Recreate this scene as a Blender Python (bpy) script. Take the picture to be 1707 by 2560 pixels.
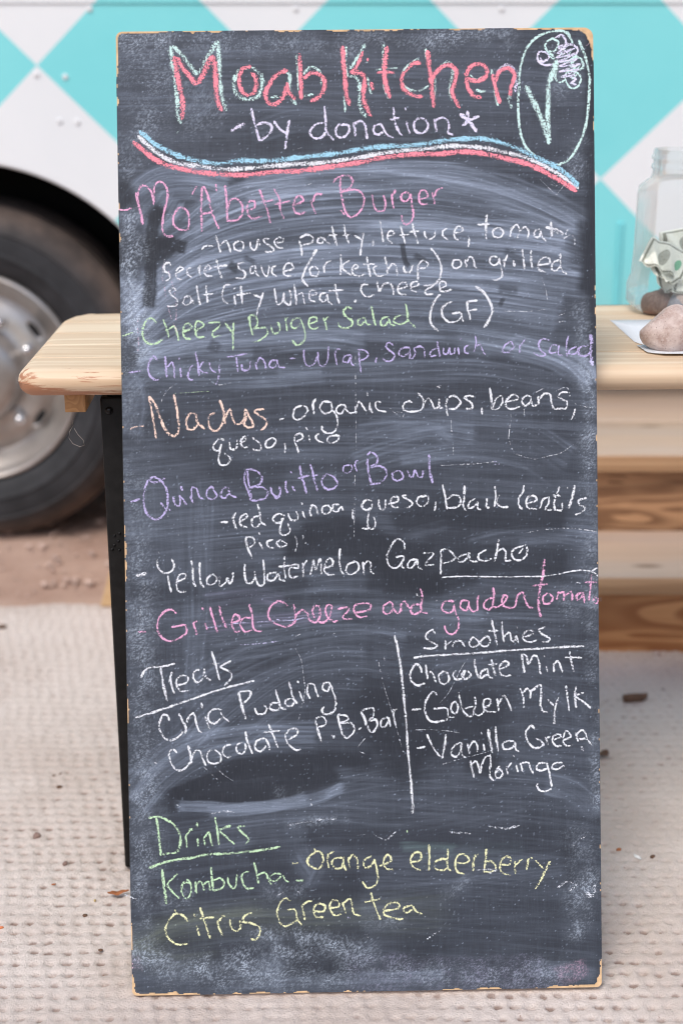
import bpy, bmesh, math, random
import numpy as np
from mathutils import Vector, Matrix, noise as mnoise

# ---------------------------------------------------------------- camera, sky, sun
scene = bpy.context.scene
for o in list(bpy.data.objects):
    bpy.data.objects.remove(o)
COL = scene.collection
cam_d = bpy.data.cameras.new('camera')
cam = bpy.data.objects.new('camera', cam_d); COL.objects.link(cam)
cam.location = (0.0, 0.0, 1.15)
cam.rotation_euler = (math.radians(90 - 18), 0, 0)
cam_d.sensor_fit = 'VERTICAL'; cam_d.sensor_height = 36.0; cam_d.sensor_width = 24.0
cam_d.lens = 50.0
cam_d.clip_start = 0.05; cam_d.clip_end = 500
cam_d.dof.use_dof = True; cam_d.dof.focus_distance = 1.86; cam_d.dof.aperture_fstop = 2.5
scene.camera = cam

SUN_EL, SUN_AZ = 58.0, 205.0         # azimuth the light comes from, clockwise from +Y
world = bpy.data.worlds.new('World'); scene.world = world; world.use_nodes = True
wn = world.node_tree; wn.nodes.clear()
sky = wn.nodes.new('ShaderNodeTexSky'); sky.sky_type = 'NISHITA'; sky.sun_disc = False
sky.sun_elevation = math.radians(SUN_EL); sky.sun_rotation = math.radians(SUN_AZ)
sky.air_density = 1.0; sky.dust_density = 3.0; sky.ozone_density = 0.6
bg = wn.nodes.new('ShaderNodeBackground'); bg.inputs['Strength'].default_value = 0.13
wo = wn.nodes.new('ShaderNodeOutputWorld')
wn.links.new(sky.outputs[0], bg.inputs[0]); wn.links.new(bg.outputs[0], wo.inputs[0])
sun_d = bpy.data.lights.new('sun', 'SUN'); sun_d.energy = 1.5; sun_d.angle = math.radians(28)
sun_d.color = (1.0, 0.955, 0.885)
sun = bpy.data.objects.new('sun', sun_d); COL.objects.link(sun)
az, el = math.radians(SUN_AZ), math.radians(SUN_EL)
sd = Vector((math.sin(az) * math.cos(el), math.cos(az) * math.cos(el), math.sin(el)))
sun.rotation_euler = sd.to_track_quat('Z', 'Y').to_euler(); sun.location = (0, 0, 6)
scene.view_settings.view_transform = 'Standard'; scene.view_settings.look = 'None'
scene.view_settings.gamma = 1.0; scene.view_settings.use_curve_mapping = False
scene.view_settings.exposure = 0.45
scene.render.engine = 'CYCLES'
scene.cycles.transparent_max_bounces = 24
scene.cycles.pixel_filter_type = 'BLACKMAN_HARRIS'; scene.cycles.filter_width = 1.05

R = random.Random(7)
NR = np.random.RandomState(11)

# ---------------------------------------------------------------- helpers
def tag(o, label=None, cat=None, group=None, kind=None):
    if label: o['label'] = label
    if cat: o['category'] = cat
    if group: o['group'] = group
    if kind: o['kind'] = kind
    return o

def empty(name, loc, label=None, cat=None, group=None, rz=0.0):
    o = bpy.data.objects.new(name, None); COL.objects.link(o)
    o.location = loc; o.rotation_euler = (0, 0, rz); o.empty_display_size = 0.05
    return tag(o, label, cat, group)

def link(name, me, mat=None, parent=None, loc=None):
    o = bpy.data.objects.new(name, me); COL.objects.link(o)
    if mat is not None:
        for m in (mat if isinstance(mat, (list, tuple)) else [mat]):
            me.materials.append(m)
    if parent: o.parent = parent
    if loc is not None: o.location = loc
    return o

def pymesh(name, v, f, smooth=False):
    me = bpy.data.meshes.new(name); me.from_pydata([tuple(x) for x in v], [], [tuple(x) for x in f])
    if smooth:
        me.polygons.foreach_set('use_smooth', [True] * len(me.polygons))
    me.update(); return me

def bm_mesh(name, bm, smooth=False):
    bmesh.ops.recalc_face_normals(bm, faces=bm.faces)
    me = bpy.data.meshes.new(name); bm.to_mesh(me); bm.free()
    if smooth:
        me.polygons.foreach_set('use_smooth', [True] * len(me.polygons))
    return me

def smooth_by_angle(me, ang=40):
    me.polygons.foreach_set('use_smooth', [True] * len(me.polygons))
    bm = bmesh.new(); bm.from_mesh(me); a = math.radians(ang)
    for e in bm.edges:
        if len(e.link_faces) == 2 and e.calc_face_angle(0) > a: e.smooth = False
    bm.to_mesh(me); bm.free()

def box_bm(x0, x1, y0, y1, z0, z1, bev=0.0, seg=2, bm=None):
    own = bmesh.new()
    bmesh.ops.create_cube(own, size=1.0)
    for v in own.verts:
        v.co = Vector(((x0 + x1) / 2 + v.co.x * (x1 - x0), (y0 + y1) / 2 + v.co.y * (y1 - y0), (z0 + z1) / 2 + v.co.z * (z1 - z0)))
    if bev > 0:
        bmesh.ops.bevel(own, geom=own.edges[:], offset=bev, segments=seg, profile=0.5, affect='EDGES')
    if bm is None: return own
    me = bpy.data.meshes.new('t'); own.to_mesh(me); own.free(); bm.from_mesh(me); bpy.data.meshes.remove(me)
    return bm

def box(name, dims, mat, parent=None, bev=0.0, seg=2, loc=None):
    me = bm_mesh(name, box_bm(*dims, bev=bev, seg=seg))
    if bev: smooth_by_angle(me, 50)
    return link(name, me, mat, parent, loc)

def lathe(name, prof, mat, parent=None, n=64, axis='Y', loc=None, ang=35, frac=1.0):
    """prof: list of (radius, offset along axis)"""
    v = []; f = []
    m = len(prof)
    for i in range(n):
        a = 2 * math.pi * i / n
        for r, h in prof:
            c, s = math.cos(a) * r, math.sin(a) * r
            v.append((c, h, s) if axis == 'Y' else (c, s, h))
    for i in range(n):
        j = (i + 1) % n
        for k in range(m - 1):
            f.append((i * m + k, j * m + k, j * m + k + 1, i * m + k + 1))
    me = pymesh(name, v, f)
    bm = bmesh.new(); bm.from_mesh(me)
    bmesh.ops.remove_doubles(bm, verts=bm.verts, dist=1e-6)
    bmesh.ops.recalc_face_normals(bm, faces=bm.faces)
    bm.to_mesh(me); bm.free()
    smooth_by_angle(me, ang)
    return link(name, me, mat, parent, loc)

def tube_mesh(name, pts, rad, n=6):
    v = []; f = []
    P = [Vector(p) for p in pts]
    for i, p in enumerate(P):
        t = (P[min(i + 1, len(P) - 1)] - P[max(i - 1, 0)]).normalized()
        a = t.cross(Vector((0, 0, 1)));
        if a.length < 1e-3: a = t.cross(Vector((0, 1, 0)))
        a.normalize(); b = t.cross(a)
        r = rad[i] if isinstance(rad, (list, tuple)) else rad
        for k in range(n):
            q = 2 * math.pi * k / n
            v.append(p + a * math.cos(q) * r + b * math.sin(q) * r)
    for i in range(len(P) - 1):
        for k in range(n):
            k2 = (k + 1) % n
            f.append((i * n + k, i * n + k2, (i + 1) * n + k2, (i + 1) * n + k))
    f.append(tuple(range(n))[::-1]); f.append(tuple((len(P) - 1) * n + k for k in range(n)))
    return pymesh(name, v, f, True)

def grid_mesh(name, X, Y, Z, keep=None, smooth=True):
    """X, Y, Z: 2D arrays (ny, nx) of coordinates; quads wound so that the normal is +(X cross Y)"""
    ny, nx = X.shape
    me = bpy.data.meshes.new(name)
    co = np.stack([X, Y, Z], -1).reshape(-1, 3).astype(np.float32)
    idx = np.arange(ny * nx).reshape(ny, nx)
    q = np.stack([idx[:-1, :-1], idx[:-1, 1:], idx[1:, 1:], idx[1:, :-1]], -1)
    q = q.reshape(-1, 4) if keep is None else q[keep]
    me.vertices.add(len(co)); me.vertices.foreach_set('co', co.ravel())
    me.loops.add(q.size); me.loops.foreach_set('vertex_index', q.ravel().astype(np.int32))
    me.polygons.add(len(q)); me.polygons.foreach_set('loop_start', np.arange(0, q.size, 4, dtype=np.int32))
    me.polygons.foreach_set('loop_total', np.full(len(q), 4, dtype=np.int32))
    if smooth: me.polygons.foreach_set('use_smooth', np.ones(len(q), dtype=bool))
    me.update(calc_edges=True)
    return me

def vnoise2(x, y, seed=0):
    """smooth value noise on arrays, range 0..1"""
    rs = np.random.RandomState(seed); tab = rs.rand(256, 256)
    xi = np.floor(x).astype(int); yi = np.floor(y).astype(int)
    fx = x - xi; fy = y - yi
    fx = fx * fx * (3 - 2 * fx); fy = fy * fy * (3 - 2 * fy)
    a = tab[yi & 255, xi & 255]; b = tab[yi & 255, (xi + 1) & 255]
    c = tab[(yi + 1) & 255, xi & 255]; d = tab[(yi + 1) & 255, (xi + 1) & 255]
    return (a * (1 - fx) + b * fx) * (1 - fy) + (c * (1 - fx) + d * fx) * fy

def fbm(x, y, seed=0, oct=4):
    s = 0; a = 0.5; t = 0
    for k in range(oct):
        s = s + a * vnoise2(x * 2 ** k + 13.1 * k, y * 2 ** k + 7.7 * k, seed + k); t += a; a *= 0.5
    return s / t

# ---------------------------------------------------------------- materials
class NT:
    def __init__(self, name):
        self.m = bpy.data.materials.new(name); self.m.use_nodes = True
        self.t = self.m.node_tree; self.t.nodes.clear()
        self.out = self.t.nodes.new('ShaderNodeOutputMaterial')
        self.b = self.t.nodes.new('ShaderNodeBsdfPrincipled')
        self.t.links.new(self.b.outputs[0], self.out.inputs[0])
    def n(self, typ, **kw):
        nd = self.t.nodes.new('ShaderNode' + typ)
        for k, v in kw.items(): setattr(nd, k, v)
        return nd
    def l(self, a, b): self.t.links.new(a, b)
    def val(self, sock, v):
        if hasattr(v, 'bl_idname') or hasattr(v, 'is_output'): self.l(v, sock)
        else: sock.default_value = v
    def math(self, op, a, b=None, c=None, clamp=False):
        nd = self.n('Math', operation=op); nd.use_clamp = clamp
        self.val(nd.inputs[0], a)
        if b is not None: self.val(nd.inputs[1], b)
        if c is not None: self.val(nd.inputs[2], c)
        return nd.outputs[0]
    def vmath(self, op, a, b):
        nd = self.n('VectorMath', operation=op); self.val(nd.inputs[0], a)
        if op == 'SCALE': self.val(nd.inputs['Scale'], b)
        else: self.val(nd.inputs[1], b)
        return nd.outputs[0]
    def mix(self, f, a, b, typ='MIX'):
        nd = self.n('Mix', data_type='RGBA', blend_type=typ)
        self.val(nd.inputs[0], f); self.val(nd.inputs[6], rgba(a)); self.val(nd.inputs[7], rgba(b))
        return nd.outputs[2]
    def ramp(self, f, stops, interp='LINEAR'):
        nd = self.n('ValToRGB'); self.l(f, nd.inputs[0]); cr = nd.color_ramp; cr.interpolation = interp
        while len(cr.elements) > 1: cr.elements.remove(cr.elements[-1])
        cr.elements[0].position = stops[0][0]; cr.elements[0].color = rgba(stops[0][1])
        for p, c in stops[1:]:
            e = cr.elements.new(p); e.color = rgba(c)
        return nd.outputs[0]
    def rng(self, f, a, b, c=0.0, d=1.0, smooth=True):
        nd = self.n('MapRange'); nd.clamp = True
        if smooth: nd.interpolation_type = 'SMOOTHSTEP'
        self.val(nd.inputs[0], f)
        for i, v in enumerate((a, b, c, d)): self.val(nd.inputs[i + 1], v)
        return nd.outputs[0]
    def obj(self): return self.n('TexCoord').outputs['Object']
    def noise(self, vec, scale, detail=3, rough=0.55, dist=0.0):
        nd = self.n('TexNoise'); self.l(vec, nd.inputs['Vector']); nd.inputs['Scale'].default_value = scale
        nd.inputs['Detail'].default_value = detail; nd.inputs['Roughness'].default_value = rough
        nd.inputs['Distortion'].default_value = dist
        return nd.outputs[0]
    def scaled(self, vec, s):
        return self.vmath('MULTIPLY', vec, s)
    def bump(self, h, strength=0.3, dist=0.002):
        nd = self.n('Bump'); nd.inputs['Strength'].default_value = strength; nd.inputs['Distance'].default_value = dist
        self.l(h, nd.inputs['Height']); self.l(nd.outputs[0], self.b.inputs['Normal'])
    def base(self, c, rough=0.6, metal=0.0, spec=None):
        self.val(self.b.inputs['Base Color'], rgba(c)); self.val(self.b.inputs['Roughness'], rough)
        self.b.inputs['Metallic'].default_value = metal
        if spec is not None: self.b.inputs['Specular IOR Level'].default_value = spec
        return self

def rgba(c):
    if isinstance(c, (tuple, list)) and len(c) == 3: return (*c, 1.0)
    return c

def simple(name, col, rough=0.6, metal=0.0, var=0.15, scale=30, spec=None, bump=0.0):
    t = NT(name); nz = t.noise(t.obj(), scale, 4)
    lo = tuple(c * (1 - var) for c in col); hi = tuple(min(1, c * (1 + var)) for c in col)
    t.base(t.ramp(nz, [(0.3, lo), (0.7, hi)]), rough, metal, spec)
    if bump: t.bump(nz, bump, 0.002)
    return t.m

def wood(name, light, dark, ring=9.0, ringmix=0.5, stretch=(1.3, 9, 9), rough=0.55, grey=None, greymix=0.0, wavy=1.0, knots=True, old=None):
    """grain runs along local X"""
    t = NT(name)
    oi = t.n('ObjectInfo').outputs['Random']
    comb = t.n('CombineXYZ'); t.l(t.math('MULTIPLY', oi, 37.0), comb.inputs[0]); t.l(t.math('MULTIPLY', oi, 11.0), comb.inputs[1]); t.l(t.math('MULTIPLY', oi, 23.0), comb.inputs[2])
    p = t.vmath('ADD', t.obj(), comb.outputs[0])
    ps = t.scaled(p, stretch)
    n1 = t.noise(ps, 1.0, 2, 0.5, 0.4 * wavy)
    ringv = t.math('FRACT', t.math('MULTIPLY', n1, ring))
    # saw -> asymmetric rings with soft rise and sharp drop
    rv = t.rng(ringv, 0.0, 0.8, 0.0, 1.0); rv2 = t.rng(ringv, 0.86, 1.0, 1.0, 0.0)
    rings = t.math('MULTIPLY', rv, rv2)
    fib = t.noise(t.scaled(p, (3.0, 160, 160)), 1.0, 3, 0.6)
    base = t.mix(t.math('MULTIPLY', rings, ringmix), light, dark)
    base = t.mix(t.rng(fib, 0.35, 0.75, 0.0, 0.22), base, dark)
    big = t.noise(p, 3.5, 2)
    base = t.mix(t.rng(big, 0.35, 0.7, 0.0, 0.28), base, dark)
    if grey is not None:
        gsep = t.n('SeparateXYZ'); t.l(t.n('NewGeometry').outputs['Normal'], gsep.inputs[0])
        up = t.rng(gsep.outputs[2], 0.3, 0.9, 0.0, 1.0)
        base = t.mix(t.math('MULTIPLY', up, greymix), base, grey)
        gb = t.noise(t.scaled(p, (2.0, 14, 14)), 1.0, 3)
        base = t.mix(t.math('MULTIPLY', up, t.rng(gb, 0.42, 0.68, 0.0, 0.6)), base, grey)
    if knots:
        vor = t.n('TexVoronoi'); t.l(t.scaled(p, (2.6, 7.5, 7.5)), vor.inputs['Vector']); vor.inputs['Scale'].default_value = 1.0
        kd = vor.outputs['Distance']
        base = t.mix(t.rng(kd, 0.03, 0.11, 0.75, 0.0), base, tuple(c * 0.35 for c in dark))
    if old is not None:
        # remains of an old red-brown stain, worn in streaks along the front nose and the end
        sep = t.n('SeparateXYZ'); t.l(t.obj(), sep.inputs[0])
        nose = t.rng(sep.outputs[1], 0.0, 0.075, 1.0, 0.0)
        low = t.rng(sep.outputs[2], 0.006, 0.024, 1.0, 0.0)
        end = t.rng(sep.outputs[0], 0.0, 0.04, 1.0, 0.0)
        lft = t.rng(sep.outputs[0], 0.10, 0.45, 1.0, 0.35)
        w = t.math('MULTIPLY', lft, t.math('ADD', t.math('MULTIPLY', nose, 0.26), t.math('MULTIPLY', low, 0.18)))
        w = t.math('ADD', w, t.math('MULTIPLY', t.math('MULTIPLY', end, nose), 0.17))
        sn = t.noise(t.scaled(t.obj(), (9, 90, 110)), 1.0, 6, 0.7, 0.8)
        base = t.mix(t.rng(t.math('ADD', sn, w), 0.83, 0.90, 0.0, 0.85), base, old)
    t.base(base, rough)
    t.bump(t.math('ADD', t.math('MULTIPLY', rings, 0.4), fib), 0.25, 0.0012)
    return t.m

M = {}
M['pine'] = wood('sanded_pine', (0.75, 0.615, 0.455), (0.47, 0.28, 0.14), ring=5, ringmix=0.42, stretch=(0.9, 22, 22), old=(0.36, 0.135, 0.06))
M['pine_cleat'] = wood('raw_pine_cleat', (0.50, 0.27, 0.11), (0.30, 0.14, 0.05), ring=14, ringmix=0.6, stretch=(20, 2, 20), knots=False)
M['tread'] = wood('weathered_tread', (0.56, 0.36, 0.21), (0.33, 0.18, 0.09), ring=5, ringmix=0.65, stretch=(0.6, 11, 11), grey=(0.47, 0.375, 0.315), greymix=0.62)
M['riser'] = wood('brown_riser', (0.56, 0.32, 0.17), (0.19, 0.09, 0.042), ring=6, ringmix=0.9, stretch=(2.6, 9, 15), wavy=2.2, rough=0.6)
M['riser_low'] = wood('red_brown_riser', (0.72, 0.37, 0.16), (0.34, 0.125, 0.04), ring=6, ringmix=0.9, stretch=(1.6, 9, 15), wavy=1.6, rough=0.6)
M['block'] = wood('pine_offcut', (0.62, 0.44, 0.26), (0.45, 0.27, 0.12), ring=10, stretch=(6, 6, 30), knots=False)
M['black'] = simple('black_leg_paint', (0.010, 0.0095, 0.0095), 0.5, 0.0, 0.35, 60, spec=0.2, bump=0.15)
M['black_metal'] = simple('black_screw', (0.015, 0.015, 0.016), 0.25, 0.6, 0.2)
M['rubber'] = None

def truck_paint():
    t = NT('checkered_truck_paint')
    sep = t.n('SeparateXYZ'); t.l(t.obj(), sep.inputs[0])
    u = t.math('DIVIDE', t.math('SUBTRACT', sep.outputs[0], -0.6735), 0.2519)
    w = t.math('DIVIDE', t.math('SUBTRACT', sep.outputs[2], 1.1175), 0.2455)
    p = t.math('FLOOR', t.math('DIVIDE', t.math('ADD', u, w), 2.0))
    q = t.math('FLOOR', t.math('DIVIDE', t.math('SUBTRACT', u, w), 2.0))
    par = t.math('FLOORED_MODULO', t.math('ADD', p, q), 2.0)
    nz = t.noise(t.obj(), 2.2, 4)
    sp = t.noise(t.obj(), 140, 2)
    cy = t.mix(t.rng(nz, 0.3, 0.7), (0.20, 0.67, 0.71), (0.235, 0.71, 0.745))
    wh = t.mix(t.rng(nz, 0.3, 0.7), (0.76, 0.79, 0.82), (0.80, 0.825, 0.85))
    c = t.mix(t.math('GREATER_THAN', par, 0.5), cy, wh)
    # road dust towards the sill and around the wheel
    d = t.math('MULTIPLY', t.rng(sep.outputs[2], 0.35, 0.75, 1.0, 0.0), t.rng(nz, 0.35, 0.65, 0.1, 0.45))
    c = t.mix(d, c, (0.42, 0.30, 0.24))
    c = t.mix(t.rng(sp, 0.70, 0.74, 0.0, 0.25), c, (0.5, 0.5, 0.5))
    t.base(c, 0.32)
    t.bump(t.noise(t.obj(), 3.0, 2), 0.12, 0.01)
    return t.m
M['truck'] = truck_paint()
M['white_paint'] = simple('white_trim_paint', (0.72, 0.73, 0.75), 0.4, 0, 0.05, 8)
M['cyan_paint'] = simple('cyan_trim_paint', (0.17, 0.60, 0.65), 0.35, 0, 0.06, 8)
M['well'] = simple('wheel_well_black', (0.008, 0.008, 0.009), 0.9, 0, 0.3, 12)
M['dark_under'] = simple('undercarriage', (0.02, 0.018, 0.017), 0.8, 0, 0.3, 12)

def tire_mat():
    t = NT('dusty_tire_rubber')
    nz = t.noise(t.obj(), 14, 5, 0.6); n2 = t.noise(t.obj(), 90, 3)
    c = t.mix(t.rng(nz, 0.3, 0.75), (0.011, 0.012, 0.015), (0.028, 0.029, 0.034))
    sep = t.n('SeparateXYZ'); t.l(t.obj(), sep.inputs[0])
    r = t.math('SQRT', t.math('ADD', t.math('MULTIPLY', sep.outputs[0], sep.outputs[0]), t.math('MULTIPLY', sep.outputs[2], sep.outputs[2])))
    dust = t.math('MULTIPLY', t.rng(r, 0.345, 0.405), t.rng(nz, 0.3, 0.7, 0.3, 0.8))
    c = t.mix(t.math('MULTIPLY', dust, 0.7), c, (0.20, 0.14, 0.11))
    t.base(c, 0.75); t.bump(n2, 0.3, 0.002)
    return t.m
M['tire'] = tire_mat()
def rim_mat():
    t = NT('brushed_steel_rim')
    nz = t.noise(t.obj(), 9, 4, 0.6)
    c = t.mix(t.rng(nz, 0.35, 0.7), (0.52, 0.495, 0.475), (0.38, 0.345, 0.32))
    t.base(c, t.rng(nz, 0.3, 0.7, 0.30, 0.46), 0.75)
    return t.m
M['rim'] = rim_mat()
M['chrome'] = simple('chrome_lug', (0.75, 0.76, 0.78), 0.15, 1.0, 0.05)

def rug_mat():
    t = NT('beige_loop_rug')
    at = t.n('Attribute'); at.attribute_name = 'dent'
    o = t.obj()
    pile = t.noise(o, 420, 2, 0.6); big = t.noise(o, 2.6, 5, 0.6); mid = t.noise(o, 26, 4, 0.6)
    c = t.mix(t.rng(big, 0.35, 0.68), (0.62, 0.555, 0.52), (0.51, 0.435, 0.395))
    c = t.mix(t.rng(pile, 0.35, 0.65, 0.0, 0.28), c, (0.44, 0.38, 0.34))
    c = t.mix(t.rng(mid, 0.55, 0.75, 0.0, 0.25), c, (0.46, 0.38, 0.34))
    dn = t.math('MULTIPLY', t.rng(at.outputs['Fac'], 0.25, 0.95, 0.0, 1.0), t.rng(mid, 0.32, 0.62, 0.2, 0.95))
    c = t.mix(dn, c, (0.25, 0.185, 0.16))
    sp = t.noise(o, 75, 3)
    c = t.mix(t.rng(sp, 0.70, 0.74, 0.0, 0.6), c, (0.22, 0.12, 0.085))
    t.base(c, 0.95, 0, 0.1); t.bump(pile, 0.9, 0.0022)
    return t.m
M['rug'] = rug_mat()
def dirt_mat():
    t = NT('red_desert_dirt')
    o = t.obj(); n1 = t.noise(o, 5, 6, 0.62); n2 = t.noise(o, 120, 4, 0.7)
    c = t.mix(t.rng(n1, 0.3, 0.7), (0.46, 0.325, 0.265), (0.36, 0.235, 0.185))
    c = t.mix(t.rng(n2, 0.4, 0.7, 0.0, 0.5), c, (0.48, 0.35, 0.29))
    t.base(c, 0.97, 0, 0.1); t.bump(n2, 0.8, 0.006)
    return t.m
M['dirt'] = dirt_mat()
M['gravel'] = simple('dirt_pebbles', (0.47, 0.35, 0.30), 0.95, 0, 0.35, 25)

def stone_mat(name, a, b, c3):
    t = NT(name); o = t.obj()
    n1 = t.noise(o, 38, 6, 0.7); n2 = t.noise(o, 300, 4, 0.7); n3 = t.noise(o, 520, 2)
    c = t.mix(t.rng(n1, 0.35, 0.65), a, b)
    c = t.mix(t.rng(n2, 0.5, 0.7, 0, 0.5), c, c3)
    c = t.mix(t.rng(n3, 0.64, 0.70, 0, 0.75), c, (0.10, 0.075, 0.065))
    t.base(c, 0.9); t.bump(t.math('ADD', n1, n2), 0.5, 0.002)
    return t.m
M['rock'] = stone_mat('pinkish_sandstone', (0.60, 0.50, 0.465), (0.38, 0.27, 0.235), (0.76, 0.69, 0.66))
M['rock_grey'] = stone_mat('blue_grey_stone', (0.34, 0.34, 0.37), (0.24, 0.235, 0.26), (0.5, 0.5, 0.53))
M['rock_dark'] = stone_mat('brown_stone', (0.20, 0.13, 0.11), (0.30, 0.2, 0.17), (0.4, 0.32, 0.28))
M['paper'] = simple('white_paper', (0.80, 0.81, 0.84), 0.8, 0, 0.03, 40)
M['paper_grey'] = simple('grey_receipt_paper', (0.60, 0.61, 0.64), 0.8, 0, 0.05, 40)

def bill_mat():
    t = NT('green_banknote_print'); uv = t.n('TexCoord').outputs['UV']
    sep = t.n('SeparateXYZ'); t.l(uv, sep.inputs[0]); x, y = sep.outputs[0], sep.outputs[1]
    ax = t.math('ABSOLUTE', t.math('SUBTRACT', x, 0.5)); ay = t.math('ABSOLUTE', t.math('SUBTRACT', y, 0.5))
    frame = t.math('MULTIPLY', t.math('GREATER_THAN', t.math('MAXIMUM', ax, ay), 0.405), t.math('LESS_THAN', t.math('MAXIMUM', ax, ay), 0.455))
    nz = t.noise(t.scaled(uv, (60, 26, 1)), 1.0, 4, 0.7)
    inner = t.math('MULTIPLY', t.math('LESS_THAN', t.math('MAXIMUM', ax, ay), 0.40), t.rng(nz, 0.48, 0.6, 0.0, 0.5))
    dx = t.math('MULTIPLY', t.math('SUBTRACT', x, 0.76), 2.35); dy = t.math('SUBTRACT', y, 0.48)
    seal = t.math('LESS_THAN', t.math('SQRT', t.math('ADD', t.math('MULTIPLY', dx, dx), t.math('MULTIPLY', dy, dy))), 0.17)
    px = t.math('MULTIPLY', t.math('SUBTRACT', x, 0.42), 2.35)
    oval = t.math('LESS_THAN', t.math('SQRT', t.math('ADD', t.math('MULTIPLY', px, px), t.math('MULTIPLY', dy, dy))), 0.27)
    c = t.mix(inner, (0.80, 0.82, 0.74), (0.36, 0.38, 0.32))
    c = t.mix(t.math('MULTIPLY', oval, t.rng(nz, 0.35, 0.6, 0.35, 0.8)), c, (0.14, 0.15, 0.12))
    c = t.mix(t.math('MULTIPLY', seal, 0.8), c, (0.05, 0.38, 0.20))
    c = t.mix(t.math('MULTIPLY', frame, 0.85), c, (0.13, 0.14, 0.10))
    t.base(c, 0.8); return t.m
M['bill'] = bill_mat()

def jar_mat():
    t = NT('clear_jar_plastic')
    tr = t.n('BsdfTransparent'); tr.inputs[0].default_value = (0.97, 0.985, 0.985, 1)
    gl = t.n('BsdfGlossy'); gl.inputs['Roughness'].default_value = 0.12; gl.inputs[0].default_value = (1, 1, 1, 1)
    df = t.n('BsdfDiffuse'); df.inputs[0].default_value = (0.80, 0.86, 0.87, 1)
    lw = t.n('LayerWeight'); lw.inputs['Blend'].default_value = 0.35
    f = t.rng(lw.outputs['Facing'], 0.2, 0.95, 0.05, 0.5)
    m1 = t.n('MixShader'); t.l(f, m1.inputs[0]); t.l(tr.outputs[0], m1.inputs[1]); t.l(df.outputs[0], m1.inputs[2])
    m2 = t.n('MixShader'); fr = t.n('Fresnel'); fr.inputs[0].default_value = 1.45
    t.l(t.math('MULTIPLY', fr.outputs[0], 0.45), m2.inputs[0]); t.l(m1.outputs[0], m2.inputs[1]); t.l(gl.outputs[0], m2.inputs[2])
    t.l(m2.outputs[0], t.out.inputs[0]); return t.m
M['jar'] = jar_mat()

def board_face_mat():
    t = NT('chalkboard_paint')
    at = t.n('Attribute'); at.attribute_name = 'dust'
    o = t.obj()
    brush = t.noise(t.scaled(o, (60, 60, 900)), 1.0, 3, 0.6)
    brushv = t.noise(t.scaled(o, (900, 60, 50)), 1.0, 3, 0.6)
    fine = t.noise(o, 1000, 2, 0.6); big = t.noise(o, 3.0, 4)
    c = t.mix(t.rng(big, 0.3, 0.7), (0.019, 0.022, 0.030), (0.026, 0.030, 0.040))
    den = at.outputs['Alpha']
    g = t.math('ADD', t.math('MULTIPLY', t.rng(brush, 0.3, 0.7, 0.65, 1.3, False), 0.6), t.math('MULTIPLY', t.rng(fine, 0.25, 0.75, 0.3, 1.6, False), 0.4))
    den = t.math('MULTIPLY', den, g, clamp=True)
    den = t.math('ADD', den, t.math('MULTIPLY', t.rng(brushv, 0.45, 0.75), 0.025), clamp=True)
    c = t.mix(den, c, at.outputs['Color'])
    t.base(c, t.rng(den, 0.0, 0.3, 0.55, 0.9), 0, 0.2)
    t.bump(t.math('ADD', brush, t.math('MULTIPLY', brushv, 0.5)), 0.18, 0.0006)
    return t.m
M['board_face'] = board_face_mat()
M['board_core'] = simple('raw_board_edge', (0.62, 0.42, 0.24), 0.85, 0, 0.22, 90, bump=0.4)

def chalk_mat():
    t = NT('chalk')
    at = t.n('Attribute'); at.attribute_name = 'col'
    ac = t.n('Attribute'); ac.attribute_name = 'across'
    o = t.obj()
    n1 = t.noise(o, 470, 2, 0.75); n2 = t.noise(o, 900, 1)
    nn = t.math('ADD', t.math('MULTIPLY', n1, 0.7), t.math('MULTIPLY', n2, 0.3))
    e = t.math('POWER', t.math('ABSOLUTE', ac.outputs['Fac']), 2.4)
    v = t.math('SUBTRACT', t.math('ADD', nn, at.outputs['Alpha']), t.math('MULTIPLY', e, 0.23))
    a = t.rng(v, 0.965, 1.015, 0.0, 1.0)
    t.base(t.mix(t.rng(n2, 0.3, 0.7, 0.0, 0.12), at.outputs['Color'], (0.35, 0.37, 0.42)), 0.95, 0, 0.05)
    t.l(a, t.b.inputs['Alpha'])
    t.bump(nn, 0.4, 0.001)
    return t.m
M['chalk'] = chalk_mat()

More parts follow.
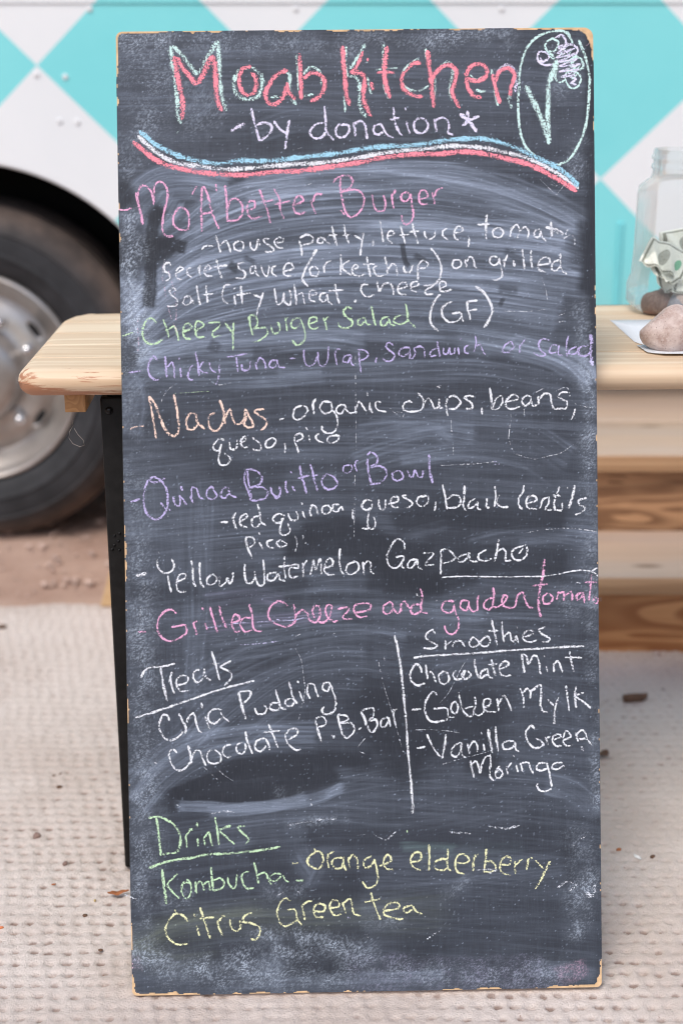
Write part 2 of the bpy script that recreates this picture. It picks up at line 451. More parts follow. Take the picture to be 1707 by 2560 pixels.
# chalk handwriting and wiped chalk smears, in millimetres on the board face (x from its centre line, y up from its foot)
WRITING = (
 ('title outline', 'Moab Kitchen outline',
  'M 5.7 -231.7,1200.9 -229.7,1184.9 -226.4,1158.1 -224.1,1131.4 -223.1,1112.7 -219.2,1103.3|'
  'M 5.7 -229.0,1200.9 -217.8,1190.1 -208.6,1178.0 -198.1,1164.5|'
  'M 5.7 -198.1,1164.5 -191.2,1176.5 -181.5,1192.4 -172.5,1207.0|'
  'M 5.7 -172.5,1207.0 -170.9,1184.3 -170.0,1157.6 -167.6,1134.8 -162.5,1118.7|'
  'M 5.4 -132.1,1173.3 -146.9,1168.1 -152.6,1150.7 -148.7,1138.7 -136.7,1133.2 -123.2,1137.1 -117.6,1150.4 -118.8,1163.8 -130.7,1173.2|'
  'M 4.9 -87.7,1166.2 -82.4,1163.4 -83.2,1152.7 -81.4,1136.7 -74.8,1125.9|'
  'M 4.1 -107.0,1135.6 -100.2,1136.2 -94.9,1136.8|'
  'M 3.8 -73.9,1188.7 -72.3,1163.3 -71.3,1136.6|'
  'M 4.4 -64.9,1163.3 -59.4,1171.2 -51.3,1172.5 -44.6,1165.7 -42.0,1157.7 -43.5,1149.7|'
  'M 3.5 -65.2,1136.5 -59.8,1137.8 -53.1,1139.1|'
  'M 4.1 -11.8,1198.9 -12.2,1176.1 -9.7,1160.1|'
  'M 3.8 -15.4,1136.0 -13.9,1124.0 -13.6,1115.9|'
  'M 4.6 12.4,1201.3 5.5,1188.0 -2.7,1176.1 -8.2,1169.4|'
  'M 5.2 -8.3,1160.1 -0.2,1160.0 5.0,1149.2 4.5,1133.2 6.0,1119.8 12.6,1109.0|'
  'M 3.8 14.6,1159.8 17.1,1146.4 19.7,1138.4|'
  'M 3.3 15.1,1179.9 14.8,1176.6|'
  'M 3.8 36.0,1202.4 34.9,1186.4 34.9,1165.0 36.0,1146.2 42.5,1130.1|'
  'M 3.8 25.5,1169.1 40.3,1169.6 52.5,1170.9|'
  'M 4.1 79.6,1182.6 70.1,1176.7 61.9,1168.8 57.7,1156.8 63.0,1146.0 75.1,1141.9 85.9,1144.4 91.3,1148.4|'
  'M 3.8 88.5,1195.3 89.0,1181.9|'
  'M 4.6 100.2,1157.7 98.6,1134.9|'
  'M 5.2 105.1,1169.7 114.6,1177.0 122.7,1172.2 121.2,1158.8 118.3,1142.8 120.8,1129.4|'
  'M 3.5 144.2,1161.3 150.9,1154.5 160.4,1158.5|'
  'M 4.1 150.8,1142.5 157.5,1140.4 164.3,1141.0|'
  'M 3.8 170.7,1167.7 173.8,1150.3 175.7,1134.2 178.9,1122.1|'
  'V 5.2 176.6,1155.6 182.1,1167.6 191.7,1172.9 199.7,1166.1 201.6,1152.7 200.8,1139.3|'
  'M 6.3 194.0,1136.7 193.2,1127.3 196.5,1118.6'
 ),
 ('title', 'Moab Kitchen in pink chalk',
  'P 7.1 -227.2,1188.2 -224.8,1174.1 -222.4,1158.1 -218.6,1140.7 -216.9,1124.6 -218.5,1108.6|'
  'P 6.8 -223.9,1186.8 -216.7,1174.1 -207.5,1161.9 -199.6,1151.9|'
  'P 7.3 -198.3,1152.5 -190.0,1167.1 -183.0,1181.7 -177.5,1189.0|'
  'P 6.8 -179.6,1188.4 -176.4,1177.7 -175.5,1164.3 -174.9,1144.3 -173.1,1130.9 -167.9,1118.8|'
  'P 5.7 -130.7,1174.6 -141.5,1171.3 -145.7,1161.4 -145.2,1149.3 -139.3,1139.9 -129.9,1139.8 -125.0,1150.5 -126.2,1161.2 -131.5,1166.6|'
  'P 6.0 -85.0,1169.5 -97.1,1164.9 -106.7,1154.3 -113.0,1141.0 -111.1,1130.3 -104.4,1126.2 -96.3,1130.1 -89.4,1139.4 -86.5,1154.1|'
  'P 5.4 -86.5,1154.1 -84.0,1142.1 -76.1,1132.6|'
  'P 6.3 -70.5,1190.0 -69.4,1172.7 -69.0,1156.6 -68.7,1132.5|'
  'P 5.7 -64.9,1157.9 -58.1,1164.5 -48.7,1165.1 -40.7,1159.0 -38.8,1149.6 -42.3,1140.3 -49.1,1133.7 -57.2,1129.8|'
  'P 6.3 -15.9,1198.9 -14.8,1176.2 -13.1,1156.1 -12.0,1138.7 -7.5,1123.9|'
  'P 4.6 9.6,1192.0 5.4,1181.3 -0.1,1170.7 -6.9,1166.1|'
  'P 6.3 -6.9,1166.1 6.6,1164.6 11.2,1157.2 9.6,1141.1 10.1,1129.1 14.1,1119.7 19.3,1110.3|'
  'P 3.5 14.9,1183.9 15.5,1179.2|'
  'P 5.2 18.8,1153.8 21.8,1143.0|'
  'P 6.5 40.0,1198.4 37.5,1181.0 36.2,1162.3 38.7,1146.2 43.2,1132.8|'
  'P 4.1 26.8,1164.8 36.2,1165.7 49.7,1164.9|'
  'P 5.7 82.2,1175.9 74.1,1176.7 64.6,1168.7 58.4,1159.4 58.9,1147.4 65.6,1139.3 76.3,1135.1 84.4,1135.1|'
  'P 6.5 90.5,1192.6 92.3,1175.2 94.8,1156.4 96.0,1140.3 97.7,1120.2|'
  'P 5.7 95.5,1155.1 102.3,1165.7 110.5,1172.3 118.6,1173.6 126.6,1165.5 124.5,1152.1 121.0,1141.4 124.2,1130.7 130.8,1119.9|'
  'P 5.7 139.5,1157.3 152.2,1153.2 164.5,1159.8 164.6,1169.1 156.5,1174.6 145.7,1172.0 139.5,1162.7 139.4,1152.0 143.3,1141.2 149.3,1134.4 158.1,1133.0|'
  'P 5.2 171.3,1162.4 175.2,1147.6 177.7,1136.8 181.7,1124.7|'
  'P 5.2 175.2,1150.3 180.8,1165.0 191.6,1168.9 199.7,1162.1 197.5,1151.4 194.0,1142.0 195.3,1134.0'
 ),
 ('subtitle', 'by donation',
  'V 4.6 -157.5,1093.3 -150.7,1097.9 -139.9,1103.8|'
  'V 3.0 -147.9,1103.9 -144.7,1097.2|'
  'V 4.1 -131.5,1122.5 -129.0,1110.4 -125.8,1097.0 -121.4,1080.9|'
  'V 4.1 -125.1,1101.0 -114.3,1104.2 -106.3,1099.4 -109.1,1090.1 -121.4,1080.9|'
  'V 3.8 -103.4,1106.1 -96.8,1096.7 -88.8,1090.6|'
  'V 4.1 -83.8,1107.3 -86.7,1092.6 -88.2,1081.9 -89.8,1070.5|'
  'V 3.8 -39.8,1124.2 -38.6,1112.2 -38.1,1102.8 -38.2,1093.4 -33.6,1086.7 -28.3,1081.2|'
  'V 3.8 -40.1,1103.5 -50.9,1100.9 -57.8,1093.6 -56.5,1086.9 -49.8,1083.5 -41.7,1086.7 -37.5,1094.7|'
  'V 3.7 -13.2,1100.5 -22.6,1100.0 -26.1,1091.9 -22.8,1085.2 -14.7,1085.8 -8.6,1093.1 -10.5,1099.8 -19.9,1100.6|'
  'V 3.8 -4.0,1103.1 -1.8,1094.4 -1.2,1085.7|'
  'V 3.8 -3.0,1101.1 5.8,1105.0 11.1,1099.6 12.3,1091.6 13.6,1082.2|'
  'V 3.5 31.4,1101.4 23.2,1098.2 21.8,1091.5 27.1,1087.4 33.9,1091.3|'
  'V 3.5 30.7,1102.1 35.3,1092.7 40.6,1085.9 46.7,1083.8|'
  'V 3.8 46.5,1122.0 47.7,1111.3 50.2,1097.9 54.2,1089.8 58.2,1086.4|'
  'V 3.3 42.2,1106.0 54.4,1108.6|'
  'V 3.8 63.1,1104.5 65.0,1095.1 67.6,1087.7|'
  'V 3.0 61.3,1121.2 63.3,1117.2|'
  'V 3.8 80.0,1108.3 73.2,1103.0 73.1,1093.6 79.8,1088.9 88.0,1092.1 90.1,1100.2 85.4,1106.9 78.7,1107.7|'
  'V 3.8 98.3,1106.8 99.5,1098.7 101.4,1090.7|'
  'V 3.5 98.9,1104.1 107.1,1108.0 113.8,1105.3 116.7,1098.6 115.8,1089.2 123.0,1085.8|'
  'V 5.4 139.7,1116.4 141.6,1105.0|'
  'V 5.4 130.2,1112.5 141.6,1104.3|'
  'V 4.4 155.1,1109.6 141.6,1104.3|'
  'V 5.2 133.4,1097.1 141.6,1104.3|'
  'V 4.9 141.6,1104.3 152.2,1088.8'
 ),
 ('emblem oval', 'mint oval round the flower',
  'M 4.1 269.1,1207.0 266.4,1212.4 259.7,1215.4 252.9,1215.4 242.1,1213.3 228.5,1207.4 217.6,1196.7 210.7,1182.1 206.4,1163.4 205.6,1144.6 204.0,1127.2 204.5,1107.1 206.3,1089.6 211.6,1073.4 216.2,1066.9 227.0,1057.4 240.5,1049.9 254.0,1047.7 267.6,1054.3 277.2,1067.7 282.7,1078.4 286.9,1088.8 291.2,1108.9 293.4,1133.0 294.3,1154.5 291.8,1173.3 286.5,1190.8 281.2,1203.5|'
  'M 4.1 266.4,1214.4 270.4,1207.0 273.7,1198.9'
 ),
 ('emblem flower', 'mint and white flower on a check shaped stem',
  'M 8.2 213.7,1147.2 222.3,1129.7 230.2,1112.2 236.9,1096.0 240.8,1081.2|'
  'M 6.5 253.9,1179.0 248.4,1164.3 242.8,1146.9 241.9,1126.8 241.0,1109.4 242.2,1093.3 242.0,1073.1|'
  'V 3.7 248.5,1173.7 237.6,1172.5 229.6,1179.2 231.0,1188.6 239.1,1188.5 243.1,1181.8 235.0,1176.5 232.3,1181.9|'
  'M 3.7 241.8,1188.5 238.6,1197.9 247.4,1205.2 255.5,1200.4 251.3,1191.1 243.2,1188.5 249.9,1183.1|'
  'V 3.7 251.5,1205.8 259.6,1209.8 265.0,1201.7 260.8,1192.3 255.4,1195.1 263.6,1197.7|'
  'V 3.7 262.2,1199.0 273.0,1197.6 279.8,1192.2 278.3,1186.8 268.9,1184.2 266.2,1189.6|'
  'M 3.7 272.9,1182.8 283.7,1180.1 286.3,1169.3 278.2,1166.7 271.5,1176.2 276.9,1181.5|'
  'M 3.0 263.2,1154.8 265.9,1162.8 276.8,1164.0 283.5,1155.9 279.3,1145.3 271.2,1143.3 265.8,1149.4 263.2,1157.5|'
  'M 3.7 253.8,1169.6 251.0,1157.6 256.3,1150.8 263.1,1153.5|'
  'V 2.6 255.4,1193.7 269.0,1197.6 254.0,1187.0 275.7,1193.5 252.6,1181.7 278.3,1186.8 255.2,1176.3 279.6,1180.1 256.5,1170.9 282.3,1173.4 256.5,1164.2 280.9,1166.7 259.1,1157.5 276.7,1160.0|'
  'M 2.6 266.3,1196.3 258.0,1184.3 271.6,1190.9 262.0,1173.6 278.3,1184.1 265.9,1162.8 282.3,1173.4 271.3,1154.7 280.8,1162.7|'
  'M 2.4 241.8,1187.2 248.5,1180.4 254.0,1184.4|'
  'V 3.7 268.6,1158.8 276.7,1154.7 271.2,1149.4 278.0,1147.9'
 ),
 ('waving line blue', 'light blue wavy line under the title',
  'B 6.0 -272.4,1095.4 -261.2,1085.9 -253.2,1078.4 -242.6,1073.0 -226.6,1064.8 -210.5,1059.9 -193.1,1055.7 -175.6,1053.5 -162.1,1054.5 -148.6,1057.0 -132.5,1056.4 -101.4,1056.8 -74.4,1059.9 -47.4,1062.3 -20.4,1065.3 6.7,1069.8 33.7,1072.8 60.7,1073.2 87.8,1075.6 105.4,1078.6 123.0,1080.8 146.0,1081.4 166.3,1080.3 186.5,1074.6 202.7,1068.4 217.5,1061.6 233.7,1053.3 251.2,1045.1 267.4,1032.8 279.5,1019.9'
 ),
 ('waving line white', 'white wavy line under the title',
  'W 5.4 -274.5,1089.4 -262.6,1078.5 -253.4,1070.4 -240.1,1060.9 -221.4,1054.0 -199.9,1051.1 -179.8,1047.6 -159.6,1046.0 -139.4,1047.1 -119.1,1048.9 -101.5,1050.1 -74.5,1051.8 -47.5,1052.9 -20.5,1056.0 6.5,1059.7 33.6,1064.1 60.6,1067.2 87.7,1068.9 105.4,1071.4 125.6,1072.6 145.9,1071.0 166.2,1068.8 186.4,1063.9 206.7,1059.0 224.2,1052.1 240.4,1043.9 256.6,1034.3 279.4,1017.2'
 ),
 ('waving line pink', 'pink wavy line under the title',
  'P 6.8 -280.7,1082.1 -273.4,1076.0 -264.2,1067.9 -253.5,1059.7 -240.2,1052.9 -220.1,1047.3 -200.0,1043.1 -179.9,1040.9 -159.7,1039.3 -139.5,1039.1 -119.3,1040.9 -101.6,1042.7 -74.7,1043.1 -47.6,1046.2 -20.6,1049.9 6.4,1053.7 33.5,1058.8 60.6,1061.8 87.6,1062.9 105.3,1062.7 132.3,1065.1 159.4,1062.8 186.3,1056.5 210.7,1050.2 226.8,1044.0 247.1,1033.0 260.5,1024.8 277.4,1013.9'
 ),
 ('burger line', "Mo 'A' better Burger",
  'K 2.7 -299.0,997.2 -290.9,996.5 -283.5,999.1|'
  'K 4.1 -277.8,1018.4 -274.7,1003.7 -271.5,990.2 -269.7,978.1|'
  'K 3.5 -275.8,1013.1 -272.3,1025.1 -266.2,1027.0 -259.6,1020.9 -256.4,1011.5 -255.2,1002.8|'
  'K 3.5 -255.1,1008.8 -254.1,1026.2 -248.6,1031.5 -242.0,1028.8 -238.1,1019.4 -238.9,1008.6 -242.5,995.3 -244.8,980.5 -244.9,969.8 -240.3,963.7 -231.6,962.9|'
  'K 3.4 -223.6,999.8 -230.5,989.8 -231.3,979.0 -225.4,972.3 -214.6,970.8 -211.8,978.8 -212.9,992.3 -219.6,999.0 -226.3,997.8|'
  'K 3.3 -201.6,1025.7 -207.2,1015.0|'
  'K 3.5 -194.2,1025.6 -195.9,1008.2 -196.2,989.4 -195.8,968.6|'
  'K 3.5 -192.9,1025.6 -188.3,1016.1 -184.5,1000.0 -180.7,986.5 -174.2,971.7|'
  'K 3.3 -195.5,990.7 -182.0,992.6|'
  'K 3.3 -177.4,1028.1 -176.4,1018.7|'
  'K 3.5 -165.9,1026.6 -164.2,1009.2 -163.8,994.4 -163.3,980.3|'
  'K 3.4 -163.1,995.7 -158.8,1007.8 -150.7,1009.0 -144.8,1000.9 -144.9,990.2 -151.1,982.9 -162.6,981.6|'
  'K 3.4 -138.1,994.1 -129.3,998.1 -129.2,1005.5 -134.6,1006.2 -138.8,998.2 -136.9,988.8 -130.9,984.0 -120.1,987.2|'
  'K 3.4 -122.9,1020.8 -118.4,1008.7 -113.2,993.9 -109.4,978.4|'
  'K 3.1 -121.1,1004.7 -104.3,1007.2|'
  'K 3.4 -104.9,1021.3 -98.1,1009.8 -96.9,995.0 -92.4,983.6|'
  'K 3.1 -103.6,1001.8 -96.8,1003.1 -84.6,1005.6|'
  'K 3.4 -80.0,1000.2 -68.4,1005.5 -69.7,1010.9 -75.1,1011.6 -79.9,1002.9 -79.4,993.5 -74.1,989.4 -64.6,992.0|'
  'K 3.4 -59.0,1006.7 -55.1,995.9 -52.5,989.2|'
  'K 3.4 -55.6,1004.0 -52.1,1013.3 -43.4,1013.9|'
  'K 3.3 -29.7,1027.2 -26.2,1033.2 -15.4,1037.1 -7.3,1034.4 -5.4,1027.6 -10.2,1021.0 -21.0,1017.7|'
  'K 3.5 -20.8,1034.5 -21.0,1021.1 -18.5,1006.3 -16.0,994.2 -9.3,984.7 0.2,988.6 7.1,997.9 8.5,1008.7 3.3,1016.8 -7.5,1018.9 -22.4,1015.7|'
  'K 3.0 -21.4,994.2 -16.0,987.4|'
  'K 3.3 18.7,1012.6 20.6,1000.5 24.5,992.4 32.7,992.3 35.5,1001.7 32.9,1011.8|'
  'K 3.4 43.7,1013.7 44.3,1002.9 46.2,994.8|'
  'K 3.4 44.4,1011.0 48.5,1018.3|'
  'K 3.3 62.0,1016.2 55.2,1010.9 57.1,1004.1 63.9,1005.4 67.4,1012.7 68.6,1000.0 70.5,987.8 67.6,978.5 60.8,974.5 56.2,979.9 55.6,986.7|'
  'K 3.0 66.7,1012.8 61.3,1016.4|'
  'K 3.3 77.4,1005.9 88.3,1009.2 87.0,1015.9 80.3,1016.6 77.5,1007.9 80.1,1000.5 88.9,999.7|'
  'K 3.3 94.4,1014.5 96.4,1006.4 97.7,999.6|'
  'K 3.1 97.1,1009.1 100.6,1017.1 108.0,1020.4'
 ),
 ('ingredients line', 'house patty, lettuce, tomato',
  'W 3.0 -196.2,945.8 -192.1,950.4 -182.0,950.3|'
  'W 3.3 -178.4,963.7 -175.8,954.3 -172.7,942.1|'
  'W 3.3 -173.2,950.2 -166.4,956.8 -162.4,951.4 -159.8,942.0|'
  'W 3.0 -148.8,956.6 -155.6,952.7 -154.4,946.0 -146.3,944.5 -143.5,952.6 -147.5,956.6|'
  'W 3.0 -135.4,955.2 -134.1,947.1 -128.8,945.0 -125.2,957.7 -123.0,949.6|'
  'W 3.1 -111.0,958.9 -118.5,958.3 -116.5,953.6 -109.8,949.5 -105.9,944.1 -111.3,942.1 -116.7,942.8|'
  'W 3.1 -102.9,953.4 -94.8,954.7 -93.4,958.7 -100.1,960.1 -104.9,954.8 -101.7,948.1 -93.6,946.6|'
  'W 3.4 -73.9,955.8 -71.3,947.7 -70.4,936.3|'
  'W 3.1 -73.2,958.5 -65.0,963.1 -56.3,959.6 -58.4,952.9 -69.2,950.4|'
  'W 3.1 -42.1,959.5 -48.9,958.9 -50.3,953.5 -44.9,952.8 -42.1,958.1 -39.5,954.1 -34.8,951.3|'
  'W 3.5 -32.4,974.2 -29.9,962.0 -26.0,947.9|'
  'W 3.0 -36.7,962.1 -25.8,962.7|'
  'W 3.5 -17.6,975.4 -15.0,963.2 -11.1,951.7|'
  'W 3.0 -19.1,961.9 -9.6,962.5|'
  'W 3.3 -4.2,961.8 5.2,956.3|'
  'W 3.4 7.3,965.0 5.1,952.2 2.9,936.1|'
  'W 3.8 19.3,956.1 19.2,948.0|'
  'W 3.3 28.4,980.2 30.3,966.8 32.1,952.6|'
  'W 3.0 37.7,960.0 45.8,963.2 43.2,967.3 38.4,964.0 38.3,955.9 44.3,950.5|'
  'W 3.4 54.0,973.2 56.6,962.4 59.8,950.3|'
  'W 3.0 52.5,961.1 64.7,962.3|'
  'W 3.5 69.0,975.7 71.5,965.0 76.1,950.1|'
  'W 3.0 64.8,965.0 77.6,966.2|'
  'W 3.1 83.7,966.2 86.3,958.1 91.7,956.0 96.5,959.3 97.9,965.3|'
  'W 3.0 112.9,969.2 107.5,965.9 107.4,959.8 113.5,955.1|'
  'W 3.1 121.7,963.1 131.9,965.6 130.6,971.0 125.8,971.1 121.7,964.4 122.3,957.7 127.0,954.2|'
  'W 3.0 140.3,957.5 139.3,945.4|'
  'W 3.5 163.2,986.8 161.7,972.0 162.2,953.9|'
  'W 3.3 150.9,973.5 166.5,974.0|'
  'W 3.0 177.3,969.8 170.5,965.2 171.7,958.5 179.9,957.7 184.0,963.7 178.6,969.8|'
  'W 3.0 194.6,970.3 192.1,957.6|'
  'W 3.0 194.2,967.6 200.4,973.0 203.7,967.5 201.5,956.1|'
  'W 3.0 204.3,964.8 211.2,970.1 215.2,964.7 214.4,955.3|'
  'W 3.1 230.1,967.2 223.3,964.6 223.3,957.9 228.7,957.2 230.8,965.9 232.7,957.8 238.1,951.7|'
  'W 4.1 243.8,976.5 244.4,967.1 245.0,957.6|'
  'W 4.1 236.9,969.2 247.8,967.0 257.2,962.9 258.5,958.8|'
  'w 9.5 243.7,965.7 254.5,962.3|'
  'w 3.0 265.4,966.9 260.5,954.8 266.7,958.8 272.8,957.3 274.0,946.5'
 ),
 ('ingredients line', 'secret sauce (or ketchup) on grilled',
  'W 3.3 -235.6,926.3 -238.2,930.4 -243.0,927.1 -243.7,920.4 -238.4,916.3 -236.5,910.9 -242.6,906.9|'
  'w 2.4 -242.8,935.1 -244.3,927.1 -245.9,913.7|'
  'W 3.1 -229.0,916.8 -220.1,922.1 -223.5,924.8 -229.0,918.8 -227.7,910.8 -221.7,908.7|'
  'W 3.1 -209.3,924.0 -214.8,922.0 -214.2,914.6 -208.9,911.9|'
  'W 3.3 -198.5,926.6 -200.0,919.2 -198.1,911.1|'
  'W 2.7 -202.0,921.2 -198.5,925.9|'
  'W 3.3 -192.6,919.1 -185.1,923.1 -188.4,926.5 -193.2,921.1 -191.3,913.7 -183.2,912.3|'
  'W 3.5 -178.2,933.7 -175.7,922.3 -171.8,909.5|'
  'W 3.3 -182.4,923.7 -164.1,926.2|'
  'W 3.3 -143.2,929.3 -150.6,927.4 -150.0,922.0 -142.7,917.2 -143.5,909.8 -154.3,909.9|'
  'W 3.1 -129.1,925.8 -135.2,922.5 -134.6,915.1 -129.9,918.4 -129.1,924.4 -127.9,915.0 -123.9,911.6|'
  'W 3.1 -122.3,925.7 -119.8,916.3 -115.1,911.5 -112.3,920.2 -112.2,925.6|'
  'W 3.1 -103.4,924.8 -108.2,921.5 -107.6,914.8 -102.3,911.3|'
  'W 3.1 -94.0,917.3 -81.8,921.2 -84.4,927.3 -90.5,926.7 -94.0,918.6 -92.1,912.6 -84.0,911.8|'
  'W 3.8 -51.7,945.1 -61.4,929.0 -68.4,915.7 -69.9,906.3 -63.2,898.1|'
  'W 3.0 -56.1,923.6 -60.9,919.6 -59.0,912.9 -52.9,910.8 -49.4,918.1 -54.7,923.6|'
  'W 3.3 -43.9,924.8 -42.0,914.7|'
  'W 3.0 -43.3,921.4 -39.1,928.1 -33.0,930.1|'
  'W 3.1 -21.4,939.4 -21.6,925.9 -22.5,909.7|'
  'W 3.1 -10.7,930.5 -20.3,922.5 -11.6,913.7 -3.5,911.6|'
  'W 3.3 -7.5,919.0 0.6,921.6 -3.4,925.0 -7.5,920.3 -6.2,913.6 0.5,910.2 8.6,913.4|'
  'W 3.3 11.0,934.9 12.8,922.8 15.4,909.3|'
  'W 3.0 5.4,925.6 21.0,925.4|'
  'W 3.0 23.7,923.4 19.6,920.0 22.2,911.9 30.3,910.5 36.4,913.1|'
  'W 3.5 33.9,934.7 35.8,923.9 37.1,913.1|'
  'W 3.1 37.1,918.5 44.0,925.8 48.0,921.1 49.2,910.3|'
  'W 3.4 57.5,923.0 58.7,915.5 65.5,914.8 69.0,923.5|'
  'W 4.4 75.8,924.8 75.0,915.4 75.5,905.2|'
  'W 3.1 76.4,924.8 81.9,929.4 88.6,924.6 84.5,920.0 77.7,919.4|'
  'W 3.5 91.6,944.8 100.9,932.6 104.8,920.4 103.3,908.3 97.8,900.3 91.0,897.7 82.2,897.8|'
  'W 3.0 128.7,929.6 120.6,929.0 119.2,921.6 123.9,918.8 130.0,922.8 129.4,928.9|'
  'W 3.3 134.8,930.2 136.8,920.0|'
  'W 3.1 136.8,926.8 141.7,933.5 145.7,929.4 146.9,921.3 149.6,919.2|'
  'W 3.1 176.2,932.4 168.8,933.2 166.0,926.5 171.3,922.3 176.8,925.0 178.2,931.7|'
  'W 3.1 177.5,931.7 180.8,916.8 181.4,908.7 175.2,903.4 169.1,904.8|'
  'W 3.1 183.6,930.3 184.9,919.5|'
  'W 3.0 184.9,926.2 188.4,935.6|'
  'W 3.5 195.8,928.1 197.4,920.0|'
  'W 2.4 197.3,942.3 198.9,940.9|'
  'W 3.3 207.5,942.2 208.7,930.0 209.9,916.5|'
  'W 3.3 218.3,940.7 218.2,928.6 220.1,917.1|'
  'W 3.1 227.6,921.7 241.9,924.2 240.6,930.3 233.8,931.1 227.7,924.4 228.3,916.3 236.4,912.8|'
  'W 3.3 255.6,936.2 255.5,925.4 256.8,916.0 263.5,909.8|'
  'W 3.1 254.2,928.2 246.0,924.2 244.5,916.1 250.0,914.7 255.4,920.0'
 ),
 ('ingredients line', 'Salt City wheat. cheeze',
  'W 3.0 -228.7,894.6 -233.3,898.7 -237.4,894.7 -235.5,889.3 -229.5,885.2 -227.6,878.5 -233.7,875.2 -241.1,875.9|'
  'W 3.1 -210.6,887.7 -217.3,887.1 -220.8,879.7 -217.5,876.3 -210.7,880.3 -211.3,886.4|'
  'W 2.9 -210.6,885.0 -206.7,877.6|'
  'W 3.3 -203.6,901.1 -201.8,888.9 -199.3,876.1|'
  'W 3.4 -191.5,900.9 -191.0,890.2 -189.8,878.7|'
  'W 3.0 -195.7,888.9 -182.9,890.7|'
  'W 3.3 -161.1,901.3 -167.2,901.3 -171.4,891.3 -170.2,881.8 -164.2,877.7|'
  'W 3.3 -156.6,888.4 -154.8,876.3|'
  'W 1.9 -157.2,895.8 -154.5,897.8|'
  'W 3.4 -147.7,900.4 -147.2,889.7 -146.0,876.8|'
  'W 3.0 -153.9,888.4 -135.0,890.9|'
  'W 3.1 -132.3,888.8 -122.3,884.6|'
  'W 3.1 -120.1,891.4 -123.7,878.6 -127.2,869.2 -128.0,861.8|'
  'W 3.3 -105.5,896.6 -104.7,886.5 -102.1,876.3 -96.0,879.6 -93.7,891.0|'
  'W 3.3 -93.7,891.0 -92.5,878.2 -86.5,875.5 -85.0,886.2 -86.9,894.3|'
  'W 3.3 -80.7,901.0 -78.9,887.5 -78.4,875.4|'
  'W 3.0 -78.2,886.2 -71.4,890.1 -69.5,883.4 -67.6,875.9|'
  'W 3.1 -62.0,886.0 -53.2,888.6 -55.2,893.3 -60.6,892.7 -62.0,886.0 -60.1,880.5 -54.0,879.1|'
  'W 3.1 -40.4,889.7 -47.1,888.5 -48.6,881.8 -43.2,879.0 -39.0,887.0|'
  'W 3.1 -39.7,888.4 -37.8,878.9 -33.1,874.8|'
  'W 3.5 -29.4,901.1 -27.5,888.3 -24.3,876.1|'
  'W 3.0 -37.6,892.4 -18.7,893.5|'
  'W 4.4 -4.2,881.2 -4.0,877.2|'
  'W 3.0 12.5,899.2 5.8,900.0 3.0,893.3 6.9,886.5 12.3,884.4 19.8,887.0|'
  'W 3.0 23.4,904.5 25.9,890.3|'
  'W 3.0 26.6,890.3 31.5,899.7 39.6,900.9 43.6,894.2 44.2,886.1|'
  'W 3.0 50.3,893.4 61.2,897.3 58.6,902.1 51.8,899.5 49.7,892.7 53.0,887.3 60.4,886.5|'
  'W 3.0 65.3,895.3 76.1,898.5 73.5,902.6 67.4,900.6 65.9,893.9 73.3,889.1|'
  'W 3.0 82.2,897.8 93.7,897.6 84.2,891.0 85.5,886.9 94.3,886.8|'
  'W 3.0 103.2,893.5 110.7,897.4 108.7,902.2 103.3,901.6 102.5,893.5 105.8,889.7 118.1,892.6'
 ),
 ('salad line', 'Cheezy Burger Salad',
  'N 2.7 -297.7,838.7 -284.1,842.8|'
  'N 3.4 -254.3,853.9 -260.9,860.7 -267.7,857.4 -271.9,846.7 -271.4,835.9 -265.5,829.1 -257.4,828.3 -247.2,833.6|'
  'N 3.4 -246.1,859.2 -242.3,847.7 -239.1,834.9|'
  'N 3.3 -239.6,846.3 -232.8,850.3 -229.5,843.5 -227.0,832.0|'
  'N 3.3 -221.4,842.7 -210.6,848.0 -213.8,853.4 -219.3,851.5 -221.4,842.1 -218.9,835.3 -211.5,833.8|'
  'N 3.3 -205.9,843.9 -195.0,851.2 -199.0,855.3 -204.4,855.3 -205.9,844.6 -203.3,836.4 -194.6,836.3|'
  'N 3.3 -189.5,853.8 -176.0,854.3 -175.4,849.6 -184.3,841.6 -183.1,836.2 -172.9,838.1|'
  'N 3.3 -169.3,854.9 -160.7,842.7|'
  'N 3.3 -157.8,854.8 -158.7,839.9 -159.0,819.1|'
  'N 3.7 -137.5,861.3 -137.0,850.5 -133.1,837.6|'
  'N 3.0 -138.9,855.9 -138.1,861.3 -134.1,863.2 -128.7,859.8 -128.2,850.4 -131.6,846.4 -116.7,846.9 -115.5,839.4 -122.4,832.8 -131.9,828.8 -134.6,830.2|'
  'N 3.1 -110.6,849.5 -108.1,840.0 -102.0,840.6 -99.6,847.3 -102.4,854.1|'
  'N 3.1 -92.8,859.4 -91.6,851.3 -90.4,842.5|'
  'N 2.9 -92.9,855.3 -89.4,860.0|'
  'N 3.1 -73.9,859.1 -82.7,856.6 -85.5,849.9 -80.2,845.7 -73.3,852.4|'
  'N 3.1 -73.9,857.8 -69.3,847.0 -68.2,834.8 -72.3,826.8 -79.1,824.8 -84.4,831.0|'
  'N 3.1 -62.5,850.9 -53.0,854.9 -54.3,859.6 -61.1,858.3 -63.2,849.6 -58.6,844.8 -51.1,846.7|'
  'N 3.3 -44.8,858.8 -42.2,852.0 -40.3,843.2|'
  'N 3.0 -43.5,854.7 -38.1,860.1|'
  'N 3.3 -7.5,868.5 -13.5,871.9 -19.0,866.6 -16.4,859.8 -8.4,854.3 -9.8,847.6 -18.0,845.0 -24.7,847.8 -26.0,852.5|'
  'N 3.1 7.9,858.2 1.1,856.9 -1.6,851.5 2.4,848.8 7.9,854.1|'
  'N 3.0 7.2,858.2 10.5,850.0 15.3,849.3|'
  'N 3.3 16.2,872.9 18.1,860.7 21.3,847.9|'
